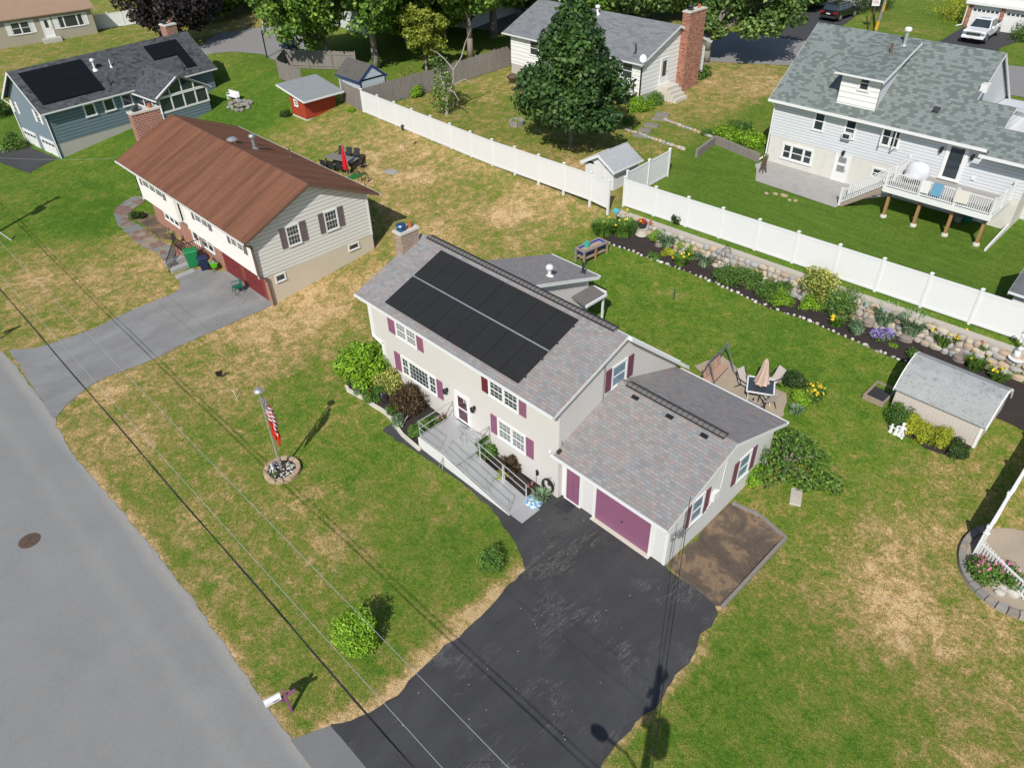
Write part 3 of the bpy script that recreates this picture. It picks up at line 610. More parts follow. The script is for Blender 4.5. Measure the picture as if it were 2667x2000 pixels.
def door(par, o, u, n, w, h, m='white', glassbox=None, off=(0,0,0), panels=0, trim=.1, tm='white', glass='glass', name='door'):
    o, u, n = V3(o), V3(u), V3(n); f = MB(off)
    for a, b, c, d in ((-trim,0,0,h+trim),(w,w+trim,0,h+trim),(0,w,h,h+trim)): f.obox(o, u, n, ZU, (a, b), (-.01, .05), (c, d))
    f.obox(o, u, n, ZU, (-trim, w+trim), (-.01, .09), (-.06, .0))
    fr = f.build('door_frame', M[tm], par)
    d = MB(off); d.obox(o, u, n, ZU, (0, w), (-.005, .03), (0, h))
    for j in range(panels):
        z0 = h*(.06+.94*j/panels); z1 = h*(.94*(j+1)/panels)
        for a, b in ((.1*w, .46*w), (.54*w, .9*w)):
            for q in ((a,b,z0,z0+.02),(a,b,z1-.02,z1),(a,a+.02,z0,z1),(b-.02,b,z0,z1)): d.obox(o, u, n, ZU, q[:2], (.03, .042), q[2:])
    do = d.build(name, M[m], par)
    if glassbox:
        g = MB(off)
        for a, b, c, e in glassbox: g.obox(o, u, n, ZU, (a*w, b*w), (.03, .036), (c*h, e*h))
        g.build('glazing', M[glass], do)
    k = MB(off); k.obox(o+u*(w*.9)+ZU*(h*.47), u, n, ZU, (-.02, .02), (.03, .09), (-.05, .05)); k.build('handle', M['galv'], do)
    return do
def garage_door(par, o, u, n, w, h, m, off=(0,0,0), rows=4, cols=0, lites=0, trim=.13, tm='white'):
    o, u, n = V3(o), V3(u), V3(n); f = MB(off)
    for a, b, c, d in ((-trim,0,0,h+trim),(w,w+trim,0,h+trim),(0,w,h,h+trim)): f.obox(o, u, n, ZU, (a, b), (-.01, .06), (c, d))
    f.build('door_frame', M[tm], par); d = MB(off)
    for r in range(rows):
        d.obox(o, u, n, ZU, (0, w), (.008, .028), (h*r/rows+.012, h*(r+1)/rows-.012))
        for c in range(cols):
            a, b = w*(c+.12)/cols, w*(c+.88)/cols; z0, z1 = h*(r+.2)/rows, h*(r+.8)/rows
            for q in ((a,b,z0,z0+.025),(a,b,z1-.025,z1),(a,a+.025,z0,z1),(b-.025,b,z0,z1)): d.obox(o, u, n, ZU, q[:2], (.028, .042), q[2:])
    d.obox(o, u, n, ZU, (0, w), (-.02, .012), (.005, h)); do = d.build('garage_door', M[m], par)
    if lites:
        g = MB(off)
        for c in range(lites): g.obox(o, u, n, ZU, (w*(c+.15)/lites, w*(c+.85)/lites), (.028, .046), (h*(rows-.72)/rows, h*(rows-.28)/rows))
        g.build('glazing', M['glass'], do)
    k = MB(off); k.obox(o+u*w*.5+ZU*h*.42, u, n, ZU, (-.05, .05), (.02, .07), (-.02, .02)); k.build('handle', M['dark'], do)
    return do
def chimney(par, x0, x1, y0, y1, z0, z1, m='brick', off=(0,0,0), cap='conc2', flue=(('terra', 0),), hood=None):
    b = MB(off); b.box(x0, x1, y0, y1, z0, z1); ch = b.build('chimney', M[m], par)
    c = MB(off); c.box(x0-.05, x1+.05, y0-.05, y1+.05, z1, z1+.12); c.build('chimney_cap', M[cap], ch)
    cx, cy = (x0+x1)/2, (y0+y1)/2; q = MB(off)
    q.lathe((cx+(x1-x0)*.0, cy+(y1-y0)*.24, z1+.12), [(.13,0),(.13,.28),(.09,.28)], 10); q.build('flue', M['terra'], ch)
    q = MB(off); q.box(cx-.19, cx+.19, cy-(y1-y0)*.3-.14, cy-(y1-y0)*.3+.2, z1+.12, z1+.2); q.lathe((cx, cy-(y1-y0)*.26, z1+.2), [(.16,0),(.16,.14),(.27,.2),(.22,.26),(.05,.3)], 12); q.build('chimney_hood', M['dark' if not hood else hood], ch)
    return ch
def vent_pipe(par, p, h, r=.05, m='dark', off=(0,0,0), capm=None, tilt=(0,0)):
    v = MB(off); p = V3(p); top = p+np.array([tilt[0], tilt[1], h]); v.tube(p-ZU*.25, top, r, n=10); v.lathe(p-ZU*.02, [(r*3.2, -.1),(r*2.2,.05),(r*1.2,.1)], 10)
    o = v.build('vent_pipe', M[m], par, smooth=False)
    if capm:
        c = MB(off); c.lathe(top, [(r*1.1,-.04),(r*2.1,0),(r*2.2,.12),(r*1.5,.2),(r*.2,.22)], 12); c.build('vent_cap', M[capm], o)
    return o
def gutter(par, a, b, off=(0,0,0), m='white', s=.085, name='gutter'):
    g = MB(off); g.bar(V3(a), V3(b), s, s*1.15); return g.build(name, M[m], par)
def lamp(par, o, n, off=(0,0,0)):
    o, n = V3(o), V3(n); u = np.cross(ZU, n); b = MB(off); b.obox(o, u, n, ZU, (-.06,.06), (0,.03), (-.1,.1)); b.bar(o+n*.02+ZU*.05, o+n*.16+ZU*.12, .03); c = o+n*.16
    b.lathe(c-ZU*.2, [(.05,0),(.09,.05),(.11,.22),(.13,.24),(.03,.33)], 6); return b.build('wall_lamp', M['black'], par)

# ------------------------------------------------------------------ the beige house with the solar roof
XW = (-28.0, -15.15); YF = 16.85; HO = (-21.5, 16.85, 0)
U, N, UY, NX = (1,0,0), (0,-1,0), (0,1,0), (1,0,0)
H = thing('beige_house', 'beige two-storey house with plum shutters, black solar panels on the roof and an attached garage', 'house', HO)
KF, YE, ZE, YR = .372, 16.35, 5.08, 20.75; ZR = ZE+KF*(YR-YE); YB, ZB = 25.55, 2.72; KB = (ZR-ZB)/(YB-YR)
m = MB(HO)   # front wall with the upper storey carried past the lower one at the far gable
m.box(-28.0, -15.15, YF, 21.0, 2.5, ZE+KF*(YF-YE)-.06); m.box(-27.25, -15.15, YF+.004, 24.6, -.3, 2.5)
m.build('wall', M['stucco'], H)
g = MB(HO)   # gable cladding
for x in (-15.15, -28.004):
    g = MB(HO); e = .03 if x > -20 else -.03
    g.prism([(x, YF+.02, -.2 if x > -20 else 2.45), (x, YF+.02, ZE+KF*(YF-YE)-.1), (x, YR, ZR-.12), (x, 25.0, ZR-KB*(25.0-YR)-.14), (x, 25.0, .2 if x > -20 else 2.45)], (e, 0, 0)); g.build('gable_cladding', M['sidebeige'], H)
m = MB(HO); m.box(-27.3, -15.2, 24.6, 24.8, 0, 3.2); m.build('rear_wall', M['sidebeige'], H)
r = MB(HO); XR0, XR1 = -28.35, -14.95
r.slab([(XR0,YE,ZE),(XR1,YE,ZE),(XR1,YR,ZR),(XR0,YR,ZR)], .1); r.slab([(XR0,YR,ZR),(XR1,YR,ZR),(XR1,YB,ZB),(XR0,YB,ZB)], .1)
roof = r.build('roof', M['shMain'], H)
t = MB(HO)
for x in (XR0-.012, XR1-.06):
    for (ya, za), (yb, zb) in (((YE, ZE), (YR, ZR)), ((YR, ZR), (YB, ZB))):
        t.prism([(x, ya, za-.012), (x, yb, zb-.012), (x, yb, zb-.17), (x, ya, za-.17)], (.072, 0, 0))
t.box(XR0+.02, XR1-.08, YE+.012, YF, ZE-.2, ZE-.13)
t.build('rake_board', M['white'], H)
b = MB(HO); b.prism([(XR1+.014, YR, ZR+.005), (XR1+.014, YB, ZB+.005), (XR1+.014, YB, ZB-.2), (XR1+.014, YR, ZR-.2)], (.20, 0, 0)); b.build('rear_rake_gutter', M['white'], H)
gutter(H, (XR0, YE-.055, ZE-.07), (XR1, YE-.055, ZE-.07), HO)
gutter(H, (XR0, YB+.055, ZB-.07), (-15.3, YB+.055, ZB-.07), HO)
d = MB(HO); d.path([(-28.28, YE-.02, ZE-.15), (-28.06, YF-.05, 4.6), (-28.06, YF-.05, 2.5), (-27.3, YF-.05, 2.3), (-27.3, YF-.05, .3)], .045, 8); d.build('downspout', M['white'], H)
d = MB(HO); d.box(-27.27, -27.13, YF-.03, YF+.1, .2, 2.45); d.build('corner_board', M['white'], H); d = MB(HO); d.box(-28.03, -27.9, YF-.03, YF+.1, 2.5, ZE-.1); d.box(-28.03, -27.2, YF-.03, YF+.1, 2.4, 2.5); d.build('corner_board', M['white'], H)
# ridge vents: long black cages of ribs
def ridge_vent(par, x0, x1, y, z, off):
    v = MB(off); v.prism([(x0, y-.17, z-.05), (x0, y-.17, z+.02), (x0, y, z+.09), (x0, y+.17, z+.02), (x0, y+.17, z-.05)], (x1-x0, 0, 0)); o = v.build('ridge_vent', M['galvdark'], par)
    q = MB(off); n = int((x1-x0)/.24)
    for k in range(n+1):
        x = x0+(x1-x0)*k/n; q.path([(x, y-.18, z-.02), (x, y-.175, z+.035), (x, y, z+.1), (x, y+.175, z+.035), (x, y+.18, z-.02)], .011, 5)
    q.path([(x0, y-.18, z+.03), (x1, y-.18, z+.03)], .028, 5); q.path([(x0, y+.18, z+.03), (x1, y+.18, z+.03)], .028, 5)
    q.build('vent_rib', M['black'], o)
M['galvdark'] = plain('dark_vent_mesh', (.15,.14,.135,1), .7, .3, scale=12)
ridge_vent(H, -27.75, -15.6, YR+.02, ZR-.01, HO)
# solar panels: two rows of eight, a pale rail between the rows
def solarm():
    t = Nt('black_solar_cells'); uv = t.coord('UV'); sep = t.n('SeparateXYZ', {0: uv})
    f = t.noise(uv, 1.2, 3); c = t.mix(f, (.022,.0215,.021,1), (.030,.0295,.029,1))
    for k, p in ((0, .182), (1, .091)):
        fr = t.math('FRACT', t.math('DIVIDE', sep.outputs[k], p)); c = t.mix(t.math('MULTIPLY', t.math('LESS_THAN', fr, .05), .25), c, (.008,.008,.008,1))
    return t.bsdf(c, .38, spec=.25)
M['solar'] = solarm(); sl = math.hypot(1, KF); dn = np.array([0, -KF, 1])/sl; du = np.array([0, 1, KF])/sl
PX0, PX1 = -26.30, -17.27
for row, (ya, yb) in enumerate(((16.70, 18.47), (18.57, 20.35))):
    for k in range(8):
        a, b = PX0+(PX1-PX0)*k/8+.012, PX0+(PX1-PX0)*(k+1)/8-.012; o0 = np.array([a, ya, ZE+KF*(ya-YE)]); L = (yb-ya)*sl
        p = MB(HO); p.obox(o0, (1,0,0), du, dn, (0, b-a), (0, L/2-.004), (.07, .11)); p.obox(o0, (1,0,0), du, dn, (0, b-a), (L/2+.004, L), (.07, .11)); p.obox(o0, (1,0,0), du, dn, (.01, b-a-.01), (.01, L-.01), (.06, .09))
        p.build('solar_panel', M['solar'], H)
p = MB(HO); o0 = np.array([PX0, 18.495, ZE+KF*(18.495-YE)]); p.obox(o0, (1,0,0), du, dn, (0, PX1-PX0), (0, .055), (.05, .115))
for y in (17.1, 18.1, 19.0, 20.0): p.obox((PX0-.03, y, ZE+KF*(y-YE)), (1,0,0), du, dn, (0, PX1-PX0+.07), (-.02, .02), (.0, .055))
p.build('solar_rail', M['alu'], H)
for k, y in [(k, y) for k in (8,) for y in (17.1, 18.1, 19.0, 20.0)]:
    p = MB(HO)
    for _ in (0,): p.obox((PX0+(PX1-PX0)*k/8-.02, y, ZE+KF*(y-YE)), (1,0,0), du, dn, (-.012, .07), (-.04, .04), (.03, .122))
    p.build('panel_clamp', M['dark'], H)
# openings of the front wall
def double(x0, x1, z0, z1, sh, par=H, mun=(0,0), y=YF, glass='glass', m2=None, **kw):
    window(par, (x0, y, z0), U, N, x1-x0, z1-z0, off=HO, mun=mun, glass=glass, **kw)
    a, b = sh; shutter(par, (a, y, z0-.03), U, N, x0-.12-a, z1-z0+.1, m2 or 'plum', HO); shutter(par, (x1+.12, y, z0-.03), U, N, b-x1-.12, z1-z0+.1, 'plum', HO)
double(-25.86, -24.38, 3.5, 4.33, (-26.52, -23.82), cols=2, mun=(3,4), glass='curtain')
double(-25.74, -23.14, 1.28, 2.28, (-26.36, -22.62), cols=3, ratios=[.2,.6,.2], mun=([2,6,2],4), hung=True)
double(-19.2, -17.5, 3.52, 4.36, (-19.72, -16.98), cols=2, mun=(3,4), m2='redpaint')
double(-18.72, -17.1, 1.4, 2.36, (-19.24, -16.56), cols=2, mun=(3,4), glass='curtain')
fd = door(H, (-21.62, YF, .70), U, N, .86, 1.62, 'white', [(.14,.86,.54,.93),(.14,.86,.09,.47)], HO, glass='plumglass') if 'plumglass' in M else None
M['plumglass'] = plain('storm_glass_over_plum_door', (.085,.035,.05,1), .12, .3, spec=.9)
fd = door(H, (-21.62, YF, .70), U, N, .86, 1.62, 'white', [(.14,.86,.54,.93),(.14,.86,.09,.47)], HO, glass='plumglass')
# house number on the storm door
nb = MB(HO); q = np.array([-21.05, YF-.045, 2.0])
for a, b in (((0,0),(0,.2)),((.1,.2),(.1,.09)),((.1,.09),(.2,.09)),((.19,.2),(.19,0))): nb.bar(q+[a[0], 0, a[1]], q+[b[0], 0, b[1]], .02)
nb.build('house_number', M['white'], fd)
lamp(H, (-22.26, YF, 2.12), N, HO); lamp(H, (-20.33, YF, 2.12), N, HO)
window(H, (-15.12, 20.12, 4.3), UY, NX, .86, 1.02, off=HO, glass='glassblue')
shutter(H, (-15.12, 19.66, 4.27), UY, NX, .36, 1.12, 'plumsh', HO); shutter(H, (-15.12, 21.1, 4.27), UY, NX, .38, 1.12, 'plumsh', HO)
d = MB(HO); d.path([(-15.08, 19.52, 5.9), (-15.08, 19.52, 3.75), (-15.08, 20.2, 4.0)], .022, 6); d.path([(-15.08, 17.0, 3.3), (-15.08, 17.0, 2.7)], .02, 6); d.build('cable_conduit', M['galv'], H)
d = MB(HO); d.lathe((-15.5, YF-.1, 2.62), [(.02,-.08),(.07,-.06),(.08,0),(.05,.05),(.01,.06)], 10); d.build('floodlight', M['white'], H)
d = MB(HO); d.box(-15.02, -14.9, 16.62, 16.8, 2.9, 3.06); d.bar((-15.1, 16.7, 2.95), (-14.96, 16.7, 2.95), .04); d.build('camera', M['dark'], H)
chimney(H, -28.62, -28.04, 19.25, 20.35, .5, 7.2, 'brickTan', HO, hood='bluehood') if 'bluehood' in M else None
M['bluehood'] = plain('blue_grey_steel', (.07,.13,.24,1), .35, .2, .6)
chimney(H, -28.62, -28.04, 19.25, 20.35, .5, 7.2, 'brickTan', HO, hood='bluehood')
# attached garage
KG, GY0, GZ0, GYR = .37, 16.5, 2.42, 20.7; GZR = GZ0+.43+KG*(GYR-GY0)-.0; GZ0 = 2.85
GZR = GZ0+KG*(GYR-GY0); GY1 = 25.0; gx0, gx1, gyf, gyb = -15.12, -9.65, 17.15, 24.6
w_ = MB(HO); w_.box(gx0, gx1-.2, gyf, gyf+.2, -.3, GZ0+KG*(gyf-GY0)-.1); w_.prism([(gx1, gyf, -.3), (gx1, gyf, GZ0+KG*(gyf-GY0)-.08), (gx1, GYR, GZR-.1), (gx1, gyb, GZR-KG*(gyb-GYR)-.08), (gx1, gyb, -.3)], (-.2, 0, 0)); w_.box(gx0, gx1-.2, gyb-.2, gyb, 0, 2.9)
w_.build('garage_wall', M['stuccoG'], H) if 'stuccoG' in M else None
M['stuccoG'] = stucco('pale_garage_stucco', (.66,.65,.635,1), .05)
w_.build('garage_wall', M['stuccoG'], H)
r = MB(HO); rx0, rx1 = -15.1, -9.35
r.slab([(rx0,GY0,GZ0),(rx1,GY0,GZ0),(rx1,GYR,GZR),(rx0,GYR,GZR)], .09); r.slab([(rx0,GYR,GZR),(rx1,GYR,GZR),(rx1,GY1,GZR-KG*(GY1-GYR)),(rx0,GY1,GZR-KG*(GY1-GYR))], .09)
r.build('garage_roof', M['shMain'], H)
t = MB(HO)
for (ya, za), (yb, zb) in (((GY0, GZ0), (GYR, GZR)), ((GYR, GZR), (GY1, GZR-KG*(GY1-GYR)))): t.prism([(rx1-.05, ya, za-.01), (rx1-.05, yb, zb-.01), (rx1-.05, yb, zb-.2), (rx1-.05, ya, za-.2)], (.062, 0, 0))
t.box(rx0+.05, rx1-.06, GY0+.012, gyf, GZ0-.16, GZ0-.1); t.build('rake_board', M['white'], H)
gutter(H, (rx0-.1, GY0-.05, GZ0-.06), (rx1, GY0-.05, GZ0-.06), HO); gutter(H, (rx0+.2, GY1+.05, GZR-KG*(GY1-GYR)-.06), (rx1+.05, GY1+.05, GZR-KG*(GY1-GYR)-.06), HO)
ridge_vent(H, -14.7, -9.9, GYR+.02, GZR-.01, HO)
for x in (-14.0, -12.25, -10.6):
    v = MB(HO); v.obox((x, 20.3, GZ0+KG*(20.3-GY0)), (1,0,0), du, dn, (-.16, .16), (-.09, .09), (-.02, .06)); v.build('roof_vent', M['black'], H)
v = MB(HO); y = 20.22; v.obox((-14.9, y, GZ0+KG*(y-GY0)), (1,0,0), du, dn, (0, 5.2), (-.015, .015), (0, .03)); v.build('roof_cable', M['galv'], H)
door(H, (-14.86, gyf, .06), U, N, .74, 1.98, 'plum', None, HO, panels=2)
garage_door(H, (-13.22, gyf, .05), U, N, 2.78, 1.98, 'plum', HO, rows=4)
t = MB(HO); t.box(gx1-.12, gx1+.02, gyf-.02, gyf+.1, 0, 2.7); t.box(-15.12, -14.98, gyf-.02, gyf, 0, 2.6); t.build('corner_board', M['white'], H)
t = MB(HO); t.box(-13.35, -10.3, gyf-.22, gyf-.01, -.05, .03); t.build('door_threshold', M['conc2'], H)
for y0, y1, s0, s1 in ((18.6, 19.32, 18.12, 19.78), (21.95, 22.72, 21.5, 23.2)):
    window(H, (gx1, y0, 1.28), UY, NX, y1-y0, 1.2, off=HO, glass='glassblue'); shutter(H, (gx1, s0, 1.25), UY, NX, y0-.12-s0, 1.28, 'plumsh', HO); shutter(H, (gx1, y1+.12, 1.25), UY, NX, s1-y1-.12, 1.28, 'plumsh', HO)
d = MB(HO); d.box(gx1, gx1+.09, 17.3, 17.56, 1.35, 1.75); d.lathe((gx1+.1, 17.43, 1.62), [(.09,-.08),(.1,0),(.07,.06)], 12); d.box(gx1, gx1+.12, 17.75, 18.0, 1.2, 1.62); d.path([(gx1+.04, 17.43, 1.35), (gx1+.04, 17.43, .1)], .025, 6); d.build('electric_meter', M['galv'], H)
d = MB(HO); d.path([(gx1+.05, 18.15, .9), (gx1+.05, 18.15, 3.3)], .035, 8); d.lathe((gx1+.05, 18.15, 3.3), [(.05,0),(.07,.05),(.02,.12)], 8); d.path([(gx1+.05, 18.15, 1.0), (gx1+.05, 19.9, 1.35)], .02, 6); d.build('service_mast', M['galv'], H)
d = MB(HO); d.box(gx1, gx1+.16, 19.95, 20.25, 1.6, 2.05); d.box(gx1, gx1+.1, 20.3, 20.45, 1.5, 1.9); d.path([(gx1+.05, 20.5, 1.9), (gx1+.05, 20.62, 3.6)], .02, 6); d.path([(gx1+.05, 20.0, 1.6), (gx1+.05, 19.6, 1.2)], .02, 6); d.build('disconnect_box', M['white'], H)
# rear addition with its shed roof and small porch
a = MB(HO); a.prism([(-22.5, 23.0, 0), (-22.5, 23.0, 5.1), (-22.5, 27.2, 3.8), (-22.5, 27.2, 0)], (-3.0, 0, 0)); a.build('addition_wall', M['sidebeige'], H)
r = MB(HO); r.slab([(-25.7, 27.62, 3.82), (-22.15, 27.62, 3.82), (-22.15, 22.6, 5.4), (-25.7, 22.6, 5.4)], .1); r.build('addition_roof', M['shMain'], H)
t = MB(HO); t.prism([(-22.2, 27.62, 3.81), (-22.2, 22.8, 5.33), (-22.2, 22.8, 5.12), (-22.2, 27.62, 3.6)], (.062, 0, 0)); t.build('rake_board', M['white'], H)
gutter(H, (-25.7, 27.67, 3.76), (-22.12, 27.67, 3.76), HO)
r = MB(HO); r.slab([(-22.48, 25.8, 3.2), (-21.5, 25.8, 3.05), (-21.5, 27.45, 3.05), (-22.48, 27.45, 3.2)], .1); r.build('porch_roof', M['galvdark'], H)
t = MB(HO); t.box(-21.5, -21.4, 25.8, 27.45, 2.93, 3.07); t.box(-22.4, -21.5, 27.45, 27.53, 2.95, 3.18); t.build('porch_gutter', M['white'], H)
t = MB(HO); t.box(-21.63, -21.53, 27.3, 27.4, .8, 2.95); t.build('porch_post', M['white'], H)
t = MB(HO); t.box(-23.6, -21.4, 25.7, 27.5, .6, .95); t.build('porch_step', M['concrete'], H)
vent_pipe(H, onP(A23(415, 850), (-24, 27.62, 3.82), (0, .3147, 1)), .42, .09, 'white', HO, 'white')
vent_pipe(H, onP(A23(690, 825), (-24, 27.62, 3.82), (0, .3147, 1)), .62, .07, 'dark', HO)
# ------------------------------------------------------------------ generic gable roof in local coordinates (ridge along x)
def gable_x(par, x0, x1, ye0, ze0, yr, zr, ye1, ze1, m, off=(0,0,0), t=.1, trim='white', rake=(True, True), gut=(True, True), name='roof', swap=False):
    S = (lambda p: (p[1], p[0], p[2])) if swap else (lambda p: p)
    r = MB(off); r.slab([S(p) for p in ((x0,ye0,ze0),(x1,ye0,ze0),(x1,yr,zr),(x0,yr,zr))], t); r.slab([S(p) for p in ((x0,yr,zr),(x1,yr,zr),(x1,ye1,ze1),(x0,ye1,ze1))], t)
    o = r.build(name, M[m], par)
    for k, x in enumerate((x0, x1)):
        if not rake[k]: continue
        b = MB(off); xx = x-.012 if k == 0 else x-.05
        for (ya, za), (yb, zb) in (((ye0,ze0),(yr,zr)), ((yr,zr),(ye1,ze1))): b.prism([S(p) for p in ((xx,ya,za-.012),(xx,yb,zb-.012),(xx,yb,zb-.22),(xx,ya,za-.22))], S((.062,0,0)))
        b.build('rake_board', M[trim], par)
    for k, (ye, ze, sg) in enumerate(((ye0, ze0, -1), (ye1, ze1, 1))):
        if gut[k]: gutter(par, S((x0, ye+sg*.055, ze-.06)), S((x1, ye+sg*.055, ze-.06)), off, trim)
    return o
def gable_wall(par, x, y0, y1, z0, za, yr, zr, zb, th, m, off=(0,0,0), name='gable_wall', swap=False):
    S = (lambda p: (p[1], p[0], p[2])) if swap else (lambda p: p)
    g = MB(off); g.prism([S(p) for p in ((x,y0,z0),(x,y0,za),(x,yr,zr),(x,y1,zb),(x,y1,z0))], S((th,0,0))); return g.build(name, M[m], par)
def railing(par, a, b, h=.95, off=(0,0,0), m='vinyl', sp=.115, posts=(True, True), name='railing', midp=0):
    a, b = V3(a), V3(b); r = MB(off); L = np.linalg.norm((b-a)[:2]); r.bar(a+ZU*h, b+ZU*h, .09, .05); r.bar(a+ZU*.1, b+ZU*.1, .05, .05); n = int(L/sp)
    for k in range(1, n): p = a+(b-a)*k/n; r.box(p[0]-.019, p[0]+.019, p[1]-.019, p[1]+.019, p[2]+.1, p[2]+h)
    for k, q in enumerate(posts):
        if q: p = (a, b)[k]; r.box(p[0]-.06, p[0]+.06, p[1]-.06, p[1]+.06, p[2]-.1, p[2]+h+.08); r.box(p[0]-.085, p[0]+.085, p[1]-.085, p[1]+.085, p[2]+h+.08, p[2]+h+.12)
    for k in range(1, midp+1): p = a+(b-a)*k/(midp+1); r.box(p[0]-.06, p[0]+.06, p[1]-.06, p[1]+.06, p[2]-.1, p[2]+h+.08); r.box(p[0]-.085, p[0]+.085, p[1]-.085, p[1]+.085, p[2]+h+.08, p[2]+h+.12)
    return r.build(name, M[m], par)
M['sideW'] = siding('cream_white_clapboard', (.70,.69,.655,1), .235, .25, lap_shade_w=.16); M['sideBlue'] = siding('slate_blue_clapboard', (.165,.225,.265,1), .27, .3, lap_shade_w=.25)
M['blueshake'] = stucco('slate_blue_shakes', (.185,.235,.275,1), .06); M['sideGrey'] = siding('light_grey_clapboard', (.62,.64,.665,1), .19, .55, lap_shade_w=.2); M['sideWh'] = siding('white_clapboard', (.80,.80,.78,1), .33, .42, lap_shade_w=.13)
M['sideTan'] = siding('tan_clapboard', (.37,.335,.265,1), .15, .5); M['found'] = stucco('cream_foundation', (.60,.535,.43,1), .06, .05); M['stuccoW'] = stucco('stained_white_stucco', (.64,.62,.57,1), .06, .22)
M['taupe'] = plain('taupe_shutter_paint', (.155,.125,.125,1), .6, .1); M['brownmetal'] = plain('brown_metal', (.14,.085,.065,1), .5, .15); M['wallwhite'] = stucco('white_smooth_cladding', (.80,.78,.75,1), .02)
M['barn'] = plain('barn_red_paint', (.36,.048,.022,1), .7, .15, scale=1.5); M['gdred'] = plain('dark_red_door_paint', (.17,.028,.030,1), .6, .15); M['brickred'] = brickm('orange_red_brick', (.33,.11,.07,1), (.40,.16,.10,1), (.50,.44,.38,1), .33, .13, .018)
# ------------------------------------------------------------------ brown-roofed neighbour
BO = (-46, 16, .3); B = thing('split_level_house', 'cream split-level house with a long rusty brown roof, grey shutters and dark red garage doors', 'house', BO)
bx0, bx1 = -54.4, -37.9; by0, by1, yr_, ke = 15.8, 23.85, 19.85, .445
ez = lambda y: 4.95+ke*(y-15.25) if y < yr_ else 4.95+ke*(24.45-y)
m = MB(BO); m.box(bx0, bx1-.15, 16.3, 23.85, -.2, 2.3); m.build('foundation', M['brickred'], B)
m = MB(BO); m.prism([(bx1, 16.3, -.2), (bx1, 16.3, 2.28), (bx1, 23.85, 2.2), (bx1, 23.85, -.2)], (-.16, 0, 0)); m.build('foundation_wall', M['found'], B)
for a, b in ((bx0, -48.35), (-47.0, bx1-.1)):
    m = MB(BO); m.box(a, b, by0, by0+.2, 2.42, ez(by0)-.1); m.build('front_wall', M['wallwhite'], B)
m = MB(BO); m.box(-48.35, -47.0, by0+.3, by0+.5, 2.5, 5.1); m.build('entry_wall', M['sideW'], B); m = MB(BO); m.box(bx0, bx1-.2, 23.65, 23.85, 2.2, 4.9); m.build('rear_wall', M['sideW'], B); m = MB(BO); m.box(bx0, bx1-.1, by0+.2, 16.4, 2.40, 2.46); m.build('overhang_soffit', M['sideW'], B)
gable_wall(B, bx1, by0, by1, 2.25, ez(by0)-.1, yr_, ez(yr_)-.1, ez(by1)-.1, -.2, 'sideW', BO); gable_wall(B, bx0, by0, by1, 2.25, ez(by0)-.1, yr_, ez(yr_)-.1, ez(by1)-.1, .2, 'sideW', BO)
c_ = MB(BO); c_.box(bx1-.03, bx1+.02, by0-.02, by0+.1, 2.3, 4.95); c_.build('corner_board', M['white'], B); c_ = MB(BO); c_.box(bx1-.03, bx1+.02, by1-.1, by1+.02, 2.2, 4.95); c_.build('corner_board', M['white'], B)
gable_x(B, -55.5, -37.45, 15.25, 4.95, yr_, ez(yr_), 24.5, ez(24.45), 'shBrown', BO, trim='brownmetal', rake=(True, False), gut=(False, False))
for (ya, za), (yb, zb) in (((15.25, 4.95), (yr_, ez(yr_))), ((yr_, ez(yr_)), (24.5, 4.93))):
    t = MB(BO); t.prism([(-37.5, ya, za-.012), (-37.5, yb, zb-.012), (-37.5, yb, zb-.16), (-37.5, ya, za-.16)], (.062, 0, 0)); t.build('rake_board', M['brownmetal'], B)
gutter(B, (-55.5, 15.19, 4.88), (-37.45, 15.19, 4.88), BO, 'offwhite'); gutter(B, (-55.5, 24.55, 4.86), (-37.45, 24.55, 4.86), BO, 'offwhite')
M['soffit'] = plain('pale_soffit', (.62,.60,.56,1), .6, .05)
for y0, y1, z0, z1, s0, s1 in ((18.1, 18.86, 3.56, 4.72, 17.62, 19.37), (20.72, 21.52, 3.58, 4.76, 20.26, 22.0)):
    window(B, (bx1, y0, z0), UY, NX, y1-y0, z1-z0, mun=(4,4), off=BO, trim=.07); shutter(B, (bx1, s0, z0-.03), UY, NX, y0-.1-s0, z1-z0+.1, 'taupe', BO); shutter(B, (bx1, y1+.1, z0-.03), UY, NX, s1-y1-.1, z1-z0+.1, 'taupe', BO)
for y0, y1, z0, z1 in ((16.78, 17.36, 1.68, 2.08), (22.0, 22.7, 1.76, 2.1)): window(B, (bx1, y0, z0), UY, NX, y1-y0, z1-z0, hung=False, off=BO, trim=.06)
for x0, x1, n_ in ((-53.1, -50.0, 3), (-45.2, -43.5, 2), (-40.5, -39.1, 2)):
    window(B, (x0, by0, 3.62), U, N, x1-x0, .95, cols=n_, mun=(3,4), off=BO, trim=.07, hung=False); shutter(B, (x0-.48, by0, 3.58), U, N, .38, 1.05, 'taupe', BO); shutter(B, (x1+.1, by0, 3.58), U, N, .38, 1.05, 'taupe', BO)
for x0 in (-43.65, -41.0): garage_door(B, (x0, 16.3, .28), U, N, 2.35, 2.0, 'gdred', BO, rows=4, cols=4, tm='brickredp') if 'brickredp' in M else None
M['brickredp'] = plain('red_brown_trim', (.24,.07,.05,1), .7, .15)
for x0 in (-43.65, -40.95): garage_door(B, (x0, 16.3, .28), U, N, 2.3, 2.0, 'gdred', BO, rows=4, cols=4, tm='brickredp')
t = MB(BO); t.box(-44.0, -38.0, 16.05, 16.29, .15, .3); t.build('door_sill', M['conc2'], B)
door(B, (-48.0, 16.3, 1.0), U, N, .9, 1.5, 'white', [(.15,.85,.2,.9)], BO); window(B, (-46.6, 16.3, 1.15), U, N, 1.5, .95, cols=2, off=BO); window(B, (-52.3, 16.3, 1.3), U, N, 2.2, .8, cols=3, off=BO)
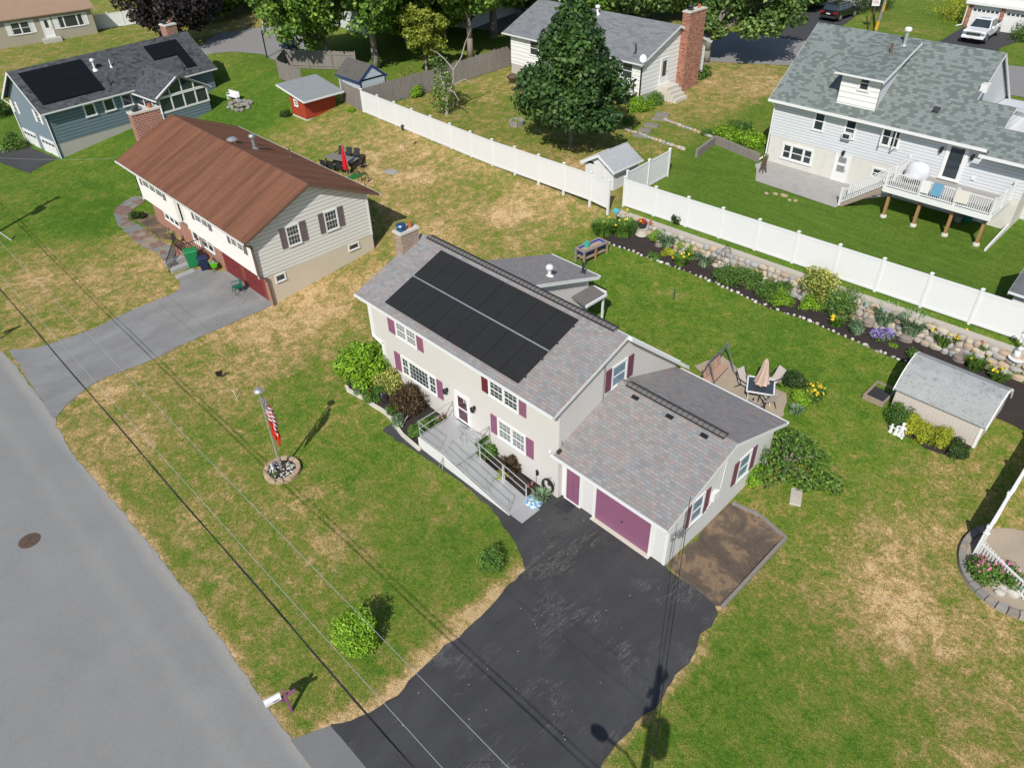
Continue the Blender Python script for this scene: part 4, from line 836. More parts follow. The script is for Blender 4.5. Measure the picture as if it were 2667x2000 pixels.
t = MB(BO); t.path([(-37.45, 15.2, 4.85), (-37.75, 15.75, 4.45), (-37.8, 15.78, 2.4), (-37.8, 16.2, 2.2), (-37.8, 16.24, .35)], .055, 8); t.build('downspout', M['brownmetal'], B)
BC = chimney(B, -56.25, -55.58, 17.25, 19.25, .4, 7.5, 'brickred', BO)
vent_pipe(B, (-46.5, 21.3, ez(21.3)), .75, .1, 'galv', BO, 'galv'); vent_pipe(B, (-45.5, 23.2, ez(23.2)), .6, .05, 'brownmetal', BO); vent_pipe(B, (-48.2, 22.2, ez(22.2)), .6, .05, 'brownmetal', BO)
t = MB(BO); t.lathe((-47.8, 20.5, ez(20.5)), [(.2,-.1),(.2,.08),(.34,.12),(.34,.2),(.2,.28),(.02,.3)], 16); t.build('roof_fan', M['alu'], B)
# entry landing: brick steps with black iron rails
t = MB(BO); t.box(-48.6, -46.4, 15.0, 16.3, 0, .95); t.build('entry_landing', M['brickred'], B)
def iron(par, a, b, off, h=.85):
    a, b = V3(a), V3(b); r = MB(off); r.bar(a+ZU*h, b+ZU*h, .04); r.bar(a+ZU*.08, b+ZU*.08, .03); n = int(np.linalg.norm(b-a)/.12)
    for k in range(n+1): p = a+(b-a)*k/n; r.tube(p, p+ZU*h, .014, n=5)
    return r.build('iron_railing', M['black'], par)
iron(B, (-48.5, 15.05, .95), (-46.45, 15.05, .95), BO); iron(B, (-46.45, 15.05, .95), (-46.45, 16.2, .95), BO); iron(B, (-48.0, 14.9, .7), (-46.6, 13.6, .15), BO)
for k in range(3):
    q0, q1 = W(A21(1365+38*k, 770+45*k)), W(A21(1510+40*k, 715+42*k)); d_ = q1-q0; n_ = np.array([d_[1], -d_[0], 0]); n_ /= np.linalg.norm(n_)
    t = MB(BO); z = gz(q0[0], q0[1]); t.obox((q0[0], q0[1], .1), d_/np.linalg.norm(d_), n_, ZU, (0, np.linalg.norm(d_)), (-.1, .42), (-.2, .48-.14*k)); t.build('entry_step', M['rockgrey'], B)
# ------------------------------------------------------------------ grey house with the deck
DO = (-16, 48.3, 3.55); D = thing('grey_house', 'large light grey house with green-grey roof, dormer and a white raised deck', 'house', DO)
kd, dye, dze, dyr = .79, 47.8, 7.95, 52.7; dzr = dze+kd*(dyr-dye); pz = lambda y: dze+kd*(y-dye)
m = MB(DO); m.box(-24.4, -8.6, 48.3, 57.0, 2.5, 5.5); m.build('lower_wall', M['stuccoW'], D)
m = MB(DO); m.box(-24.42, -8.58, 48.28, 57.02, 5.5, pz(48.28)-.1); m.build('wall', M['sideGrey'], D)
m = MB(DO); m.box(-8.6, 2, 50.2, 57, 2.5, 7.3); m.build('wing_wall', M['sideGrey'], D)
for x, th in ((-24.42, .2), (-13.2, -.2)): gable_wall(D, x, 48.5, 56.9, pz(48.5)-.2, pz(48.5)-.14, dyr, dzr-.12, pz(48.5)-.14, th, 'sideGrey', DO)
r = MB(DO)
r.slab([(-24.75,dye,dze),(-13.0,dye,dze),(-13.0,dyr,dzr),(-24.75,dyr,dzr)], .12); r.slab([(-24.75,dyr,dzr),(-13.0,dyr,dzr),(-13.0,57.6,dze),(-24.75,57.6,dze)], .12); r.build('roof', M['shGreen'], D)
for x0, x1, yt, y0, z0 in ((-13.0, -10.88, 50.1, 47.8, 7.95), (-10.88, 3.0, 48.96, 47.5, pz(47.5))):
    zt = pz(yt)-.004; r = MB(DO); r.slab([(x0,y0,z0-.004),(x1,y0,z0-.004),(x1,yt,zt),(x0,yt,zt)], .12); r.slab([(x0,yt,zt),(x1,yt,zt),(x1,yt+4,zt-4*.3),(x0,yt+4,zt-4*.3)], .12); r.build('wing_roof', M['shGreen'], D)
    g = MB(DO); g.prism([(x1-.15, 48.2, pz(48.2)-.14), (x1-.15, yt, zt-.12), (x1-.15, yt+4, zt-1.3), (x1-.15, yt+4, zt-2.6), (x1-.15, 48.2, pz(48.2)-.5)], (-.1, 0, 0)); g.build('wing_gable', M['sideWh'], D)
    b = MB(DO); b.prism([(x1-.05, yt-1.0, pz(yt-1.0)-.016), (x1-.05, yt, zt-.012), (x1-.05, yt+4, zt-1.2-.012), (x1-.05, yt+4, zt-1.4), (x1-.05, yt, zt-.2), (x1-.05, yt-1.0, pz(yt-1)-.2)], (.062, 0, 0)); b.build('rake_board', M['white'], D)
t = MB(DO)
for x in (-13.05,):
    for (ya, za), (yb, zb) in (((50.1, pz(50.1)), (dyr, dzr)), ((dyr, dzr), (57.6, dze))): t.prism([(x, ya, za-.012), (x, yb, zb-.012), (x, yb, zb-.22), (x, ya, za-.22)], (.062, 0, 0))
t.build('rake_board', M['white'], D)
t = MB(DO); t.prism([(-24.77, dye, dze-.012), (-24.77, dyr, dzr-.012), (-24.77, dyr, dzr-.2), (-24.77, dye, dze-.2)], (.06, 0, 0)); t.build('rake_board', M['white'], D)
gutter(D, (-24.75, dye-.06, dze-.07), (-11.0, dye-.06, dze-.07), DO, s=.13); gutter(D, (-11.25, 47.44, pz(47.5)-.08), (3, 47.44, pz(47.5)-.08), DO, s=.13)
t = MB(DO); t.box(-24.7, -11, 47.85, 48.3, 7.72, 7.76); t.build('soffit', M['soffit'], D)
# dormer
g = MB(DO); g.prism([(-20.45, 48.41, 8.35), (-17.98, 48.41, 8.35), (-17.98, 48.41, 10.25), (-20.45, 48.41, 10.25)], (0, .15, 0)); dm = g.build('dormer_wall', M['sideWh'], D)
for x, th in ((-20.45, .1), (-17.98, -.1)):
    g = MB(DO); g.prism([(x, 48.5, pz(48.5)-.1), (x, 48.5, 10.25), (x, 51.5, 11.2), (x, 51.9, pz(51.9)-.1)], (th, 0, 0)); g.build('dormer_cheek', M['sideGrey'], D)
r = MB(DO); r.slab([(-20.8, 48.0, 10.36), (-17.7, 48.0, 10.36), (-17.7, 52.55, 11.78), (-20.8, 52.55, 11.78)], .1); r.build('dormer_roof', M['shGreen'], D)
gutter(D, (-20.8, 47.95, 10.3), (-17.7, 47.95, 10.3), DO); t = MB(DO); t.prism([(-17.74, 48.0, 10.345), (-17.74, 52.4, 11.72), (-17.74, 52.4, 11.56), (-17.74, 48.0, 10.15)], (.06, 0, 0)); t.build('rake_board', M['white'], D)
window(D, (-19.25, 48.41, 9.5), U, N, .55, .8, off=DO); vent_pipe(D, (-18.82, 50.72, 10.25+.8), .75, .07, 'brownmetal', DO); vent_pipe(D, (-18.55, 51.86, 11.5), .85, .1, 'alu', DO, 'white')
v = MB(DO); v.obox((-14.71, 49.14, pz(49.14)), (1,0,0), np.array([0,1,kd])/math.hypot(1,kd), np.array([0,-kd,1])/math.hypot(1,kd), (-.18,.18), (-.18,.18), (-.02,.1)); v.build('roof_vent', M['dark'], D)
window(D, (-21.5, 48.28, 6.55), U, N, .62, 1.15, off=DO); window(D, (-19.4, 48.28, 6.55), U, N, .62, 1.15, off=DO)
a = MB(DO); a.box(-19.4, -18.85, 47.95, 48.3, 6.52, 6.88); ac = a.build('window_air_conditioner', M['vinyl'], D); a = MB(DO); a.box(-19.34, -18.91, 47.94, 47.952, 6.57, 6.83); a.build('grille', M['dark'], ac)
cw = window(D, (-17.0, 48.28, 6.65), U, N, 1.0, 1.1, cols=2, off=DO)
for x, sgn in ((-17.0, -1), (-16.0, 1)):
    s_ = MB(DO); a_ = np.array([x, 48.25, 6.67]); d_ = np.array([-sgn*.12, -.5, 0]); d_ /= np.linalg.norm(d_)
    for p in ((0,.05,0,1.06),(.42,.47,0,1.06),(.05,.42,0,.06),(.05,.42,1.0,1.06)): s_.obox(a_, d_, np.cross(d_, ZU), ZU, p[:2], (-.02,.02), p[2:])
    so_ = s_.build('casement_sash', M['white'], cw); s_ = MB(DO); s_.obox(a_, d_, np.cross(d_, ZU), ZU, (.05,.42), (-.006,.006), (.06,1.0)); s_.build('pane', M['glass'], so_) if False else None
window(D, (-23.25, 48.3, 4.2), U, N, 2.05, .9, cols=3, ratios=[.28,.44,.28], mun=([1,1,1],2), off=DO, trim=.13); window(D, (-17.0, 48.3, 4.55), U, N, .95, .55, cols=1, mun=(2,2), off=DO, trim=.1)
door(D, (-19.5, 48.3, 3.6), U, N, .86, 1.78, 'white', [(.2,.8,.38,.62),(.2,.8,.72,.93)], DO, glass='curtain')
sdr = door(D, (-13.05, 48.28, 5.62), U, N, .92, 2.0, 'white', [(.08,.92,.05,.95)], DO, trim=.15)
lamp(D, (-13.45, 48.28, 7.25), N, DO); lamp(D, (-11.7, 48.28, 7.25), N, DO); t = MB(DO); t.box(-11.4, -11.2, 48.2, 48.29, 5.95, 6.15); t.build('outlet_box', M['white'], D); lamp(D, (-19.1, 48.3, 5.6), N, DO)
t = MB(DO); t.path([(-24.5, 47.72, 7.85), (-24.46, 48.22, 7.4), (-24.46, 48.22, 4.0), (-24.9, 47.8, 3.55)], .05, 6); t.build('downspout', M['white'], D)
a = MB(DO); a.box(-12.98, -13.19, 52.0, 52.3, 0, .1) if False else None
a = MB(DO); a.box(-13.19, -12.8, 50.55, 51.1, 10.05, 10.5); a.build('wall_air_conditioner', M['vinyl'], D)
# deck
M['decking'] = woodm('grey_decking', (.34,.325,.31,1), var=.12, axis=(1,9,1)); M['cedar'] = woodm('orange_cedar', (.33,.19,.09,1), var=.3, axis=(9,9,1))
t = MB(DO); t.box(-15.0, -9.05, 45.15, 48.28, 5.38, 5.46); t.build('deck_floor', M['decking'], D)
t = MB(DO); t.box(-15.05, -9.0, 45.05, 45.14, 5.17, 5.47); t.box(-9.04, -8.98, 45.14, 48.28, 5.17, 5.47); t.box(-15.06, -15.0, 46.3, 48.28, 5.17, 5.47); t.build('deck_skirt', M['white'], D)
for x in (-14.66, -12.85, -11.03, -9.29):
    t = MB(DO); t.box(x-.08, x+.08, 45.4, 45.56, 3.6, 5.3); p_ = t.build('deck_post', M['cedar'], D); t = MB(DO); t.lathe((x, 45.48, 3.4), [(.2,0),(.19,.18),(.14,.24)], 12); t.build('post_footing', M['conc2'], p_)
railing(D, (-14.95, 45.12, 5.46), (-9.08, 45.12, 5.46), .92, DO, midp=2); railing(D, (-9.06, 45.12, 5.46), (-9.06, 48.1, 5.46), .92, DO, posts=(False, True), midp=1); railing(D, (-14.97, 46.35, 5.46), (-14.97, 48.1, 5.46), .92, DO)
railing(D, (-15.0, 45.12, 5.46), (-17.35, 45.12, 3.62), .92, DO, posts=(False, True)); railing(D, (-15.0, 46.3, 5.46), (-17.35, 46.3, 3.62), .92, DO, posts=(False, True))
for k in range(9):
    x = -15.0-.26*k; t = MB(DO); t.box(x-.28, x, 45.16, 46.26, 5.46-.205*(k+1)-.04, 5.46-.205*(k+1)); t.build('stair_tread', M['decking'], D)
for y in (45.19, 46.2): t = MB(DO); t.bar((-15.0, y, 5.25), (-17.4, y, 3.45), .05, .25); t.build('stair_stringer', M['wood'], D)
t = MB(DO); t.prism([(-8.62, 45.1, 3.3), (-8.62, 45.1, 3.62), (-8.62, 48.25, 4.0), (-8.62, 48.25, 3.3)], (-.1, 0, 0)); t.build('bulkhead_wall', M['white'], D)
# ------------------------------------------------------------------ white ranch house with the tall brick chimney
WO = (-45, 51, 3.9); Wh = thing('white_house', 'white clapboard house behind the round maple, with a tall red brick end chimney', 'house', WO)
wx0, wx1, wy0, wy1, wyr = -52.8, -37.9, 51.0, 60.0, 55.5; kw = .42; wz = lambda y: 7.32+kw*(min(y, 2*wyr-y)-50.6)
m = MB(WO); m.box(wx0, wx1, wy0, wy1, 3.0, 4.75); m.build('foundation', M['concrete'], Wh)
m = MB(WO); m.box(wx0-.02, wx1+.02, wy0-.02, wy0+.2, 4.7, wz(wy0)-.1); m.build('wall', M['sideWh'], Wh); m = MB(WO); m.box(wx0, wx1, wy1-.2, wy1+.02, 4.7, 7.2); m.build('wall', M['sideWh'], Wh)
for x, th in ((wx0-.02, .2), (wx1+.02, -.2)): gable_wall(Wh, x, wy0, wy1, 4.7, wz(wy0)-.1, wyr, wz(wyr)-.1, wz(wy1)-.1, th, 'sideWh', WO)
gable_x(Wh, wx0-.75, wx1+.35, 50.6, 7.32, wyr, wz(wyr), 60.4, 7.32, 'shGrey', WO)
chimney(Wh, wx1+.03, wx1+.75, 56.05, 58.3, 3.9, 10.2, 'brick', WO); t = MB(WO); t.box(wx1+.03, wx1+.35, 55.98, 56.04, 3.9, 7.6) if False else None
door(Wh, (wx1+.02, 53.75, 5.05), UY, NX, .85, 1.95, 'white', [(.2,.8,.3,.92)], WO)
for k in range(4): t = MB(WO); t.box(wx1+.03+(.0 if k == 0 else .78+.32*k), wx1+1.1+.32*k, 53.4, 55.0, 3.7, 5.02-.26*k) ; t.build('entry_step', M['conc2'], Wh)
for x, z0 in ((-50.3, 5.9), (-46.2, 5.9), (-42.5, 5.9), (-39.7, 5.9)): window(Wh, (x, wy0-.02, z0), U, N, 1.0, 1.15, off=WO)
window(Wh, (-50.3, wy0-.02, 4.0), U, N, 1.0, .65, off=WO, hung=False); t = MB(WO); t.box(-40.8, -38.0, 50.3, 51.0, 4.9, 5.0); t.build('small_balcony', M['greywood'], Wh); railing(Wh, (-40.8, 50.32, 5.0), (-38.1, 50.32, 5.0), .85, WO)
t = MB(WO); t.box(-40.9, -38.3, 50.85, 50.98, 3.4, 4.7); t.build('basement_opening', M['dark'], Wh)
vent_pipe(Wh, (-39.0, 51.6, wz(51.6)), .7, .06, 'dark', WO); vent_pipe(Wh, (-46.0, 55.0, wz(55.0)), .5, .1, 'white', WO, 'white')
t = MB(WO); q = np.array([wx1+.15, 51.2, 7.35]); t.path([q-[0,0,.5], q+[.1,-.3,.25]], .03, 6); e1 = np.array([.55,-.6,.45]); e1 /= np.linalg.norm(e1); ctr = q+np.array([.15,-.4,.35]); uu = np.cross(e1, ZU); uu /= np.linalg.norm(uu); vv = np.cross(uu, e1)
i = len(t.v)
t.poly([ctr+uu*cos(a)*.26+vv*sin(a)*.31 for a in np.linspace(0, 2*pi, 16, endpoint=False)]); t.poly([ctr-e1*.05+uu*cos(-a)*.26+vv*sin(-a)*.31 for a in np.linspace(0, 2*pi, 16, endpoint=False)]); t.path([ctr, ctr+e1*.35-vv*.3], .02, 5); t.build('satellite_dish', M['galv'], Wh)
# ------------------------------------------------------------------ slate-blue house with a glazed sunroom (turned 6 degrees)
Bl = thing('blue_house', 'slate-blue house with charcoal roof, black solar arrays and a white glazed sunroom', 'house', (-73.04,15.88,.3), radians(6))
L_, wd = 16.0, 6.9; kb = .73; hz = lambda x: 3.95+kb*(.4-x) if x > -wd/2 else 3.95+kb*(.4+wd+x); zrb = hz(-wd/2)
m = MB(); m.box(-wd, 0, .004, L_, -1.0, 1.25); m.build('foundation', M['concrete'], Bl)
m = MB(); m.box(-.2, .02, 0, L_, 1.22, hz(0)-.1); m.box(-wd, -wd+.2, 0, L_, 1.2, hz(0)-.1); m.build('wall', M['sideBlue'], Bl)
gable_wall(Bl, -.0, -wd, .02, -.8, hz(-wd)-.1, -wd/2, zrb-.1, hz(0)-.1, .2, 'blueshake', name='gable_wall', swap=True) ; gable_wall(Bl, L_, -wd, 0, -.8, hz(-wd)-.1, -wd/2, zrb-.1, hz(0)-.1, -.2, 'sideBlue', swap=True)
gable_x(Bl, -.45, L_+.35, -wd-.4, 3.95, -wd/2, zrb, .4, 3.95, 'shBlack', swap=True)
dnb = np.array([kb, 0, 1])/math.hypot(1, kb); dub = np.array([-1, 0, kb])/math.hypot(1, kb)
def array_(x0, x1, y0, y1, nx_, ny_):
    for i_ in range(nx_):
        for j_ in range(ny_):
            xa, xb = x0+(x1-x0)*i_/nx_, x0+(x1-x0)*(i_+1)/nx_; ya, yb = y0+(y1-y0)*j_/ny_, y0+(y1-y0)*(j_+1)/ny_
            p = MB(); p.obox((xa, ya+.01, hz(xa)), dub, (0,1,0), dnb, (.01, (xa-xb)*math.hypot(1,kb)-.01), (0, yb-ya-.02), (.03, .11)); p.build('solar_panel', M['solarb'], Bl)
M['solarb'] = plain('dark_solar_panel', (.008,.009,.012,1), .5, .3, spec=.15)
array_(-.22, -3.05, .25, 5.6, 2, 5); array_(-1.55, -2.92, 11.4, 14.7, 1, 3); array_(-.22, -1.55, 13.7, 14.7, 1, 1)
vent_pipe(Bl, (-2.01, 6.1, hz(-2.01)), .7, .09, 'white', capm='white'); vent_pipe(Bl, (-1.94, 7.54, hz(-1.94)), .6, .05, 'white'); vent_pipe(Bl, (-.5, 6.3, hz(-.5)), .7, .05, 'dark'); vent_pipe(Bl, (-.2, 13.3, hz(-.2)), .6, .05, 'dark')
chimney(Bl, -4.6, -3.5, 14.4, 15.5, 5.0, 7.5, 'brickred', cap='offwhite')
for y in (3.2, 4.95, 6.62): window(Bl, (.02, y+.08, 2.72), UY, NX, .82, .95, off=(0,0,0), trim=.11, hung=False)
for x in (-6.6, -2.0):
    window(Bl, (x, 0, 2.75), U, N, .62, 1.0, trim=.0, mun=(2,4)); shutter(Bl, (x-.42, 0, 2.72), U, N, .38, 1.05, 'white'); shutter(Bl, (x+.66, 0, 2.72), U, N, .38, 1.05, 'white')
for x in (-6.55, -2.95): garage_door(Bl, (x, 0, -.75), U, N, 2.45, 1.95, 'white', rows=4, lites=4)
t = MB(); t.path([(-wd-.35, -.4, 3.8), (-wd-.05, -.06, 3.3), (-wd-.05, -.06, -.6)], .05, 6); t.build('downspout', M['white'], Bl); t = MB(); t.path([(.06, -.05, 3.8), (.06, -.05, -.6)], .045, 6); t.build('corner_board', M['white'], Bl)
# sunroom
m = MB(); m.box(.03, 4.3, 7.95, 12.6, .2, 2.6); m.build('sunroom_base', M['sideBlue'], Bl)
ym, zs, za = 10.28, 3.85, 5.35
r = MB(); r.slab([(4.55,7.6,zs-.1),(4.55,ym,za),(-1.5,ym,za),(.3,7.6,zs-.1)], .1); r.slab([(4.55,12.95,zs-.1),(4.55,ym,za),(-1.5,ym,za),(.3,12.95,zs-.1)], .1); r.build('sunroom_roof', M['shBlack'], Bl)
f = MB()
for y in (7.95, 9.1, 10.28, 11.45, 12.6): f.box(4.24, 4.34, y-.06, y+.06, 2.55, zs-.02)
f.box(4.22, 4.35, 7.9, 12.66, 2.5, 2.66); f.box(4.22, 4.36, 7.85, 12.72, zs-.1, zs+.1)
for y in (9.1, 10.28, 11.45): f.box(4.25, 4.33, y-.05, y+.05, zs+.1, zs+(za-zs-.1)*(1-abs(y-ym)/2.5)-.05)
for a, b in (((4.3,7.75,zs-.02),(4.3,ym,za-.1)),((4.3,ym,za-.1),(4.3,12.8,zs-.02))): f.bar(a, b, .16, .16)
for x in (1.4, 2.9, 4.2): f.box(x-.06, x+.06, 7.92, 7.99, 2.55, zs)
f.box(.1, 4.3, 7.92, 7.99, 2.5, 2.66)
fr_ = f.build('sunroom_frame', M['white'], Bl); g = MB(); g.poly([(4.28,7.95,2.6),(4.28,12.6,2.6),(4.28,12.6,zs),(4.28,ym,za-.15),(4.28,7.95,zs)]); g.poly([(.1,7.96,2.6),(4.28,7.96,2.6),(4.28,7.96,zs),(.1,7.96,zs)]); g.build('pane', M['glass'], fr_)
gutter(Bl, (4.55,12.95+.05,zs-.15), (.3,12.95+.05,zs-.15), m='white'); gutter(Bl, (4.55,7.55,zs-.15), (.3,7.55,zs-.15), m='white'); t = MB(); t.path([(4.5,7.6,zs-.2),(4.38,7.9,3.4),(4.38,7.9,.8)], .045, 6); t.build('downspout', M['white'], Bl)
# ------------------------------------------------------------------ tan house in the far corner, and its white fence
Bg = thing('tan_house', 'tan ranch house with a light brown roof and white shutters in the far corner', 'house', (-108.2,32.9,2.2), radians(-7.9))
m = MB(); m.box(-9, 0, -22, 0, -1, 3.0); m.build('wall', M['sideTan'], Bg)
gable_x(Bg, -22.4, .4, .45, 2.95, -4.5, 5.1, -9.45, 2.95, 'shTan', swap=True); gable_wall(Bg, 0, -9, 0, 2.9, 2.92, -4.5, 4.95, 2.92, -.2, 'sideTan', swap=True)
for y0, y1, n_, sh in ((-9.0, -7.1, 2, 1), (-3.9, -1.2, 3, 1), (-13.5, -12.0, 2, 1)):
    window(Bg, (0, y0, 1.2), UY, NX, y1-y0, 1.25, cols=n_, ratios=[.22,.56,.22] if n_ == 3 else None, glass='glass', hung=n_ == 2); shutter(Bg, (0, y0-.6, 1.15), UY, NX, .48, 1.4, 'white'); shutter(Bg, (0, y1+.12, 1.15), UY, NX, .48, 1.4, 'white')
door(Bg, (0, -5.75, .45), UY, NX, .95, 2.0, 'white', [(.3,.7,.5,.92)]); t = MB(); t.box(0, 1.2, -6.3, -4.3, -.5, .4); t.build('entry_step', M['concrete'], Bg)
# ------------------------------------------------------------------ white garage with brick piers, far right
q = W(A14(1735,225)); FO = tuple(q); Fg = thing('white_garage_house', 'white house with brick piers and two windowed garage doors behind the pickup', 'house', FO)
x0, y0, z0 = q; m = MB(FO); m.box(x0-.3, x0+9, y0+.1, y0+8, z0-.5, z0+2.2); m.build('wall', M['wallwhite'], Fg)
for x in (x0-.3, x0+2.72, x0+5.9): m = MB(FO); m.box(x-.02, x+.3, y0-.05, y0+.098, z0-.3, z0+2.15); m.build('brick_pier', M['brick'], Fg)
for x in (x0+.1, x0+3.2): garage_door(Fg, (x, y0+.09, z0), U, N, 2.45, 1.85, 'white', FO, rows=4, lites=6, trim=.04)
m = MB(FO); m.box(x0-.6, x0+9, y0-.4, y0+.05, z0+2.15, z0+2.4); m.box(x0-.6, x0+9, y0-.0, y0+.3, z0+2.4, z0+3.4); m.build('fascia', M['white'], Fg)
m = MB(FO); m.path([(x0-.5, y0-.3, z0+2.2), (x0-.42, y0-.1, z0+1.8), (x0-.42, y0-.1, z0+.2), (x0-.9, y0-.3, z0+.05)], .06, 6); m.build('downspout', M['white'], Fg)
# ------------------------------------------------------------------ houses half hidden beyond the trees
def farhouse(label, px, w_, d_, h_, wall, roof, rot=0):
    q = W(px); t = thing('far_house', label, 'house', q, rot); m = MB(); m.box(-w_/2, w_/2, 0, d_, -1, h_); m.build('wall', M[wall], t); gable_x(t, -w_/2-.4, w_/2+.4, -.4, h_-.1, d_/2, h_+d_*.22, d_+.4, h_-.1, roof)
    for s_, th in ((-w_/2, .15), (w_/2, -.15)): gable_wall(t, s_, 0, d_, h_-.2, h_-.15, d_/2, h_+d_*.22-.15, h_-.15, th, wall)
    for k in range(3): window(t, (-w_/2+w_*(k+.35)/3, 0, h_*.42), U, N, w_*.1, 1.2)
    return t
farhouse('grey-roofed house glimpsed through the big trees at the top', (1130, 62), 11, 8, 3.0, 'sideWh', 'shGrey', radians(8)); farhouse('white house at the head of the dark driveway behind the black car', A14(430, 32), 12, 8, 3.2, 'sideWh', 'shGrey', radians(5))
farhouse('pale grey house hidden behind the tall trees beyond the red shed', (885, 70), 12, 8, 4.2, 'sideGrey', 'shGrey', radians(-5))
# ------------------------------------------------------------------ sheds
q = W(A12(475,1000)); RO = tuple(q); Rs = thing('red_shed', 'barn-red shed with a flat grey felt roof, small white window and white base', 'shed', RO)
x0, y0, z0 = q; x1_, y1_ = x0-2.3, y0+3.1; z0 -= .05
m = MB(RO); m.box(x1_, x0, y0, y1_, z0-.5, z0+.22); m.build('base', M['conc2'], Rs); m = MB(RO); m.prism([(x1_, y0+.002, z0+.2), (x1_, y0+.002, z0+2.3), (x1_, y1_, z0+1.75), (x1_, y1_, z0+.2)], (x0-x1_, 0, 0)) if False else m.hexa([(x1_,y0,z0+.2),(x0,y0,z0+.2),(x0,y1_,z0+.2),(x1_,y1_,z0+.2),(x1_,y0,z0+2.3),(x0,y0,z0+1.92),(x0,y1_,z0+1.92),(x1_,y1_,z0+2.3)]); m.build('wall', M['barn'], Rs)
m = MB(RO); m.slab([(x1_-1.3,y0-.35,z0+2.55),(x0+.6,y0-.35,z0+1.92),(x0+.6,y1_+.6,z0+1.92),(x1_-1.3,y1_+.6,z0+2.55)], .06); M['felt'] = stucco('grey_roof_felt', (.27,.29,.30,1), .15, .25); m.build('roof', M['felt'], Rs)
m = MB(RO); m.prism([(x1_-1.3,y0-.4,z0+2.53),(x0+.65,y0-.4,z0+1.90),(x0+.65,y0-.4,z0+1.76),(x1_-1.3,y0-.4,z0+2.39)], (0,.06,0)); m.box(x0+.58, x0+.66, y0-.34, y1_+.6, z0+1.76, z0+1.9); m.build('fascia', M['white'], Rs)
window(Rs, (x1_+.75, y0, z0+1.1), U, N, .42, .45, cols=1, mun=(2,2), off=RO, trim=.09)
q = W(A12(915,745)); KO = np.array([-60.9, 39.4, 3.25]); Ks = thing('small_blue_trim_shed', 'small pale shed with navy trim and mossy grey roof behind the wooden fence', 'shed', KO)
qa = [onZ(A12(*p), KO[2]+1.75) for p in ((720,605),(910,665),(1090,605))]
rot = 0; ax, ay = qa[1][0], qa[1][1]; wl = abs(qa[0][0]-qa[1][0]); wdp = abs(qa[2][1]-qa[1][1])
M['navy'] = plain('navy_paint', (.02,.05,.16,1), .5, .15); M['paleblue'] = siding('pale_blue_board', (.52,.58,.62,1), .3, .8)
m = MB(KO); m.box(ax-wl, ax, ay, ay+wdp, 2.9, KO[2]+1.75); m.build('wall', M['paleblue'], Ks); gable_wall(Ks, ax, ay, ay+wdp, KO[2]+1.6, KO[2]+1.70, ay+wdp/2, KO[2]+1.74+wdp*.4, KO[2]+1.70, -.1, 'paleblue', KO)
gable_x(Ks, ax-wl-.15, ax+.06, ay-.2, KO[2]+1.7, ay+wdp/2, KO[2]+1.8+wdp*.4, ay+wdp+.2, KO[2]+1.7, 'shDust', KO, trim='navy') if 'shDust' in M else None
M['shDust'] = shingles('dusty_grey_shingles', [(.10,.095,.09,1),(.15,.14,.125,1),(.125,.12,.11,1)], .35, .16, .8)
gable_x(Ks, ax-wl-.15, ax+.06, ay-.2, KO[2]+1.7, ay+wdp/2, KO[2]+1.8+wdp*.4, ay+wdp+.2, KO[2]+1.7, 'shDust', KO, trim='navy')
for x_, y_ in ((ax, ay), (ax, ay+wdp)): m = MB(KO); m.box(x_-.05, x_+.04, y_-.05, y_+.05, 2.9, KO[2]+1.7); m.build('corner_board', M['navy'], Ks)
SO = (-30.8, 37.7, 3.3); Ss = thing('small_white_shed', 'small white shed with a pale shingled roof just behind the gap in the white fence', 'shed', SO)
m = MB(SO); m.box(-32.0, -29.5, 37.7, 40.3, 2.9, 4.75); m.build('wall', M['sideWh2'] if 'sideWh2' in M else M['vinyl'], Ss)
gable_wall(Ss, 37.7, -32.0, -29.5, 4.6, 4.72, -30.75, 5.42, 4.72, .1, 'vinyl', SO, swap=True); M['shPale'] = shingles('pale_grey_shingles', [(.42,.44,.45,1),(.50,.52,.53,1)], .35, .2, .6)
gable_x(Ss, 37.45, 40.5, -32.2, 4.66, -30.75, 5.5, -29.3, 4.66, 'shPale', SO, swap=True); door(Ss, (-31.2, 37.7, 3.2), U, N, .9, 1.5, 'white', None, SO, panels=1, trim=.04)
q0, q1, q2 = W(A34(1805,830)), W(A34(1115,505)), W(A34(2010,600)); VO = (-5.2, 31, 1.5); Vs = thing('vinyl_barn_shed', 'beige vinyl shed with a weathered grey barn-curved roof at the right', 'shed', VO)
M['sheetv'] = siding('beige_vinyl_board', (.58,.52,.47,1), 50, 1.); 
def vboard():
    t = Nt('beige_vertical_board'); co = t.coord(); x = t.n('SeparateXYZ', {0: co}).outputs[0]; fr = t.math('FRACT', t.math('DIVIDE', x, .17)); c = t.mix(t.math('MULTIPLY', t.math('LESS_THAN', fr, .1), .35), (.56,.50,.455,1), (.30,.26,.23,1)); c = t.mix(t.math('MULTIPLY', t.noise(co, 1.5, 4), .2), c, (.45,.41,.37,1)); return t.bsdf(c, .6)
def mossy():
    t = Nt('weathered_shed_roof'); co = t.coord(); f = t.noise(co, 1.1, 5, .65); c = t.mix(f, (.25,.265,.265,1), (.44,.45,.45,1)); s_ = t.noise(t.scale(co, (1,.5,2)), 5, 6, .75, .5); c = t.mix(t.math('MULTIPLY', t.math('SUBTRACT', s_, .52, clamp=True), 5, clamp=True), c, (.13,.135,.125,1)); s3 = t.noise(t.scale(co, (7,1,1)), 1.2, 5, .7); c = t.mix(t.math('MULTIPLY', s3, .4), c, (.21,.22,.21,1))
    sp = t.noise(co, 11, 3, .8); c = t.mix(t.math('MULTIPLY', t.math('SUBTRACT', sp, .63, clamp=True), 12, clamp=True), c, (.05,.05,.05,1)); return t.bsdf(c, .9)
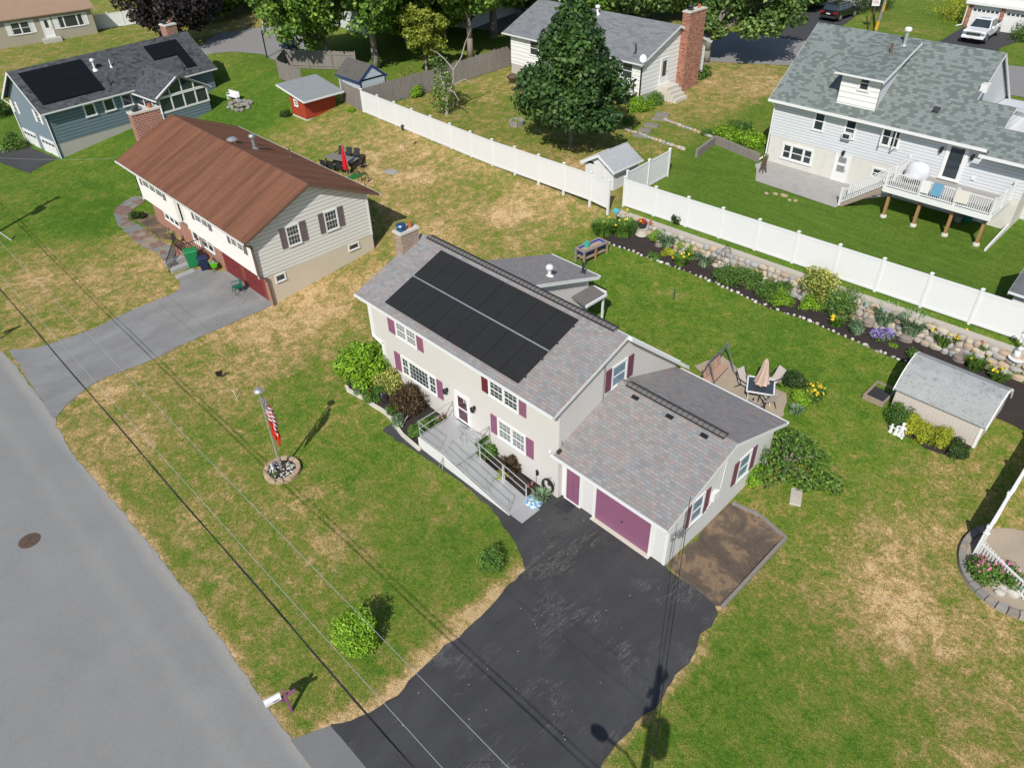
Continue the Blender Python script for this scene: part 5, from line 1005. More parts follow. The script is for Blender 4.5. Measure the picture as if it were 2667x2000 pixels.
M['vboard'] = vboard(); M['mossy'] = mossy()
vx0, vx1, vy0, vy1, vb = -7.1, -3.37, 30.8, 33.6, 1.2; zw = 2.62; prof = [(vy0-.12, zw), (vy0+.35, zw+.62), (vy0+.85, zw+.98), ((vy0+vy1)/2, zw+1.16)]; prof = prof+[(vy0+vy1-y, z) for y, z in prof[:-1][::-1]]
m = MB(VO); m.box(vx0, vx1, vy0, vy1, vb, zw); m.build('wall', M['vboard'], Vs)
for x, th in ((vx0, .05), (vx1, -.05)): m = MB(VO); m.prism([(x, vy0+.02, zw-.1)]+[(x, y, z-.05) for y, z in prof[1:-1]]+[(x, vy1-.02, zw-.1)], (th, 0, 0)); m.build('gable_end', M['wallwhite'], Vs)
r = MB(VO)
for (ya, za), (yb, zb) in zip(prof[:-1], prof[1:]): r.slab([(vx0-.1, ya, za), (vx1+.1, ya, za), (vx1+.1, yb, zb), (vx0-.1, yb, zb)], .05)
r.build('roof', M['mossy'], Vs)
r = MB(VO)
for (ya, za), (yb, zb) in zip(prof[:-1], prof[1:]): r.prism([(vx1+.09, ya, za+.006), (vx1+.09, yb, zb+.006), (vx1+.09, yb, zb-.12), (vx1+.09, ya, za-.12)], (.05, 0, 0)); r.prism([(vx0-.13, ya, za+.006), (vx0-.13, yb, zb+.006), (vx0-.13, yb, zb-.12), (vx0-.13, ya, za-.12)], (.04, 0, 0))
r.obox((vx0-.1, (vy0+vy1)/2, zw+1.16), (1,0,0), (0,1,0), ZU, (0, vx1-vx0+.2), (-.06,.42), (-.04,.012)) if False else None
r.build('rake_trim', M['wallwhite'], Vs); m = MB(VO); m.box(vx1-.1, vx1+.03, vy0-.03, vy0+.1, vb, zw); m.build('corner_board', M['wallwhite'], Vs)
EO = (-4.5, 40.2, 3.3); Es = thing('grey_roof_shed', 'white shed with a dark grey roof cut by the right edge behind the fence', 'shed', EO)
m = MB(EO); m.box(-5.6, -1.5, 39.3, 42.3, 2.9, 4.7); m.build('wall', M['vinyl'], Es); gable_x(Es, -5.85, -1.3, 39.05, 4.68, 40.8, 5.6, 42.55, 4.68, 'shDk', EO) if 'shDk' in M else None
M['shDk'] = shingles('dark_grey_shingles', [(.11,.115,.125,1),(.17,.175,.185,1)], .35, .16, .7); gable_x(Es, -5.85, -1.3, 39.05, 4.68, 40.8, 5.6, 42.55, 4.68, 'shDk', EO)
for s_, th in ((-5.6, .1), (-1.5, -.1)): gable_wall(Es, s_, 39.3, 42.3, 4.6, 4.66, 40.8, 5.5, 4.66, th, 'vinyl', EO)
# ------------------------------------------------------------------ fences
def vinyl_fence(label, a, b, n, h=1.83, z=None, endpost=True, pickets=False, step=None):
    a, b = np.array(a, float), np.array(b, float); d = (b-a)/np.linalg.norm(b-a); nr = np.array([-d[1], d[0]]); L = np.linalg.norm(b-a); st = step or L/n
    z0 = gz(*a); t = thing('white_fence', label, 'fence', (a[0], a[1], z0)); O = (a[0], a[1], z0); k = 0; xs = []
    while k*st < L-.05: xs.append(k*st); k += 1
    xs.append(L)
    zf = [(gz(*(a+d*x)) if z is None else z(x) if callable(z) else z[0]+(z[1]-z[0])*x/L) for x in xs]
    for i, x in enumerate(xs):
        p = a+d*x; m = MB(O); m.obox((p[0], p[1], 0), (*d, 0), (*nr, 0), ZU, (-.065, .065), (-.065, .065), (min(zf[i], gz(*p))-.25, zf[i]+h+.1)); po = m.build('post', M['vinyl'], t)
        m = MB(O); q = (p[0], p[1], zf[i]+h+.1); m.obox(q, (*d, 0), (*nr, 0), ZU, (-.09, .09), (-.09, .09), (0, .035)); i_ = m.pts([V3(q)+np.array([*(d*s1*.085+nr*s2*.085), .035]) for s1, s2 in ((-1,-1),(1,-1),(1,1),(-1,1))]+[V3(q)+np.array([0,0,.1])])
        for k in range(4): m.f.append([i_+k, i_+(k+1) % 4, i_+4])
        m.build('cap', M['vinyl'], po)
        if i == len(xs)-1: break
        x2 = xs[i+1]; A, B_ = a+d*(x+.065), a+d*(x2-.065); za, zb = zf[i]+.06, zf[i+1]+.06; m = MB(O)
        def strip(lo, hi, th):
            P = []
            for (q_, zq) in ((A, za), (B_, zb)):
                for s_ in (-1, 1): P.append((*(q_+nr*s_*th), zq+lo)); P.append((*(q_+nr*s_*th), zq+hi))
            m.hexa([P[0], P[4], P[6], P[2], P[1], P[5], P[7], P[3]])
        if pickets:
            strip(.1, .17, .025); strip(h-.55, h-.48, .025); nn = int((x2-x)/.13)
            for k in range(nn):
                q_ = A+(B_-A)*(k+.5)/nn; zq = za+(zb-za)*(k+.5)/nn; hh = h-.3-.16*sin(pi*(k+.5)/nn); m.obox((q_[0], q_[1], zq), (*d, 0), (*nr, 0), ZU, (-.035, .035), (-.012, .012), (.02, hh))
        else:
            strip(.0, .14, .04); strip(h-.17, h-.06, .04); strip(.14, h-.17, .022)
            nn = 12
            for k in range(1, nn):
                q_ = A+(B_-A)*k/nn; zq = za+(zb-za)*k/nn; m.obox((q_[0], q_[1], zq), (*d, 0), (*nr, 0), ZU, (-.006, .006), (-.026, .026), (.14, h-.17))
        m.build('panel', M['vinyl'], t)
    return t
fa, fb = np.array([-55.8, 36.08]), np.array([-27.85, 35.2])
vinyl_fence('long white vinyl privacy fence behind the dry yard, from the wooden fence to the gap', fa, fb, 12, z=lambda x: gz(*(fa+(fb-fa)*x/28))-.02+.42*max(0, min(1, (x-16)/11)), step=2.4)
FY = lambda x: 36.4+.0427*(x+27.6)
vinyl_fence('long white vinyl privacy fence above the stone retaining wall', (-27.55, FY(-27.55)), (2.5, FY(2.5)), 13, z=(3.2, 3.28), step=2.33)
vinyl_fence('short white vinyl fence run beside the small white shed', (-28.0, 37.2), (-28.15, 41.9), 2, z=(3.25, 3.35))
vinyl_fence('white vinyl fence with open pickets at the front beside the tan house', tuple(W(A11(800,250))[:2]), tuple((W(A11(800,250))+(W(A11(1110,205))-W(A11(800,250)))*2.2)[:2]), 6, 1.7)
fp0, fp1 = W((2536,1446)), W((2622,1345))
vinyl_fence('white solid fence leaving the picture at the right edge', fp0[:2], (fp0[0]-.15, fp0[1]+7.5), 3, 1.55, step=1.95)
vinyl_fence('low white picket fence in front of the pink rose bed', (fp0[0]+.02, fp0[1]-.0), tuple((fp0+(W((2667,1570))-fp0)*1.35)[:2]), 1, 1.2, pickets=True)
def wood_fence(label, P, h=1.75, sp=.15, front=True):
    O = (P[0][0], P[0][1], gz(*P[0])); t = thing('wooden_fence', label, 'fence', O)
    for a, b in zip(P[:-1], P[1:]):
        a, b = np.array(a, float), np.array(b, float); L = np.linalg.norm(b-a); d = (b-a)/L; nr = np.array([-d[1], d[0]]); n = max(1, round(L/2.4))
        for k in range(n+1):
            p = a+d*L*k/n; z = gz(*p); m = MB(O); m.obox((*p, z), (*d,0), (*nr,0), ZU, (-.05,.05), (.02,.12), (-.2, h+.1)); m.build('post', M['greywood'], t)
        for k in range(n):
            m = MB(O); c = int(L/n/sp)
            for j in range(c):
                x = L*k/n+(j+.5)*L/n/c; p = a+d*x; z = gz(*p); hh = h+rng.uniform(-.04, .04); m.obox((*p, z), (*d,0), (*nr,0), ZU, (-L/n/c*.47, L/n/c*.47), (-.012+rng.uniform(0,.008), .012), (.04, hh))
            for zr_ in (.35, h-.3): pa, pb = a+d*L*k/n, a+d*L*(k+1)/n; m.bar((*(pa+nr*.04), gz(*pa)+zr_), (*(pb+nr*.04), gz(*pb)+zr_), .05, .09)
            m.build('board_panel', M['greywood'], t)
    return t
wood_fence('long weathered wooden fence running back from the white fence to the white house', [(-55.9,36.2),(-55.2,44),(-54.2,52.6)], 1.85)
wood_fence('short grey wooden fence between the red shed and the white fence', [(-59.4,36.45),(-55.95,36.1)], 1.8)
wood_fence('grey wooden fence at the far left of the red shed', [(-70.1,36.3),(-65.6,36.1)], 1.75)
wood_fence('dark wooden fence with rails on its near side, under the big tree', [(-66.0,42.6),(-72.6,38.6),(-70.3,36.4)], 1.75)
# ------------------------------------------------------------------ stone retaining wall
def stonemat(name, stops, sc_=2.):
    t = Nt(name); a = t.n('Attribute', attribute_name='tint'); co = t.coord(); c = t.ramp(a.outputs['Fac'], stops); f = t.noise(co, 4*sc_, 6, .7); c = t.mix(t.math('MULTIPLY', f, .7), c, t.mix(.5, c, (.12,.10,.08,1))); g = t.noise(co, 2.2*sc_, 3); c = t.mix(t.math('MULTIPLY', t.math('SUBTRACT', g, .5, clamp=True), 2.5, clamp=True), c, (.42,.29,.17,1))
    return t.bsdf(c, .9, t.bump(t.noise(co, 12*sc_, 5, .7), .5, .03), spec=.2)
M['fieldstone'] = stonemat('mixed_fieldstone', [(0,(.27,.30,.33,1)),(.25,(.42,.42,.41,1)),(.45,(.52,.47,.38,1)),(.62,(.35,.36,.37,1)),(.8,(.50,.35,.22,1)),(1,(.60,.55,.47,1))], .7)
M['pebble'] = stonemat('pale_pebble', [(0,(.36,.33,.30,1)),(.5,(.55,.52,.47,1)),(1,(.72,.70,.66,1))], 3.)
M['block'] = stonemat('tan_wall_block', [(0,(.40,.29,.19,1)),(.5,(.50,.37,.25,1)),(1,(.56,.43,.30,1))], 2.)
M['greyblock'] = stonemat('grey_wall_block', [(0,(.22,.21,.20,1)),(.5,(.29,.28,.265,1)),(1,(.36,.35,.33,1))], 2.)
def rock(m, c, r, seed, flat=.7, ang=0.):
    rr = np.random.default_rng(seed); n, k = 9, 5; i = len(m.v); c = V3(c)-m.off; r = np.array(r, float); ca, sa = cos(ang), sin(ang); pl = [(rr.normal(size=3), rr.uniform(.72, .95)) for _ in range(7)]
    def P(a, b):
        d = np.array([cos(a)*cos(b), cos(a)*sin(b), sin(a)]); q = 1.
        for nn, dd in pl:
            nn = nn/np.linalg.norm(nn); x = d@nn
            if x > .05: q = min(q, dd/x)
        p = d*q*r; return c+np.array([p[0]*ca-p[1]*sa, p[0]*sa+p[1]*ca, p[2]])
    m.v.append(P(-pi/2, 0))
    for j in range(1, k):
        for q in range(n): m.v.append(P(-pi/2+pi*j/k, 2*pi*(q+.5*(j % 2))/n))
    m.v.append(P(pi/2, 0)); top = len(m.v)-1; f0 = len(m.f)
    for q in range(n): m.f.append([i, i+1+(q+1) % n, i+1+q]); m.f.append([top, top-n+q, top-n+(q+1) % n])
    for j in range(k-2):
        for q in range(n): a = i+1+j*n; m.f.append([a+q, a+(q+1) % n, a+n+(q+1) % n, a+n+q])
    return len(m.f)-f0
def tints(o, T):
    a = o.data.attributes.new('tint', 'FLOAT', 'FACE'); a.data.foreach_set('value', np.array(T, np.float32)); return o
WYo = lambda x: FY(x)-.95
O = (-12, WYo(-12), 2.4); wt = thing('stone_retaining_wall', 'low fieldstone retaining wall under the white fence along the back flower bed', 'wall', O); m = MB(O); T = []
M['mortar'] = stucco('pale_mortar', (.36,.33,.29,1), .2, .1)
m2 = MB(O); P_ = [(x, WYo(x)) for x in np.arange(-27.4, 6.1, .8)]
for (xa, ya), (xb, yb) in zip(P_[:-1], P_[1:]): m2.hexa([(xa,ya-.36,1.9),(xb,yb-.36,1.9),(xb,yb+.3,1.9),(xa,ya+.3,1.9),(xa,ya+.02,3.06),(xb,yb+.02,3.06),(xb,yb+.3,3.06),(xa,ya+.3,3.06)])
m2.build('mortar_core', M['mortar'], wt)
for row in range(4):
    x = -27.4+rng.uniform(0, .2)
    while x < 5.5:
        wd_ = rng.uniform(.24, .62); hh = rng.uniform(.22, .36); z = 2.22+row*.245+rng.uniform(-.05, .05); yb = WYo(x)-.42+.13*row
        n_ = rock(m, (x+wd_/2, yb, z), (wd_*.58, rng.uniform(.16, .24), hh*.62), int(rng.integers(1e6))); T += [float(rng.random())]*n_; x += wd_*.97
tints(m.build('stones', M['fieldstone'], wt), T)
cp = MB(O)
for (xa, ya), (xb, yb) in zip(P_[:-1], P_[1:]): cp.hexa([(xa,ya+.05,3.0),(xb,yb+.05,3.0),(xb,yb+.46,3.0),(xa,ya+.46,3.0),(xa,ya+.05,3.16),(xb,yb+.05,3.16),(xb,yb+.46,3.18),(xa,ya+.46,3.18)])
M['capc'] = stucco('tan_grey_wall_cap', (.44,.40,.345,1), .12, .15); cp.build('wall_cap', M['capc'], wt)
# boulders in the back bed, each its own
A8 = lambda x, y: (1550+x*.2049, 540+y*.2049); A9 = lambda x, y: (2000+x*.1597, 640+y*.1597); A10 = lambda x, y: (2300+x*.1659, 740+y*.1659)
for i_, (p, r, lab) in enumerate([(A8(800,495),(.35,.28,.22),'rounded brown boulder just below the iris clump near the hosta'),(A8(1040,540),(.5,.35,.3),'pale boulder right of the yellow-green mound'),(A9(300,640),(.55,.4,.4),'brown boulder behind the two bright green shrubs'),(A9(400,720),(.4,.35,.35),'grey boulder left of the variegated shrub'),(A9(1620,1290),(.5,.45,.45),'grey-brown boulder between the blue-green ball and the iris'),(A9(920,985),(.4,.3,.25),'flat boulder left of the big green bush'),(A10(340,880),(.55,.4,.35),'reddish boulder right of the violet flowers'),(A10(760,940),(.36,.33,.4),'cut grey stump-like stone beside the yellow daylily'),(A10(1130,1080),(.85,.55,.55),'largest grey boulder behind the vinyl shed'),(A10(1190,1200),(.5,.4,.4),'tall grey boulder in front of the largest boulder')]):
    q = W(p); r = [v*.72 for v in r]; m = MB(q); n_ = rock(m, q+np.array([0,0,r[2]*.45]), r, 50+i_); o = m.build('boulder', M['boulder'], None, loc=q, smooth=False, uv=False); tag(o, lab, 'boulder', 'boulders in the back flower bed')
# small stones along the lawn edge of the back bed
bases = []
for k in range(5):
    m = MB(); n_ = rock(m, (0,0,.04), (rng.uniform(.1,.16), rng.uniform(.08,.12), rng.uniform(.07,.1)), 900+k); o = tints(m.build('border_stone', M['pebble'], None, uv=False), [k/4]*n_); bases.append(o)
cnt = 0
def along(P, step):
    out = []; P = [np.array(p[:2]) for p in P]; rem = 0.
    for a, b in zip(P[:-1], P[1:]):
        L = np.linalg.norm(b-a); x = rem
        while x < L: out.append(a+(b-a)*x/L); x += step*rng.uniform(.8, 1.3)
        rem = x-L
    return out
for p in along(bew+[(-6.6,33.2)], .29):
    p = p+rng.normal(size=2)*.04; o = bases[cnt % 5] if cnt < 5 else bases[int(rng.integers(5))].copy()
    if cnt >= 5: C.objects.link(o)
    s_ = rng.uniform(.55, 1.15); o.scale = (s_, s_, s_); o.location = (p[0], p[1], gz(*p)+.02); o.rotation_euler = (0, 0, rng.uniform(0, 6.28)); tag(o, 'small pale stone in the row bordering the back mulch bed and the lawn', 'stone', 'stones bordering the back flower bed'); cnt += 1
# timber retaining walls and rock rows on the slope left of the grey house
q0, q1, q2 = W(A13(1620,1300)), W(A13(1775,1185)), W(A13(2130,1335))
O = q1; t = thing('timber_wall', 'dark timber retaining wall around the wild green bed left of the grey house', 'wall', O)
for a, b in ((q0, q1), (q1, q2)):
    for k in range(3): m = MB(O); m.bar(a+ZU*(.1+.2*k), b+ZU*(.1+.2*k), .18, .19); m.build('timber', M['greywood'], t)
for i_, (pa, pb, nst) in enumerate(((A13(1040,1075), A13(1540,1245), 17), (A13(1370,1000), A13(1760,1140), 13))):
    a, b = W(pa), W(pb)
    for k in range(nst):
        q = a+(b-a)*(k+rng.uniform(-.25,.25))/nst; q[2] = gz(q[0], q[1]); m = MB(q); n_ = rock(m, q+ZU*.08, (rng.uniform(.14,.3), rng.uniform(.12,.2), rng.uniform(.1,.18)), 300+i_*40+k); o = tints(m.build('row_stone', M['fieldstone'], None, loc=q, uv=False), [float(rng.random())]*n_); tag(o, ['rough stone in the lower row of rocks on the slope beside the stepping slabs','rough stone in the upper row of rocks on the slope beside the stepping slabs'][i_], 'stone', ['lower rock row on the slope','upper rock row on the slope'][i_])
for k, (p, r, lab) in enumerate([((1345,950),.55,'topmost weathered slab of the garden steps'),((1310,985),.5,'second slab from the top of the garden steps'),((1255,1040),.55,'middle slab of the garden steps'),((1200,1080),.5,'second slab from the bottom of the garden steps'),((1160,1120),.5,'lowest slab of the garden steps')]):
    q = W(A13(*p)); m = MB(q); m.obox(q, (.94,.34,0), (-.34,.94,0), ZU, (-r, r), (-.28,.28), (-.1,.14)); o = m.build('step_slab', M['greywood'], None, loc=q, bevel=.02); tag(o, lab, 'step', 'garden step slabs by the round maple')
# kerb of the front bed
P_ = xy([A32(862,292),A32(835,310),A32(800,345),A32(812,375),A32(870,405),A32(950,450),A32(1020,500),A32(1080,535),A32(1130,570),A32(1170,610),A32(1200,665),A32(1230,705),A32(1260,745),A32(1330,805),A32(1400,865)])
O = (*P_[7], .2); m = MB(O)
for a, b in zip(P_[:-1], P_[1:]):
    L = np.hypot(b[0]-a[0], b[1]-a[1]); 
    m.bar((*a, gz(*a)+.06), (a[0]+(b[0]-a[0])*(1+.04/L), a[1]+(b[1]-a[1])*(1+.04/L), gz(*b)+.06), .15, .2)
tag(m.build('bed_kerb', M['conc2'], None, loc=O), 'wavy pale concrete kerb along the front flower bed', 'kerb')
def ring(label, c, rx, ry, n, mat, name='block_ring', h=.2, w=.2, a0=0, a1=2*pi, cat='planter', rows=1):
    t = thing(name, label, cat, c)
    for r_ in range(rows):
        for k in range(n):
            a, b = a0+(a1-a0)*(k+.04+.5*r_)/n, a0+(a1-a0)*(k+.96+.5*r_)/n; m = MB()
            Q = [((rx-w*s)*cos(x), (ry-w*s)*sin(x)) for x, s in ((a,0),(b,0),(b,1),(a,1))]; zt = [gz(c[0]+x, c[1]+y)-c[2] for x, y in Q]
            m.hexa([(x, y, z-.1+r_*h*.9) for (x, y), z in zip(Q, zt)]+[(x, y, z+h*(r_+1)-r_*.1*h) for (x, y), z in zip(Q, zt)]); o = m.build('wall_block', M[mat], t, bevel=.015); tints(o, [float(rng.random())]*len(m.f))
    return t
FLG = W((733.9, 1227.5)); fc_ = W(A32(272, 1035))
ring('round planter of tan wall blocks around the flagpole', fc_, .84, .84, 14, 'block', h=.2, w=.2)
drape('planter_soil', [(fc_[0]+.68*cos(a), fc_[1]+.68*sin(a)) for a in np.linspace(0, 2*pi, 20, endpoint=False)], .1, M['mulch'])
rc = W((2655,1490)); ring('curved grey block edging of the rose bed at the right edge', (rc[0], rc[1], rc[2]), 2.1, 2.1, 15, 'greyblock', 'block_edging', .22, .26, radians(150), radians(310), 'edging')
drape('rose_bed_soil', [(rc[0]+1.95*cos(a), rc[1]+1.95*sin(a)) for a in np.linspace(0, 2*pi, 24, endpoint=False)], .05, M['flag'])
for k, (x, y) in enumerate([(2572,1512),(2590,1530),(2612,1535),(2600,1548),(2632,1550),(2585,1518),(2618,1520),(2640,1530),(2655,1545)]):
    q = W((x, y)); m = MB(q); n_ = rock(m, q+ZU*.12, (rng.uniform(.16,.28), rng.uniform(.14,.22), rng.uniform(.12,.2)), 700+k); o = tints(m.build('pale_rock', M['pebble'], None, loc=q, uv=False), [.3+.08*k]*n_); tag(o, 'pale rough rock heaped in the rose bed at the right edge', 'rock', 'pale rocks in the rose bed')
# white pebbles and little flowers inside the flagpole planter
m = MB(fc_); T = []
for k in range(70):
    a, r_ = rng.uniform(0, 6.28), .62*math.sqrt(rng.random()); n_ = rock(m, (fc_[0]+r_*cos(a), fc_[1]+r_*sin(a), fc_[2]+.13), (rng.uniform(.03,.07), rng.uniform(.03,.06), .035), 1000+k); T += [rng.uniform(.5, 1.)]*n_
tag(tints(m.build('planter_pebbles', M['pebble'], None, loc=fc_, uv=False), T), kind='stuff')

# ------------------------------------------------------------------ shrubs and plants
G1 = 'shrubs and plants of the front bed'; G2 = 'plants of the back bed'; G3 = 'shrubs in front of the vinyl shed'
shrub('rhododendron', 'tall bright green shrub at the far corner of the beige house', 'shrub', A32(950,290), 1.65, 2.5, 'bright', 26, 330, .16, G1, .36)
shrub('shrub', 'small round green shrub at the far end of the front kerb', 'shrub', A32(840,335), .42, .5, 'shrub', 6, 200, .07, G1)
shrub('shrub', 'round blue-green shrub second along the front kerb', 'shrub', A32(930,385), .5, .6, 'bluegr', 7, 220, .07, G1)
shrub('shrub', 'orange-tinged green shrub third along the front kerb', 'shrub', A32(1020,450), .66, .65, 'shrub', 9, 240, .08, G1, flowers=('red', 8, .06))
shrub('shrub', 'leafy green shrub between the variegated bush and the orange-tinged shrub', 'shrub', A32(1085,385), .55, .7, 'shrub', 8, 220, .09, G1)
shrub('variegated_shrub', 'pale yellow variegated bush left of the bronze bush', 'shrub', A32(1150,350), 1.0, 1.3, 'varieg', 16, 260, .09, G1)
shrub('bronze_shrub', 'large bronze-leaved bush under the picture window', 'shrub', A32(1300,520), 1.15, 1.3, 'brown', 18, 300, .10, G1, hue=.3)
shrub('shrub', 'upright green plant in front of the bronze bush', 'shrub', A32(1180,560), .5, .65, 'shrub', 7, 220, .08, G1)
shrub('shrub', 'rounded green plant near the kerb bend', 'shrub', A32(1265,640), .58, .7, 'bluegr', 8, 240, .08, G1)
shrub('shrub', 'green plant tucked beside the landing corner', 'shrub', A32(1365,755), .52, .7, 'shrub', 8, 220, .08, G1)
shrub('shrub', 'green plant behind the landing rail', 'shrub', A32(1450,680), .5, .7, 'shrub', 7, 200, .08, G1)
shrub('rose_bush', 'pink flowering bush beside the front landing', 'shrub', A32(1570,640), .55, .6, 'shrub', 8, 180, .08, G1, flowers=('pink', 20, .1))
shrub('flower_clump', 'tiny white flowers at the foot of the tall bright shrub', 'plant', A32(980,312), .35, .22, 'shrub', 5, 80, .06, G1, flowers=('wfl', 22, .07))
shrub('flower_clump', 'low purple-leaved plant left of the bronze bush', 'plant', A32(1120,445), .4, .25, 'purple', 6, 120, .07, G1, flowers=('violet', 10, .06))
shrub('shrub', 'glossy green bush right of the ramp landing', 'shrub', A32(1945,900), .75, 1.15, 'shrub', 12, 260, .13, G1)
shrub('shrub', 'pale lower bush under the glossy green bush by the ramp', 'shrub', A32(1905,985), .5, .6, 'varieg', 7, 200, .08, G1)
shrub('bronze_shrub', 'bronze-green bush behind the middle of the ramp', 'shrub', A33(85,1030), .72, .95, 'brown', 10, 260, .08, G1, hue=.35)
shrub('shrub', 'low olive shrub beside the ramp posts', 'shrub', A33(30,1110), .5, .5, 'yellow', 7, 160, .06, G1, hue=.4)
blades('iris_clump', 'grey-green strap-leaved clump beside the ramp foot', 'plant', A33(345,1265), .6, .6, 'bluegr', 120, .06, G1)
shrub('potted_flowers', 'small pink flowers in a pot by the ramp rail', 'plant', A33(255,1170), .24, .35, 'brown', 5, 90, .06, G1, flowers=('pink', 14, .07))
shrub('round_shrub', 'small round shrub on the lawn by the driveway curve', 'shrub', OV(1062,1218), .66, .85, 'shrub', 11, 260, .08, rc=.5)
shrub('lawn_bush', 'large glossy green bush standing alone on the front lawn', 'shrub', A42(890,640), 1.02, 1.9, 'bright', 22, 420, .10, rc=.45, up=.7)
shrub('shrub', 'dark green shrub at the near corner of the vinyl shed', 'shrub', A34(1160,620), .72, .95, 'shrub', 12, 300, .08, G3, rc=.5)
shrub('golden_shrub', 'golden shrub first from the white statues', 'shrub', A34(1290,690), .72, .8, 'yellow', 12, 300, .07, G3, rc=.5)
shrub('golden_shrub', 'golden shrub in the middle, set slightly forward', 'shrub', A34(1370,765), .66, .75, 'yellow', 12, 300, .07, G3, rc=.5)
shrub('golden_shrub', 'golden shrub with an orange base next to the dark evergreen', 'shrub', A34(1525,805), .7, .8, 'yellow', 12, 300, .07, G3, rc=.5)
shrub('dark_shrub', 'dark evergreen shrub at the right end of the shed row', 'shrub', A34(1665,890), .62, .8, 'dark', 10, 300, .08, G3, rc=.5)
drape('shed_bed_mulch', rag(xy([A34(1130,660),A34(1230,740),A34(1400,850),A34(1620,915),A34(1740,880),A34(1790,830),A34(1420,640),A34(1120,520)]), .04, .3), .028, M['mulch'])
shrub('dark_shrub', 'dark green shrub in the small bed beyond the patio chairs', 'shrub', A34(310,345), .72, 1.0, 'dark', 12, 300, .08)
shrub('yellow_flowers', 'bushy clump of yellow flowers in the small patio bed', 'plant', A34(490,415), .68, .5, 'shrub', 9, 180, .08, flowers=('yfl', 34, .12))
shrub('shrub', 'bright green plants in the middle of the small patio bed', 'shrub', A34(335,450), .7, .55, 'bright', 9, 220, .09, sxy=(1.1,.8))
blades('variegated_grass', 'white-edged grass along the corner of the small patio bed', 'plant', A34(330,535), .7, .35, 'bluegr', 120, .06)
tree('garden_tree', 'dark spreading shrub-tree with bare branches behind the garage', A34(225,1090), .8, .1, [(*p_, .62, .62, .5) for p_ in [(-1.1,-.2,1.2),(-.5,.6,1.8),(.2,.1,2.0),(.9,.3,1.7),(.5,-.7,1.2),(-.3,-.7,1.4),(1.2,-.4,1.0),(-1.0,.7,1.4),(.2,.9,1.5),(.9,1.0,1.1),(0,0,1.2),(1.5,.2,.9),(-.2,-1.1,.8),(1.9,.5,.7)]], 'shrub', 150, .14, cat='tree', limbs=9)
m = MB(); q = W(A34(330,1130)); 
m.path([(0,0,.4),(.2,-.3,.9),(.6,-.4,1.2)], [.04,.03,.015], 6); m.path([(.2,-.3,.9),(.3,-.75,1.0)], [.03,.012], 6); m.path([(0,0,.4),(-.4,-.25,.8)], [.035,.014], 6); tag(m.build('bare_branch', M['bark'], None, loc=q), 'bare pale branch sticking out of the dark shrub-tree behind the garage', 'branch')
shrub('shrub', 'bright green shrub against the garage wall beside the dark shrub-tree', 'shrub', A34(-15,1125), .85, 1.1, 'bright', 10, 240, .1)
shrub('shrub', 'low green plants beyond the garage rear corner', 'shrub', A34(260,740), .55, .4, 'shrub', 6, 160, .08)
# back bed
for nm, lab, cat, p, r, h, lf, n_, w_, fl in [
 ('day_lily','dense day-lily clump at the left end of the back bed','plant',A8(100,320),1.0,.75,'shrub',420,.05,None),
 ('day_lily','day-lily clump dotted with yellow flowers beside the flower pot','plant',A8(370,330),1.05,.8,'shrub',420,.05,('yfl',12,.13)),
 ('iris_clump','silver-green iris clump near the hosta','plant',A8(920,480),.75,.85,'bluegr',200,.06,None),
 ('day_lily','small day lily with yellow flowers at the stone border','plant',A8(1090,720),.6,.55,'shrub',200,.045,('yfl',5,.13)),
 ('iris_clump','blue-green iris clump in front of the trellis','plant',A8(1400,720),.75,.8,'bluegr',190,.06,None),
 ('day_lily','tall strap-leaved clump left of the blue-green iris','plant',A8(1230,650),.55,.6,'shrub',180,.05,None),
 ('day_lily','low day lily with four orange-yellow blooms','plant',A9(1110,1290),.5,.45,'shrub',150,.05,('yfl',5,.17)),
 ('iris_clump','iris clump behind the violet flowers','plant',A9(1900,1240),.8,.9,'bluegr',190,.06,None),
 ('iris_clump','iris clump right of the violet flowers','plant',A10(440,740),.9,.95,'bluegr',220,.065,None),
 ('day_lily','day lily with yellow flowers under the wall, left of the largest boulder','plant',A10(940,930),.7,.7,'shrub',220,.05,('yfl',6,.15)),
 ('day_lily','green clump with yellow flowers behind the vinyl shed','plant',A10(1430,1310),.6,.6,'shrub',180,.05,('yfl',4,.12)),
 ('day_lily','clump with small yellow flowers near the white statue','plant',A10(1790,1470),.6,.45,'shrub',160,.05,('yfl',6,.13))]:
    blades(nm, lab, cat, p, r*1.35, h*1.2, lf, int(n_*1.5), w_*1.25, G2, fl)
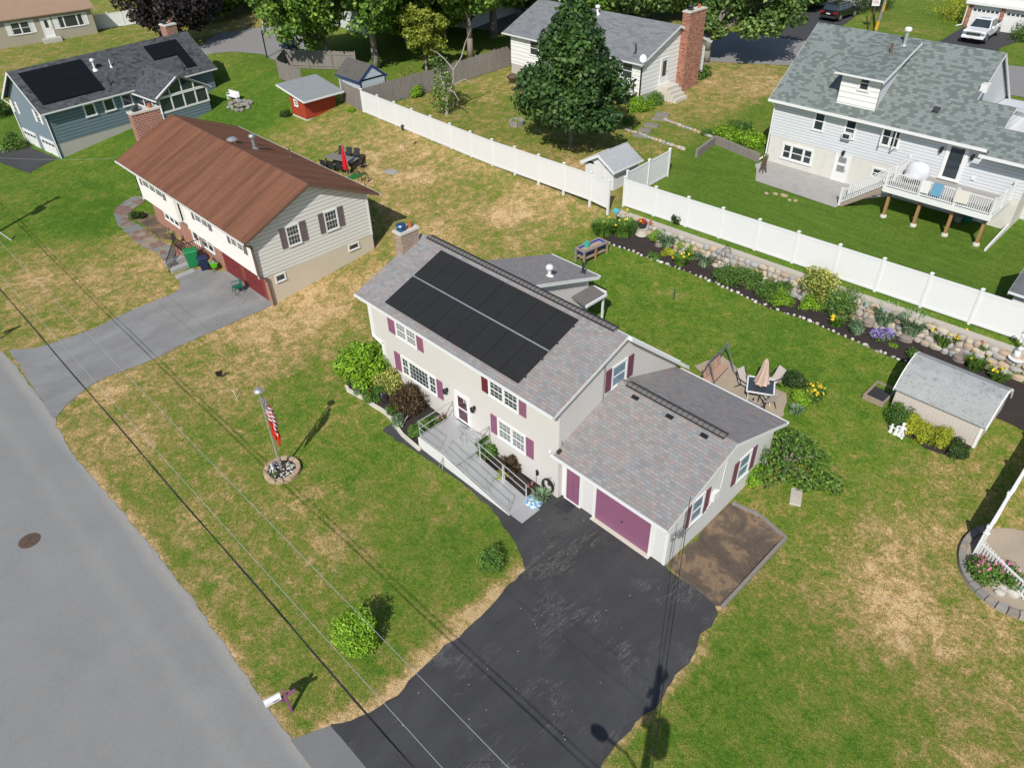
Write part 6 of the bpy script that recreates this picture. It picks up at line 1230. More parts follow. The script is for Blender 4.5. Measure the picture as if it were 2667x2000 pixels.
for nm, lab, p, r, h, lf, n_, pr, sz, fl in [
 ('hosta','bright green hosta left of the silver iris',A8(760,400),.5,.5,'bright',8,110,.16,None),('low_mound','yellow-green low mound on the mulch',A8(930,620),.45,.32,'yellow',8,200,.06,None),('hosta','small hosta at the stone border',A8(760,645),.34,.3,'shrub',6,110,.13,None),
 ('shrub','yellow-green shrub beside the pale boulder',A8(1170,570),.55,.55,'bright',8,220,.09,None),('shrub','leafy green shrub below the trellis',A8(1620,930),.75,.9,'shrub',12,260,.09,None),('shrub','second leafy shrub below the trellis',A8(1870,990),.78,.95,'shrub',12,260,.09,None),('shrub','green shrub under the wall at the bed middle',A8(2060,930),.6,.8,'shrub',9,240,.09,None),
 ('shrub','shrub at the stone border left of the pair of bright shrubs',A9(40,830),.75,.85,'shrub',12,260,.09,None),('shrub','bright rounded shrub at the stone border',A9(200,950),.62,.75,'bright',10,260,.08,None),('shrub','darker rounded shrub just behind the bright rounded one',A9(235,770),.5,.7,'shrub',8,240,.08,None),
 ('variegated_shrub','tall yellow variegated shrub against the white fence',A9(810,800),.95,1.55,'varieg',18,260,.13,None),('shrub','green shrub at the foot of the tall variegated shrub',A9(700,990),.65,.6,'bright',9,220,.09,None),('shrub','big dome-shaped dark green bush in the back bed',A9(1190,1100),.95,1.15,'shrub',16,320,.1,None),
 ('mounded_herb','compact blue-green ball left of the violet flowers',A9(1390,1390),.48,.5,'bluegr',9,300,.07,None),('lime_plant','tiny lime plant in front of the violet flowers',A9(2050,1640),.2,.2,'bright',4,90,.06,None),
 ('shrub','small green plant at the shed end of the bed',A10(470,1140),.4,.4,'shrub',6,150,.08,None),('shrub','weedy green shrub growing at the foot of the white fence',A8(1035,200),.42,.5,'dark',6,180,.08,None),
 ('flower_clump','tiny white flowers behind the vinyl shed',A10(1750,1260),.4,.2,'shrub',5,60,.05,('wfl',30,.06)),('shrub','green weeds right of the largest boulder',A10(1600,1060),.3,.3,'shrub',5,120,.07,None)]:
    shrub(nm, lab, 'shrub' if 'shrub' in nm else 'plant', p, r*1.3, h*1.15, lf, n_+2, pr, sz, G2, flowers=fl)
q = W(A9(1840,1500)); t = shrub('violet_flowers', 'round mound of violet flowers in the back bed', 'plant', A9(1840,1490), .72, .55, 'shrub', 10, 160, .08, G2, flowers=('violet', 130, .11), up=.8)
shrub('rose_bush', 'pink rose bush against the low picket fence', 'shrub', (2560,1500), .75, .75, 'shrub', 12, 200, .09, flowers=('pink', 26, .12)); shrub('rose_bush', 'second pink rose bush nearer the right edge', 'shrub', (2612,1512), .75, .7, 'shrub', 12, 200, .09, flowers=('pink', 22, .12))
shrub('planter_flowers', 'white-flowered plant in the flagpole planter', 'plant', A32(345,1005), .25, .2, 'shrub', 5, 110, .05, flowers=('wfl', 22, .05)); shrub('planter_flowers', 'small dark green plant in the flagpole planter', 'plant', A32(205,1070), .24, .2, 'shrub', 5, 130, .05); shrub('planter_flowers', 'violet and white flowers at the back of the flagpole planter', 'plant', A32(225,985), .25, .2, 'bluegr', 5, 110, .05, flowers=('violet', 14, .05))
for p, r, h, lf, lab in [(A13(1150,900),1.5,1.1,'bright','wild green growth at the basement corner of the white house'),(A13(1260,850),1.1,.8,'shrub','leafy ground plants below the white house steps'),(A13(1060,1010),.9,.6,'shrub','low weeds beside the stepping slabs'),(A13(1550,690),1.2,.7,'yellow','yellow-green plants at the foot of the tall chimney'),(A13(1640,640),1.5,1.0,'shrub','dark green plants right of the tall chimney'),(A13(1900,1140),1.6,1.0,'bright','wild green bed inside the dark timber wall'),(A13(2060,1200),1.5,1.0,'bright','wild greenery nearest the grey house corner'),(A13(1980,1100),1.3,.9,'shrub','green bushes along the side of the grey house'),(A13(1700,1110),.5,.4,'shrub','small weed patch above the upper rock row'),
 (A11(120,1230),1.35,1.5,'shrub','rounded evergreen beside the blue house garage doors'),(A11(15,960),1.8,2.0,'shrub','dark shrub at the left edge by the blue house'),(A11(345,320),1.9,2.2,'yellow','large round golden-green shrub left of the tan house door'),(A11(540,285),1.5,1.9,'shrub','green shrub right of the tan house door'),(A11(255,340),1.1,.8,'bright','hosta patch under the tan house windows'),(A11(735,262),.8,.5,'bright','small hosta by the tan house fence end'),(A11(15,385),1.2,1.0,'shrub','small shrub at the left edge before the tan house'),
 (A21(1145,375),.6,.6,'dark','dark leafy plant in the dry bed of the brown-roofed house'),(A14(1600,165),2.7,3.6,'yellow','very large rounded shrub on the lawn left of the pickup'),(A14(2190,330),1.7,1.6,'shrub','green shrub at the right edge by the truck driveway'),(A14(860,90),2.6,2.6,'dark','dark hedge bush right of the black car'),(A14(1000,80),2.2,2.2,'dark','second dark hedge bush near the sign post'),(A12(300,960),.62,.8,'dark','small dark bush at the corner of the red shed'),(A12(840,925),.5,.45,'bright','weeds at the foot of the short wooden fence')]:
    shrub('shrub', lab, 'shrub', p, r, h, lf, 14 if r > 1 else 8, 240, .13 if r > 1 else .08, rc=.45)
shrub('bramble', 'grey twiggy bramble against the long wooden fence', 'shrub', (1078,222), 1.6, 1.6, 'brown', 9, 60, .12); shrub('shrub', 'green bush growing in front of the bramble by the wooden fence', 'shrub', (1085,250), 1.2, 1.5, 'bright', 9, 160, .14)

# ------------------------------------------------------------------ trees
tree('maple_tree', 'dense dark green maple standing alone before the white house', A13(590,1205), 1.7, .2, [(0,0,10.2,.8,.8,1.0),(0,0,9.3,1.1,1.1,1.0)]+[((q_ := 3.45*min(1, (10.1-z_)/5.4)*(.8 if z_ < 2.6 else 1)*math.sqrt(rng.uniform(.12, 1)))*cos(a_ := rng.uniform(0, 6.28)), q_*sin(a_), z_, *( [max(.85, 1.3-.05*z_)]*2), .85) for z_ in np.linspace(2.1, 9.3, 110)], 'maple', 230, .34, limbs=8, up=.55)
tree('purple_tree', 'dark purple-leaved tree behind the blue house', (470,118), 1.6, .25, ovalclumps((0,0,5.8), (6.3,6.3,5.0), 80, 1.5, .8, .4), 'purple', 190, .42, limbs=8)
tree('broadleaf_tree', 'light green broadleaf tree with forked trunk beside the small pale shed', (858,178), 2.2, .24, ovalclumps((-.6,-1.0,8.2), (5.6,5.6,6.4), 96, 1.35, .75, .35), 'light', 200, .40, limbs=8, spread=.6)
tree('broadleaf_tree', 'light green broadleaf tree with a single straight trunk behind the small pale shed', (981,182), 4.2, .34, ovalclumps((-.2,-.5,8.8), (6.0,6.0,5.8), 100, 1.4, .75, .35), 'light', 200, .40, limbs=8, spread=.6)
tree('lime_tree', 'small lime-green tree near the wooden fence', (1112,196), 1.6, .13, ovalclumps((0,0,4.2), (2.4,2.4,2.6), 26, .8, .8, .3), 'lime', 170, .30, limbs=6, spread=.6)
tree('shade_tree', 'tall dark tree with twin trunks beyond the wooden fence', (1226,156), 4.0, .3, ovalclumps((0,0,8.6), (5.4,5.4,5.0), 76, 1.35, .75, .35), 'light', 230, .42, limbs=7, spread=.6)
tree('shade_tree', 'tall dark tree left of the white house gable', (1286,96), 4.5, .4, ovalclumps((0,0,8.0), (6.2,6.2,5.4), 84, 1.5, .75, .35), 'light', 230, .45, limbs=7, spread=.6)
for k, (p, R, hh, lf, lab) in enumerate([((1060,112),5.5,8.5,'light','broadleaf tree at the top, behind the twin light green trees'),((1160,100),5.5,8,'light','dark tree at the top centre before the grey-roofed house'),((760,60),5,7.5,'light','light tree at the top edge above the far rear driveway'),((560,52),4.2,4.6,'shrub','round green tree right of the purple tree'),((640,20),4.5,5.5,'shrub','green tree at the top edge near the orange play set'),((1395,40),5,7.5,'mid','tree showing behind the ridge of the white house'),((1500,30),4.5,5.5,'light','light tree behind the white house roof'),((1600,42),4.5,5.0,'light','light tree left of the tall chimney'),((1700,50),5,6,'mid','tree just behind the tall brick chimney'),((2090,18),3.5,4.5,'mid','tree by the dark far driveway'),((1880,40),5,6.5,'mid','tree at the top edge above the back street')]):
    tree('background_tree', lab, p, hh*.2, .25, ovalclumps((0,0,hh*.54), (R*1.2,R*1.2,hh*.48), 74, 1.4, .75, .35), lf, 170, .46, group='background trees', limbs=5, spread=.6)
tree('street_tree', 'wide pale green tree shading the back street right of the chimney', (1838,166), 2.3, .32, ovalclumps((2.2,2.2,5.8), (6.4,5.2,3.6), 70, 1.3, .75, .3)+ovalclumps((0,0,3.4), (1.6,1.6,1.8), 10, .8), 'mid', 180, .40, limbs=9, spread=.6)
# half-dead tree by the wooden fence
q = W((1163,299)); t = thing('dead_tree', 'half-dead crooked tree with bare pale limbs behind the white fence', 'tree', q); m = MB()
M['deadwood'] = woodm('bare_dead_wood', (.34,.30,.265,1), var=.35)
m.path([(0,0,-.2),(0,.1,.8),(.1,.1,1.6)], [.16,.12,.1], 8); m.path([(.1,.1,1.6),(.5,.5,2.4),(.6,.6,3.6),(1.3,.9,4.6),(1.4,1.3,5.6),(1.9,1.5,6.6)], [.1,.08,.065,.055,.045,.02], 7); m.path([(.1,.1,1.6),(.9,-.2,2.2),(1.8,-.5,2.3),(2.8,-.9,1.9)], [.1,.07,.05,.02], 6); m.path([(.1,.1,1.6),(-.6,.2,2.8),(-1.2,.5,3.8)], [.1,.07,.03], 6); m.path([(.6,.6,3.6),(0,.2,4.4),(-.8,.1,4.8),(-1.8,.2,4.8)], [.06,.05,.03,.012], 5); m.path([(.5,.5,2.4),(1.2,1.2,2.8),(2.0,1.6,2.6)], [.06,.04,.015], 5)
m.build('trunk', M['deadwood'], t); crown('crown', LF['mid'], t, [(-.5,.1,2.4,.9,.9,.9),(-.4,-.5,1.2,.8,.8,.8),(.3,.2,2.0,.7,.7,.7),(-.9,.5,2.6,.8,.8,.8),(-.2,.0,.7,.7,.7,.5),(-1.0,.4,3.4,.8,.8,.7),(-.3,.3,3.9,.7,.7,.6),(-.9,0,1.6,.6,.6,.6),(.1,.3,3.0,.5,.5,.6),(-1.4,.3,4.0,.6,.6,.5)], 150, .2, .6)
# ------------------------------------------------------------------ ramp and landing at the front door
R1 = lambda x, y: (1060+x*.2231, 980+y*.2231)
zl = .70; LB, LF_, RF, RB = onZ(R1(525,485), zl), onZ(R1(140,705), zl), onZ(R1(432,912), zl), onZ(R1(740,630), zl)
lx0, lx1, ly0, ly1 = LF_[0], RF[0]+.0, (LF_[1]+RF[1])/2, YF-.02
rr0, rr1 = onZ(R1(1165,1600), .04), onZ(R1(1390,1515), .04); rx1 = (rr0[0]+rr1[0])/2; ry0 = ly0+.02; ry1 = ly0+1.12
PO = (lx1, ly0, 0); Rm = thing('access_ramp', 'aluminium access ramp and landing with tube handrails at the front door', 'ramp', PO)
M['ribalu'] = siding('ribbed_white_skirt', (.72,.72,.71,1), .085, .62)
m = MB(PO); m.box(lx0, lx1+.9, ly0, ly1, zl-.08, zl); m.build('landing', M['alu'], Rm)
m = MB(PO); m.hexa([(lx1,ry0,zl-.1),(rx1,ry0,-.02),(rx1,ry1,-.02),(lx1,ry1,zl-.1),(lx1,ry0,zl),(rx1,ry0,.045),(rx1,ry1,.045),(lx1,ry1,zl)]); m.build('ramp_deck', M['alu'], Rm)
m = MB(PO); m.hexa([(rx1,ry0,-.02),(rx1+.7,ry0,-.02),(rx1+.7,ry1,-.02),(rx1,ry1,-.02),(rx1,ry0,.044),(rx1+.7,ry0,.03),(rx1+.7,ry1,.03),(rx1,ry1,.044)]); m.build('ramp_foot', M['alu'], Rm)
m = MB(PO); m.box(lx0-.02, lx1, ly0-.05, ly0-.01, -.05, zl-.06); m.build('skirt', M['ribalu'], Rm); m = MB(PO); m.box(lx0-.05, lx0-.02, ly0-.05, ly1, .1, zl-.06); m.build('skirt', M['ribalu'], Rm)
m = MB(PO); m.prism([(lx1,ly0-.05,-.05),(lx1,ly0-.05,zl-.06),(rx1,ly0-.05,.03),(rx1,ly0-.05,-.05)], (0,.04,0)); m.build('skirt', M['ribalu'], Rm)
def tuberail(par, P, h, off, posts=None, r=.022):
    m = MB(off); P = [V3(p) for p in P]; m.path([p+ZU*h for p in P], r, 8); m.path([p+ZU*h*.55 for p in P], r*.85, 8); m.path([p+ZU*.1 for p in P], r*.8, 8)
    for p in (P if posts is None else [V3(q) for q in posts]): m.tube(p-ZU*.15, p+ZU*h, r, n=8)
    return m.build('handrail', M['alu'], par)
tuberail(Rm, [(lx0+.03,ly1-.05,zl),(lx0+.03,ly0+.03,zl),(lx1-.35,ly0+.03,zl)], .92, PO); rz = lambda x: zl+(.045-zl)*(x-lx1)/(rx1-lx1)
for y in (ry0+.03, ry1-.03):
    xs = np.linspace(lx1+(.05 if y < ry0+.5 else -.2), rx1-.1, 4); tuberail(Rm, [(x, y, min(zl, rz(x))) for x in xs], .92, PO); xm = xs[1]; m = MB(PO)
    for dx in (.09,): m.tube((xs[2]+dx, y, rz(xs[2]+dx)-.1), (xs[2]+dx, y, rz(xs[2]+dx)+.92), .02, n=8)
    m.build('rail_post', M['alu'], Rm)
tuberail(Rm, [(lx1+.85,ly1-.05,zl),(lx1+.85,ly1-.75,zl),(lx1+.2,ry1+.0,zl)], .92, PO)
m = MB(PO)
for dx, dy in ((-.12,-.25),(.12,-.25),(0,-.05)): m.tube((lx1+.02, ly0-.02, zl-.05), (lx1+dx, ly0+dy, .0), .015, n=6)
m.lathe((lx1, ly0-.18, 0), [(.32,0),(.3,.03),(.02,.035)], 16) if False else None
m.build('support_leg', M['alu'], Rm)
# ------------------------------------------------------------------ flagpole with two limp flags
t = thing('flagpole', 'white flagpole with a round silver finial standing in the tan block planter', 'flagpole', FLG); Hf = 4.55
m = MB(); m.path([(0,0,-.2),(0,0,2.2),(0,0,Hf)], [.05,.045,.03], 10); m.build('pole', M['alu'], t); m = MB(); m.lathe((0,0,Hf), [(.05,0),(.13,.03),(.19,.09),(.2,.16),(.15,.23),(.04,.27)], 16); m.build('finial', M['alu'], t, smooth=True)
def usflag():
    k = Nt('stars_and_stripes'); uv = k.coord('UV'); sp = k.n('SeparateXYZ', {0: uv}); u, v = sp.outputs[0], sp.outputs[1]
    st = k.math('LESS_THAN', k.math('FRACT', k.math('MULTIPLY', v, 6.5)), .5); c = k.mix(st, (.62,.60,.60,1), (.36,.015,.03,1))
    can = k.math('MULTIPLY', k.math('LESS_THAN', u, .4), k.math('GREATER_THAN', v, .4615)); c = k.mix(can, c, (.012,.022,.085,1))
    fu = k.math('SUBTRACT', k.math('FRACT', k.math('MULTIPLY', u, 15.)), .5); fv = k.math('SUBTRACT', k.math('FRACT', k.math('MULTIPLY', v, 13.)), .5); d = k.math('ADD', k.math('MULTIPLY', fu, fu), k.math('MULTIPLY', fv, fv))
    c = k.mix(k.math('MULTIPLY', can, k.math('LESS_THAN', d, .07)), c, (.7,.7,.7,1)); return k.bsdf(c, .8)
def redflag():
    k = Nt('red_emblem_flag'); uv = k.coord('UV'); sp = k.n('SeparateXYZ', {0: uv}); u = k.math('SUBTRACT', sp.outputs[0], .5); v = k.math('SUBTRACT', sp.outputs[1], .52); d = k.math('ADD', k.math('MULTIPLY', u, u), k.math('MULTIPLY', k.math('MULTIPLY', v, v), .5))
    n_ = k.noise(uv, 9, 3); ring_ = k.math('MULTIPLY', k.math('LESS_THAN', d, .035), k.math('GREATER_THAN', n_, .45)); c = k.mix(ring_, (.55,.018,.012,1), (.72,.68,.62,1)); return k.bsdf(c, .8)
M['usflag'] = usflag(); M['redflag'] = redflag()
def limp(label, hoist_top, hoist_h, fly, fall, spread, m_, ang):
    n, k = 22, 14; V, F, UV = [], [], []
    for i in range(n+1):
        s = i/n
        for j in range(k+1):
            v = j/k; x = .05+spread*(s**.8)*(.6+.4*sin(v*2.5))+.03*sin(s*16+v*3); y = .07*sin(s*13+v*4)*(.3+s); z = hoist_top-hoist_h*(1-v)-fall*s**1.15*(1-.25*v)
            V.append((x*cos(ang)-y*sin(ang), x*sin(ang)+y*cos(ang), z)); UV.append((s, v))
    for i in range(n):
        for j in range(k): a = i*(k+1)+j; F.append((a, a+k+1, a+k+2, a+1))
    me = bpy.data.meshes.new('flag'); me.from_pydata(V, [], F); L = me.uv_layers.new(name='UVMap')
    for p in me.polygons:
        for li in p.loop_indices: L.data[li].uv = UV[me.loops[li].vertex_index]
    me.materials.append(m_); me.shade_smooth(); o = link('flag', me, None, FLG); s_ = o.modifiers.new('cloth', 'SOLIDIFY'); s_.thickness = .006; return tag(o, label, 'flag')
limp('limp United States flag with blue starred corner hanging at the top of the flagpole', Hf-.12, 1.05, 1.6, 1.05, .42, M['usflag'], radians(35)); limp('limp red flag with a pale emblem hanging below the striped flag', Hf-1.5, .85, 1.2, .75, .33, M['redflag'], radians(60))
m = MB(fc_); m.bar((fc_[0]-.2,fc_[1]-.35,fc_[2]+.1), (fc_[0]-.2,fc_[1]-.35,fc_[2]+.55), .06); m.bar((fc_[0]-.38,fc_[1]-.3,fc_[2]+.38), (fc_[0]-.02,fc_[1]-.4,fc_[2]+.38), .06); tag(m.build('garden_cross', M['white'], None, loc=fc_), 'small white cross standing in the flagpole planter', 'cross')
# ------------------------------------------------------------------ mailboxes
def mailbox(label, p, ang, post='plum'):
    t = thing('mailbox', label, 'mailbox', p, ang); m = MB(); m.box(-.05,.05,-.05,.05,-.2,1.3); m.bar((0,.35,1.0),(0,-.62,1.0),.09,.09); m.bar((0,-.02,.72),(0,-.36,.98),.07); m.build('post', M[post], t, bevel=.008)
    m = MB(); P = [(-.1,-.66,1.05)]+[(.1*cos(a),-.66,1.18+.1*sin(a)) for a in np.linspace(pi, 0, 9)]+[(.1,-.66,1.05)]; m.prism(P, (0,.52,0)); b = m.build('box', M['white'], t); m = MB(); m.box(-.085,.085,-.675,-.661,1.06,1.24); m.build('box_door', M['vinyl'], b); m = MB(); m.box(.1,.112,-.42,-.22,1.12,1.15); m.build('flag_lever', M['dark'], b)
    return t
mailbox('white mailbox on a plum wooden post by the road and the driveway', W(A42(345,1190)), radians(-12)); mailbox('grey mailbox at the left edge by the neighbour driveway', (-46.75,3.4,0), radians(5), 'greywood')
# ------------------------------------------------------------------ bins and chair by the brown-roofed house
M['bingreen'] = plain('green_bin_plastic', (.01,.19,.065,1), .45, .12); M['binnavy'] = plain('navy_bin_plastic', (.018,.026,.065,1), .45, .15); M['lime'] = plain('lime_plastic', (.10,.55,.01,1), .4, .1); M['tealgreen'] = plain('dark_green_plastic', (.012,.12,.085,1), .4, .12)
def bin_(label, p, ang, w_, d_, h_, mt, lid=True):
    t = thing('wheelie_bin', label, 'bin', p, ang); m = MB(); a, b = w_/2*.8, d_/2*.78; m.hexa([(-a,-b,.03),(a,-b,.03),(a,b,.03),(-a,b,.03),(-w_/2,-d_/2,h_),(w_/2,-d_/2,h_),(w_/2,d_/2,h_),(-w_/2,d_/2,h_)]); m.build('body', M[mt], t, bevel=.02)
    m = MB(); m.hexa([(-w_/2-.03,-d_/2-.04,h_),(w_/2+.03,-d_/2-.04,h_),(w_/2+.03,d_/2+.04,h_),(-w_/2-.03,d_/2+.04,h_),(-w_/2+.04,-d_/2+.05,h_+.09),(w_/2-.04,-d_/2+.05,h_+.09),(w_/2-.04,d_/2,h_+.09),(-w_/2+.04,d_/2,h_+.09)]); m.build('lid', M[mt], t, bevel=.015)
    for s in (-1, 1): m = MB(); m.tube((s*w_/2*.8, d_/2*.8, .12), (s*(w_/2*.8+.06), d_/2*.8, .12), .12, n=14); m.build('wheel', M['rubber'], t)
    m = MB(); m.bar((-w_/2+.05, d_/2+.08, h_-.02), (w_/2-.05, d_/2+.08, h_-.02), .035); m.build('handle', M[mt], t); return t
bin_('tall green wheeled bin beside the iron stair rail', W(A21(1600,765)), radians(-20), .72, .8, 1.1, 'bingreen'); bin_('dark navy bin between the green bin and the lime crate', W(A21(1690,795)), radians(-15), .55, .6, .85, 'binnavy')
q = W(A21(1770,805)); t = thing('recycling_crate', 'lime green recycling crate on a folding stand', 'crate', q, radians(-10)); m = MB(); m.hexa([(-.22,-.16,.3),(.22,-.16,.3),(.22,.16,.3),(-.22,.16,.3),(-.27,-.2,.62),(.27,-.2,.62),(.27,.2,.62),(-.27,.2,.62)]); m.build('crate', M['lime'], t, bevel=.015); m = MB()
for s in (-1, 1): m.bar((s*.2,-.15,0),(s*.2,.15,.32),.025); m.bar((s*.2,.15,0),(s*.2,-.15,.32),.025)
m.build('stand', M['dark'], t); m = MB(); m.box(-.24,.24,-.17,.17,.6,.64); m.blob((.05,.02,.68), (.12,.1,.07)); m.build('contents', M['galv'], t)
def plastic_chair(label, p, ang, mt):
    t = thing('plastic_chair', label, 'chair', p, ang); m = MB(); m.box(-.25,.25,-.24,.24,.4,.44); m.build('seat', M[mt], t, bevel=.012); m = MB()
    a = np.linspace(-.9, .9, 9); m.prism([(x*.26, .22+.0*x, .44) for x in (-1,1)]+[(.27*sin(q_), .26, .66+.26*cos(q_)) for q_ in a[::-1]], (0,.03,0)); m.build('backrest', M[mt], t)
    for sx_ in (-1, 1):
        m = MB(); m.path([(sx_*.26,.24,.66),(sx_*.3,-.05,.66),(sx_*.3,-.26,.62)], .025, 6); m.build('armrest', M[mt], t)
        for sy_ in (-1, 1): m = MB(); m.path([(sx_*.24,sy_*.22,.42),(sx_*.3,sy_*.28,0)], [.03,.02], 6); m.build('leg', M[mt], t)
    return t
plastic_chair('dark green plastic armchair in front of the right red garage door', W(A21(1965,985)), radians(-8), 'tealgreen')
q = W(A21(1430,600)); t = thing('hanging_basket', 'yellow-green plant in a basket on a hook by the entry steps', 'plant', q); m = MB(); m.path([(0,0,0),(0,0,1.3),(.15,0,1.4),(.25,0,1.3)], .014, 6); m.build('hook_stand', M['black'], t); crown('foliage', LF['varieg'], t, [(.25,0,1.05,.28,.28,.2)], 160, .08); m = MB(); m.lathe((.25,0,.82), [(.08,0),(.18,.08),(.2,.18)], 10); m.build('basket', M['dark'], t)
# ------------------------------------------------------------------ garden furniture behind the garage
S3 = lambda x, y: (1800+x*360/1269, 880+y*360/1269)
M['cush'] = plain('tan_pink_cushion', (.42,.27,.20,1), .9, .12, scale=6); M['greyfr'] = plain('grey_tube', (.20,.205,.22,1), .4, .15, .4); M['sling'] = plain('beige_sling_fabric', (.50,.45,.41,1), .9, .08); M['umbtan'] = plain('pinkish_beige_canvas', (.52,.38,.31,1), .9, .12, scale=8); M['tabletop'] = plain('smoked_table_glass', (.05,.06,.075,1), .08, .3, spec=.9)
q = W(S3(215,395)); t = thing('porch_swing', 'garden swing seat with tan cushions on a grey tube frame', 'swing', q, radians(6)); m = MB()
for sy_ in (-1, 1):
    m.path([(-.55,sy_*.95,0),(-.05,sy_*.95,1.72)], .035, 7); m.path([(.6,sy_*.95,0),(.1,sy_*.95,1.4),(-.05,sy_*.95,1.72)], .035, 7)
m.path([(-.05,-1.0,1.72),(-.05,1.0,1.72)], .035, 7); m.build('frame', M['greyfr'], t); m = MB(); m.obox((.28,-.82,.48),(0,1,0),(-1,0,-.12),ZU,(0,1.64),(0,.6),(0,.12)); m.build('seat', M['cush'], t, bevel=.03)
for k in range(3): m = MB(); m.obox((-.28,-.82+.55*k,.55),(0,1,0),(-.28,0,1),(1,0,.28),(.01,.54),(0,.55),(0,.13)); m.build('back_cushion', M['cush'], t, bevel=.04)
def sling(label, p, ang, group='sling chairs around the patio table'):
    t = thing('sling_chair', label, 'chair', p, ang, group); m = MB(); m.hexa([(-.25,-.25,.42),(.25,-.25,.42),(.25,.22,.36),(-.25,.22,.36),(-.25,-.25,.45),(.25,-.25,.45),(.25,.22,.39),(-.25,.22,.39)]); m.build('seat', M['sling'], t); m = MB(); m.hexa([(-.25,.2,.38),(.25,.2,.38),(.25,.46,1.02),(-.25,.46,1.02),(-.25,.23,.38),(.25,.23,.38),(.25,.49,1.02),(-.25,.49,1.02)]); m.build('backrest', M['sling'], t)
    for s in (-1, 1): m = MB(); m.path([(s*.29,-.3,0),(s*.29,-.27,.62),(s*.29,.1,.64),(s*.29,.3,.62)], .02, 6); m.path([(s*.29,.42,0),(s*.28,.05,.4),(s*.27,.48,1.03)], .02, 6); m.build('frame', M['black'], t)
    return t
tc = W(S3(615,545)); tc[2] = gz(tc[0], tc[1]); ta = radians(28)
t = thing('patio_table', 'square glass patio table with a white metal frame behind the garage', 'table', tc, ta); m = MB(); s_ = .62
for a, b in (((-s_,-s_),(s_,-s_)),((s_,-s_),(s_,s_)),((s_,s_),(-s_,s_)),((-s_,s_),(-s_,-s_))): m.bar((*a,.72),(*b,.72),.07,.05)
m.build('frame', M['white'], t); m = MB(); m.box(-s_+.03,s_-.03,-s_+.03,s_-.03,.7,.712); m.build('tabletop', M['tabletop'], t)
for sx_ in (-1, 1):
    for sy_ in (-1, 1): m = MB(); m.path([(sx_*.56,sy_*.56,0),(sx_*.5,sy_*.5,.35),(sx_*.57,sy_*.57,.7)], .022, 6); m.build('leg', M['white'], t)
t = thing('patio_umbrella', 'closed pinkish-beige parasol standing through the glass patio table', 'umbrella', tc); m = MB(); m.tube((0,0,0),(0,0,2.3),.022); m.build('pole', M['white'], t); m = MB()
n = 16; prof = [(.30,.92),(.26,1.02),(.22,1.3),(.17,1.6),(.13,1.9),(.09,2.15),(.03,2.3)]; i = len(m.v)
for j, (r_, z) in enumerate(prof): m.v += [np.array([r_*(1+.28*(k % 2))*cos(2*pi*k/n+.1*j), r_*(1+.28*(k % 2))*sin(2*pi*k/n+.1*j), z]) for k in range(n)]
for j in range(len(prof)-1):
    for k in range(n): m.f.append([i+j*n+k, i+j*n+(k+1) % n, i+(j+1)*n+(k+1) % n, i+(j+1)*n+k])
m.build('canopy', M['umbtan'], t)
for p, a, lab in ((S3(490,470), 80, 'sling chair left of the patio table, turned towards it'), (S3(735,450), -20, 'sling chair beyond the patio table, back to the lawn'), (S3(690,620), -120, 'sling chair at the near right corner of the patio table'), (S3(590,690), 190, 'sling chair close behind the garage roof edge')):
    sling(lab, W(p), radians(a))
# raised water table by the back bed
q = [W(A23(*p)) for p in ((640,722),(715,750),(855,662),(785,722))]; c_ = (q[0]+q[2])/2; d_ = q[2]-q[1]; d_[2] = 0; L_ = np.linalg.norm(d_); ang = math.atan2(d_[1], d_[0])
t = thing('sand_table', 'weathered wooden sand table with blue trays near the start of the back bed', 'table', (c_[0]+.1, c_[1], gz(c_[0], c_[1])), ang); L2, w2 = 1.02, .42; m = MB()
for a in ((-L2,L2,-w2,-w2+.12),(-L2,L2,w2-.12,w2),(-L2,-L2+.12,-w2+.12,w2-.12),(L2-.12,L2,-w2+.12,w2-.12)): m.box(*a,.78,.86)
m.build('top_frame', M['wood'], t, bevel=.008)
for x in (-L2+.07, 0, L2-.07):
    for y in (-w2+.06, w2-.06): m = MB(); m.box(x-.05,x+.05,y-.05,y+.05,-.1,.78); m.build('leg', M['cedar'] if x == 0 else M['wood'], t)
m = MB()
for k in range(3): m.box(-L2+.1,L2-.1,-w2+.08+.27*k,-w2+.27+.27*k,.26,.3)
m.build('shelf', M['wood'], t); M['bluepl'] = plain('blue_plastic', (.015,.06,.42,1), .35, .1); m = MB(); x0, x1, y0, y1 = -L2+.13, L2-.13, -w2+.13, w2-.13
for a in ((x0,x1,y0,y0+.04),(x0,x1,y1-.04,y1),(x0,x0+.04,y0+.04,y1-.04),(x1-.04,x1,y0+.04,y1-.04)): m.box(*a,.62,.84)
m.box(x0,x1,y0,y1,.58,.62); m.build('tray', M['bluepl'], t); m = MB(); m.box(x0+.04,x1-.04,y0+.04,y1-.04,.66,.74); M['sand'] = stucco('tan_sand', (.42,.32,.20,1), .2); m.build('sand', M['sand'], t)
M['mint'] = plain('mint_plastic', (.06,.38,.27,1), .4, .1); O = (c_[0]-.15, c_[1]-.2, gz(c_[0],c_[1])+.74); m = MB(); m.box(-.22,.2,-.14,.14,0,.14); m.box(-.1,.18,-.12,.12,.14,.28); m.lathe((.05,0,.28), [(.05,0),(.06,.08),(.03,.12)], 8); tag(m.build('toy', M['mint'], None, loc=O, bevel=.02), 'mint green plastic toy lying in the sand table', 'toy')
O = c_+np.array([-.5,-.35,.32]); m = MB(); m.lathe((0,0,0), [(.3,0),(.36,.06),(.34,.14),(.3,.12)], 16); tag(m.build('toy_tub', M['bluepl'], None, loc=O), 'blue plastic tub on the shelf of the sand table', 'tub')
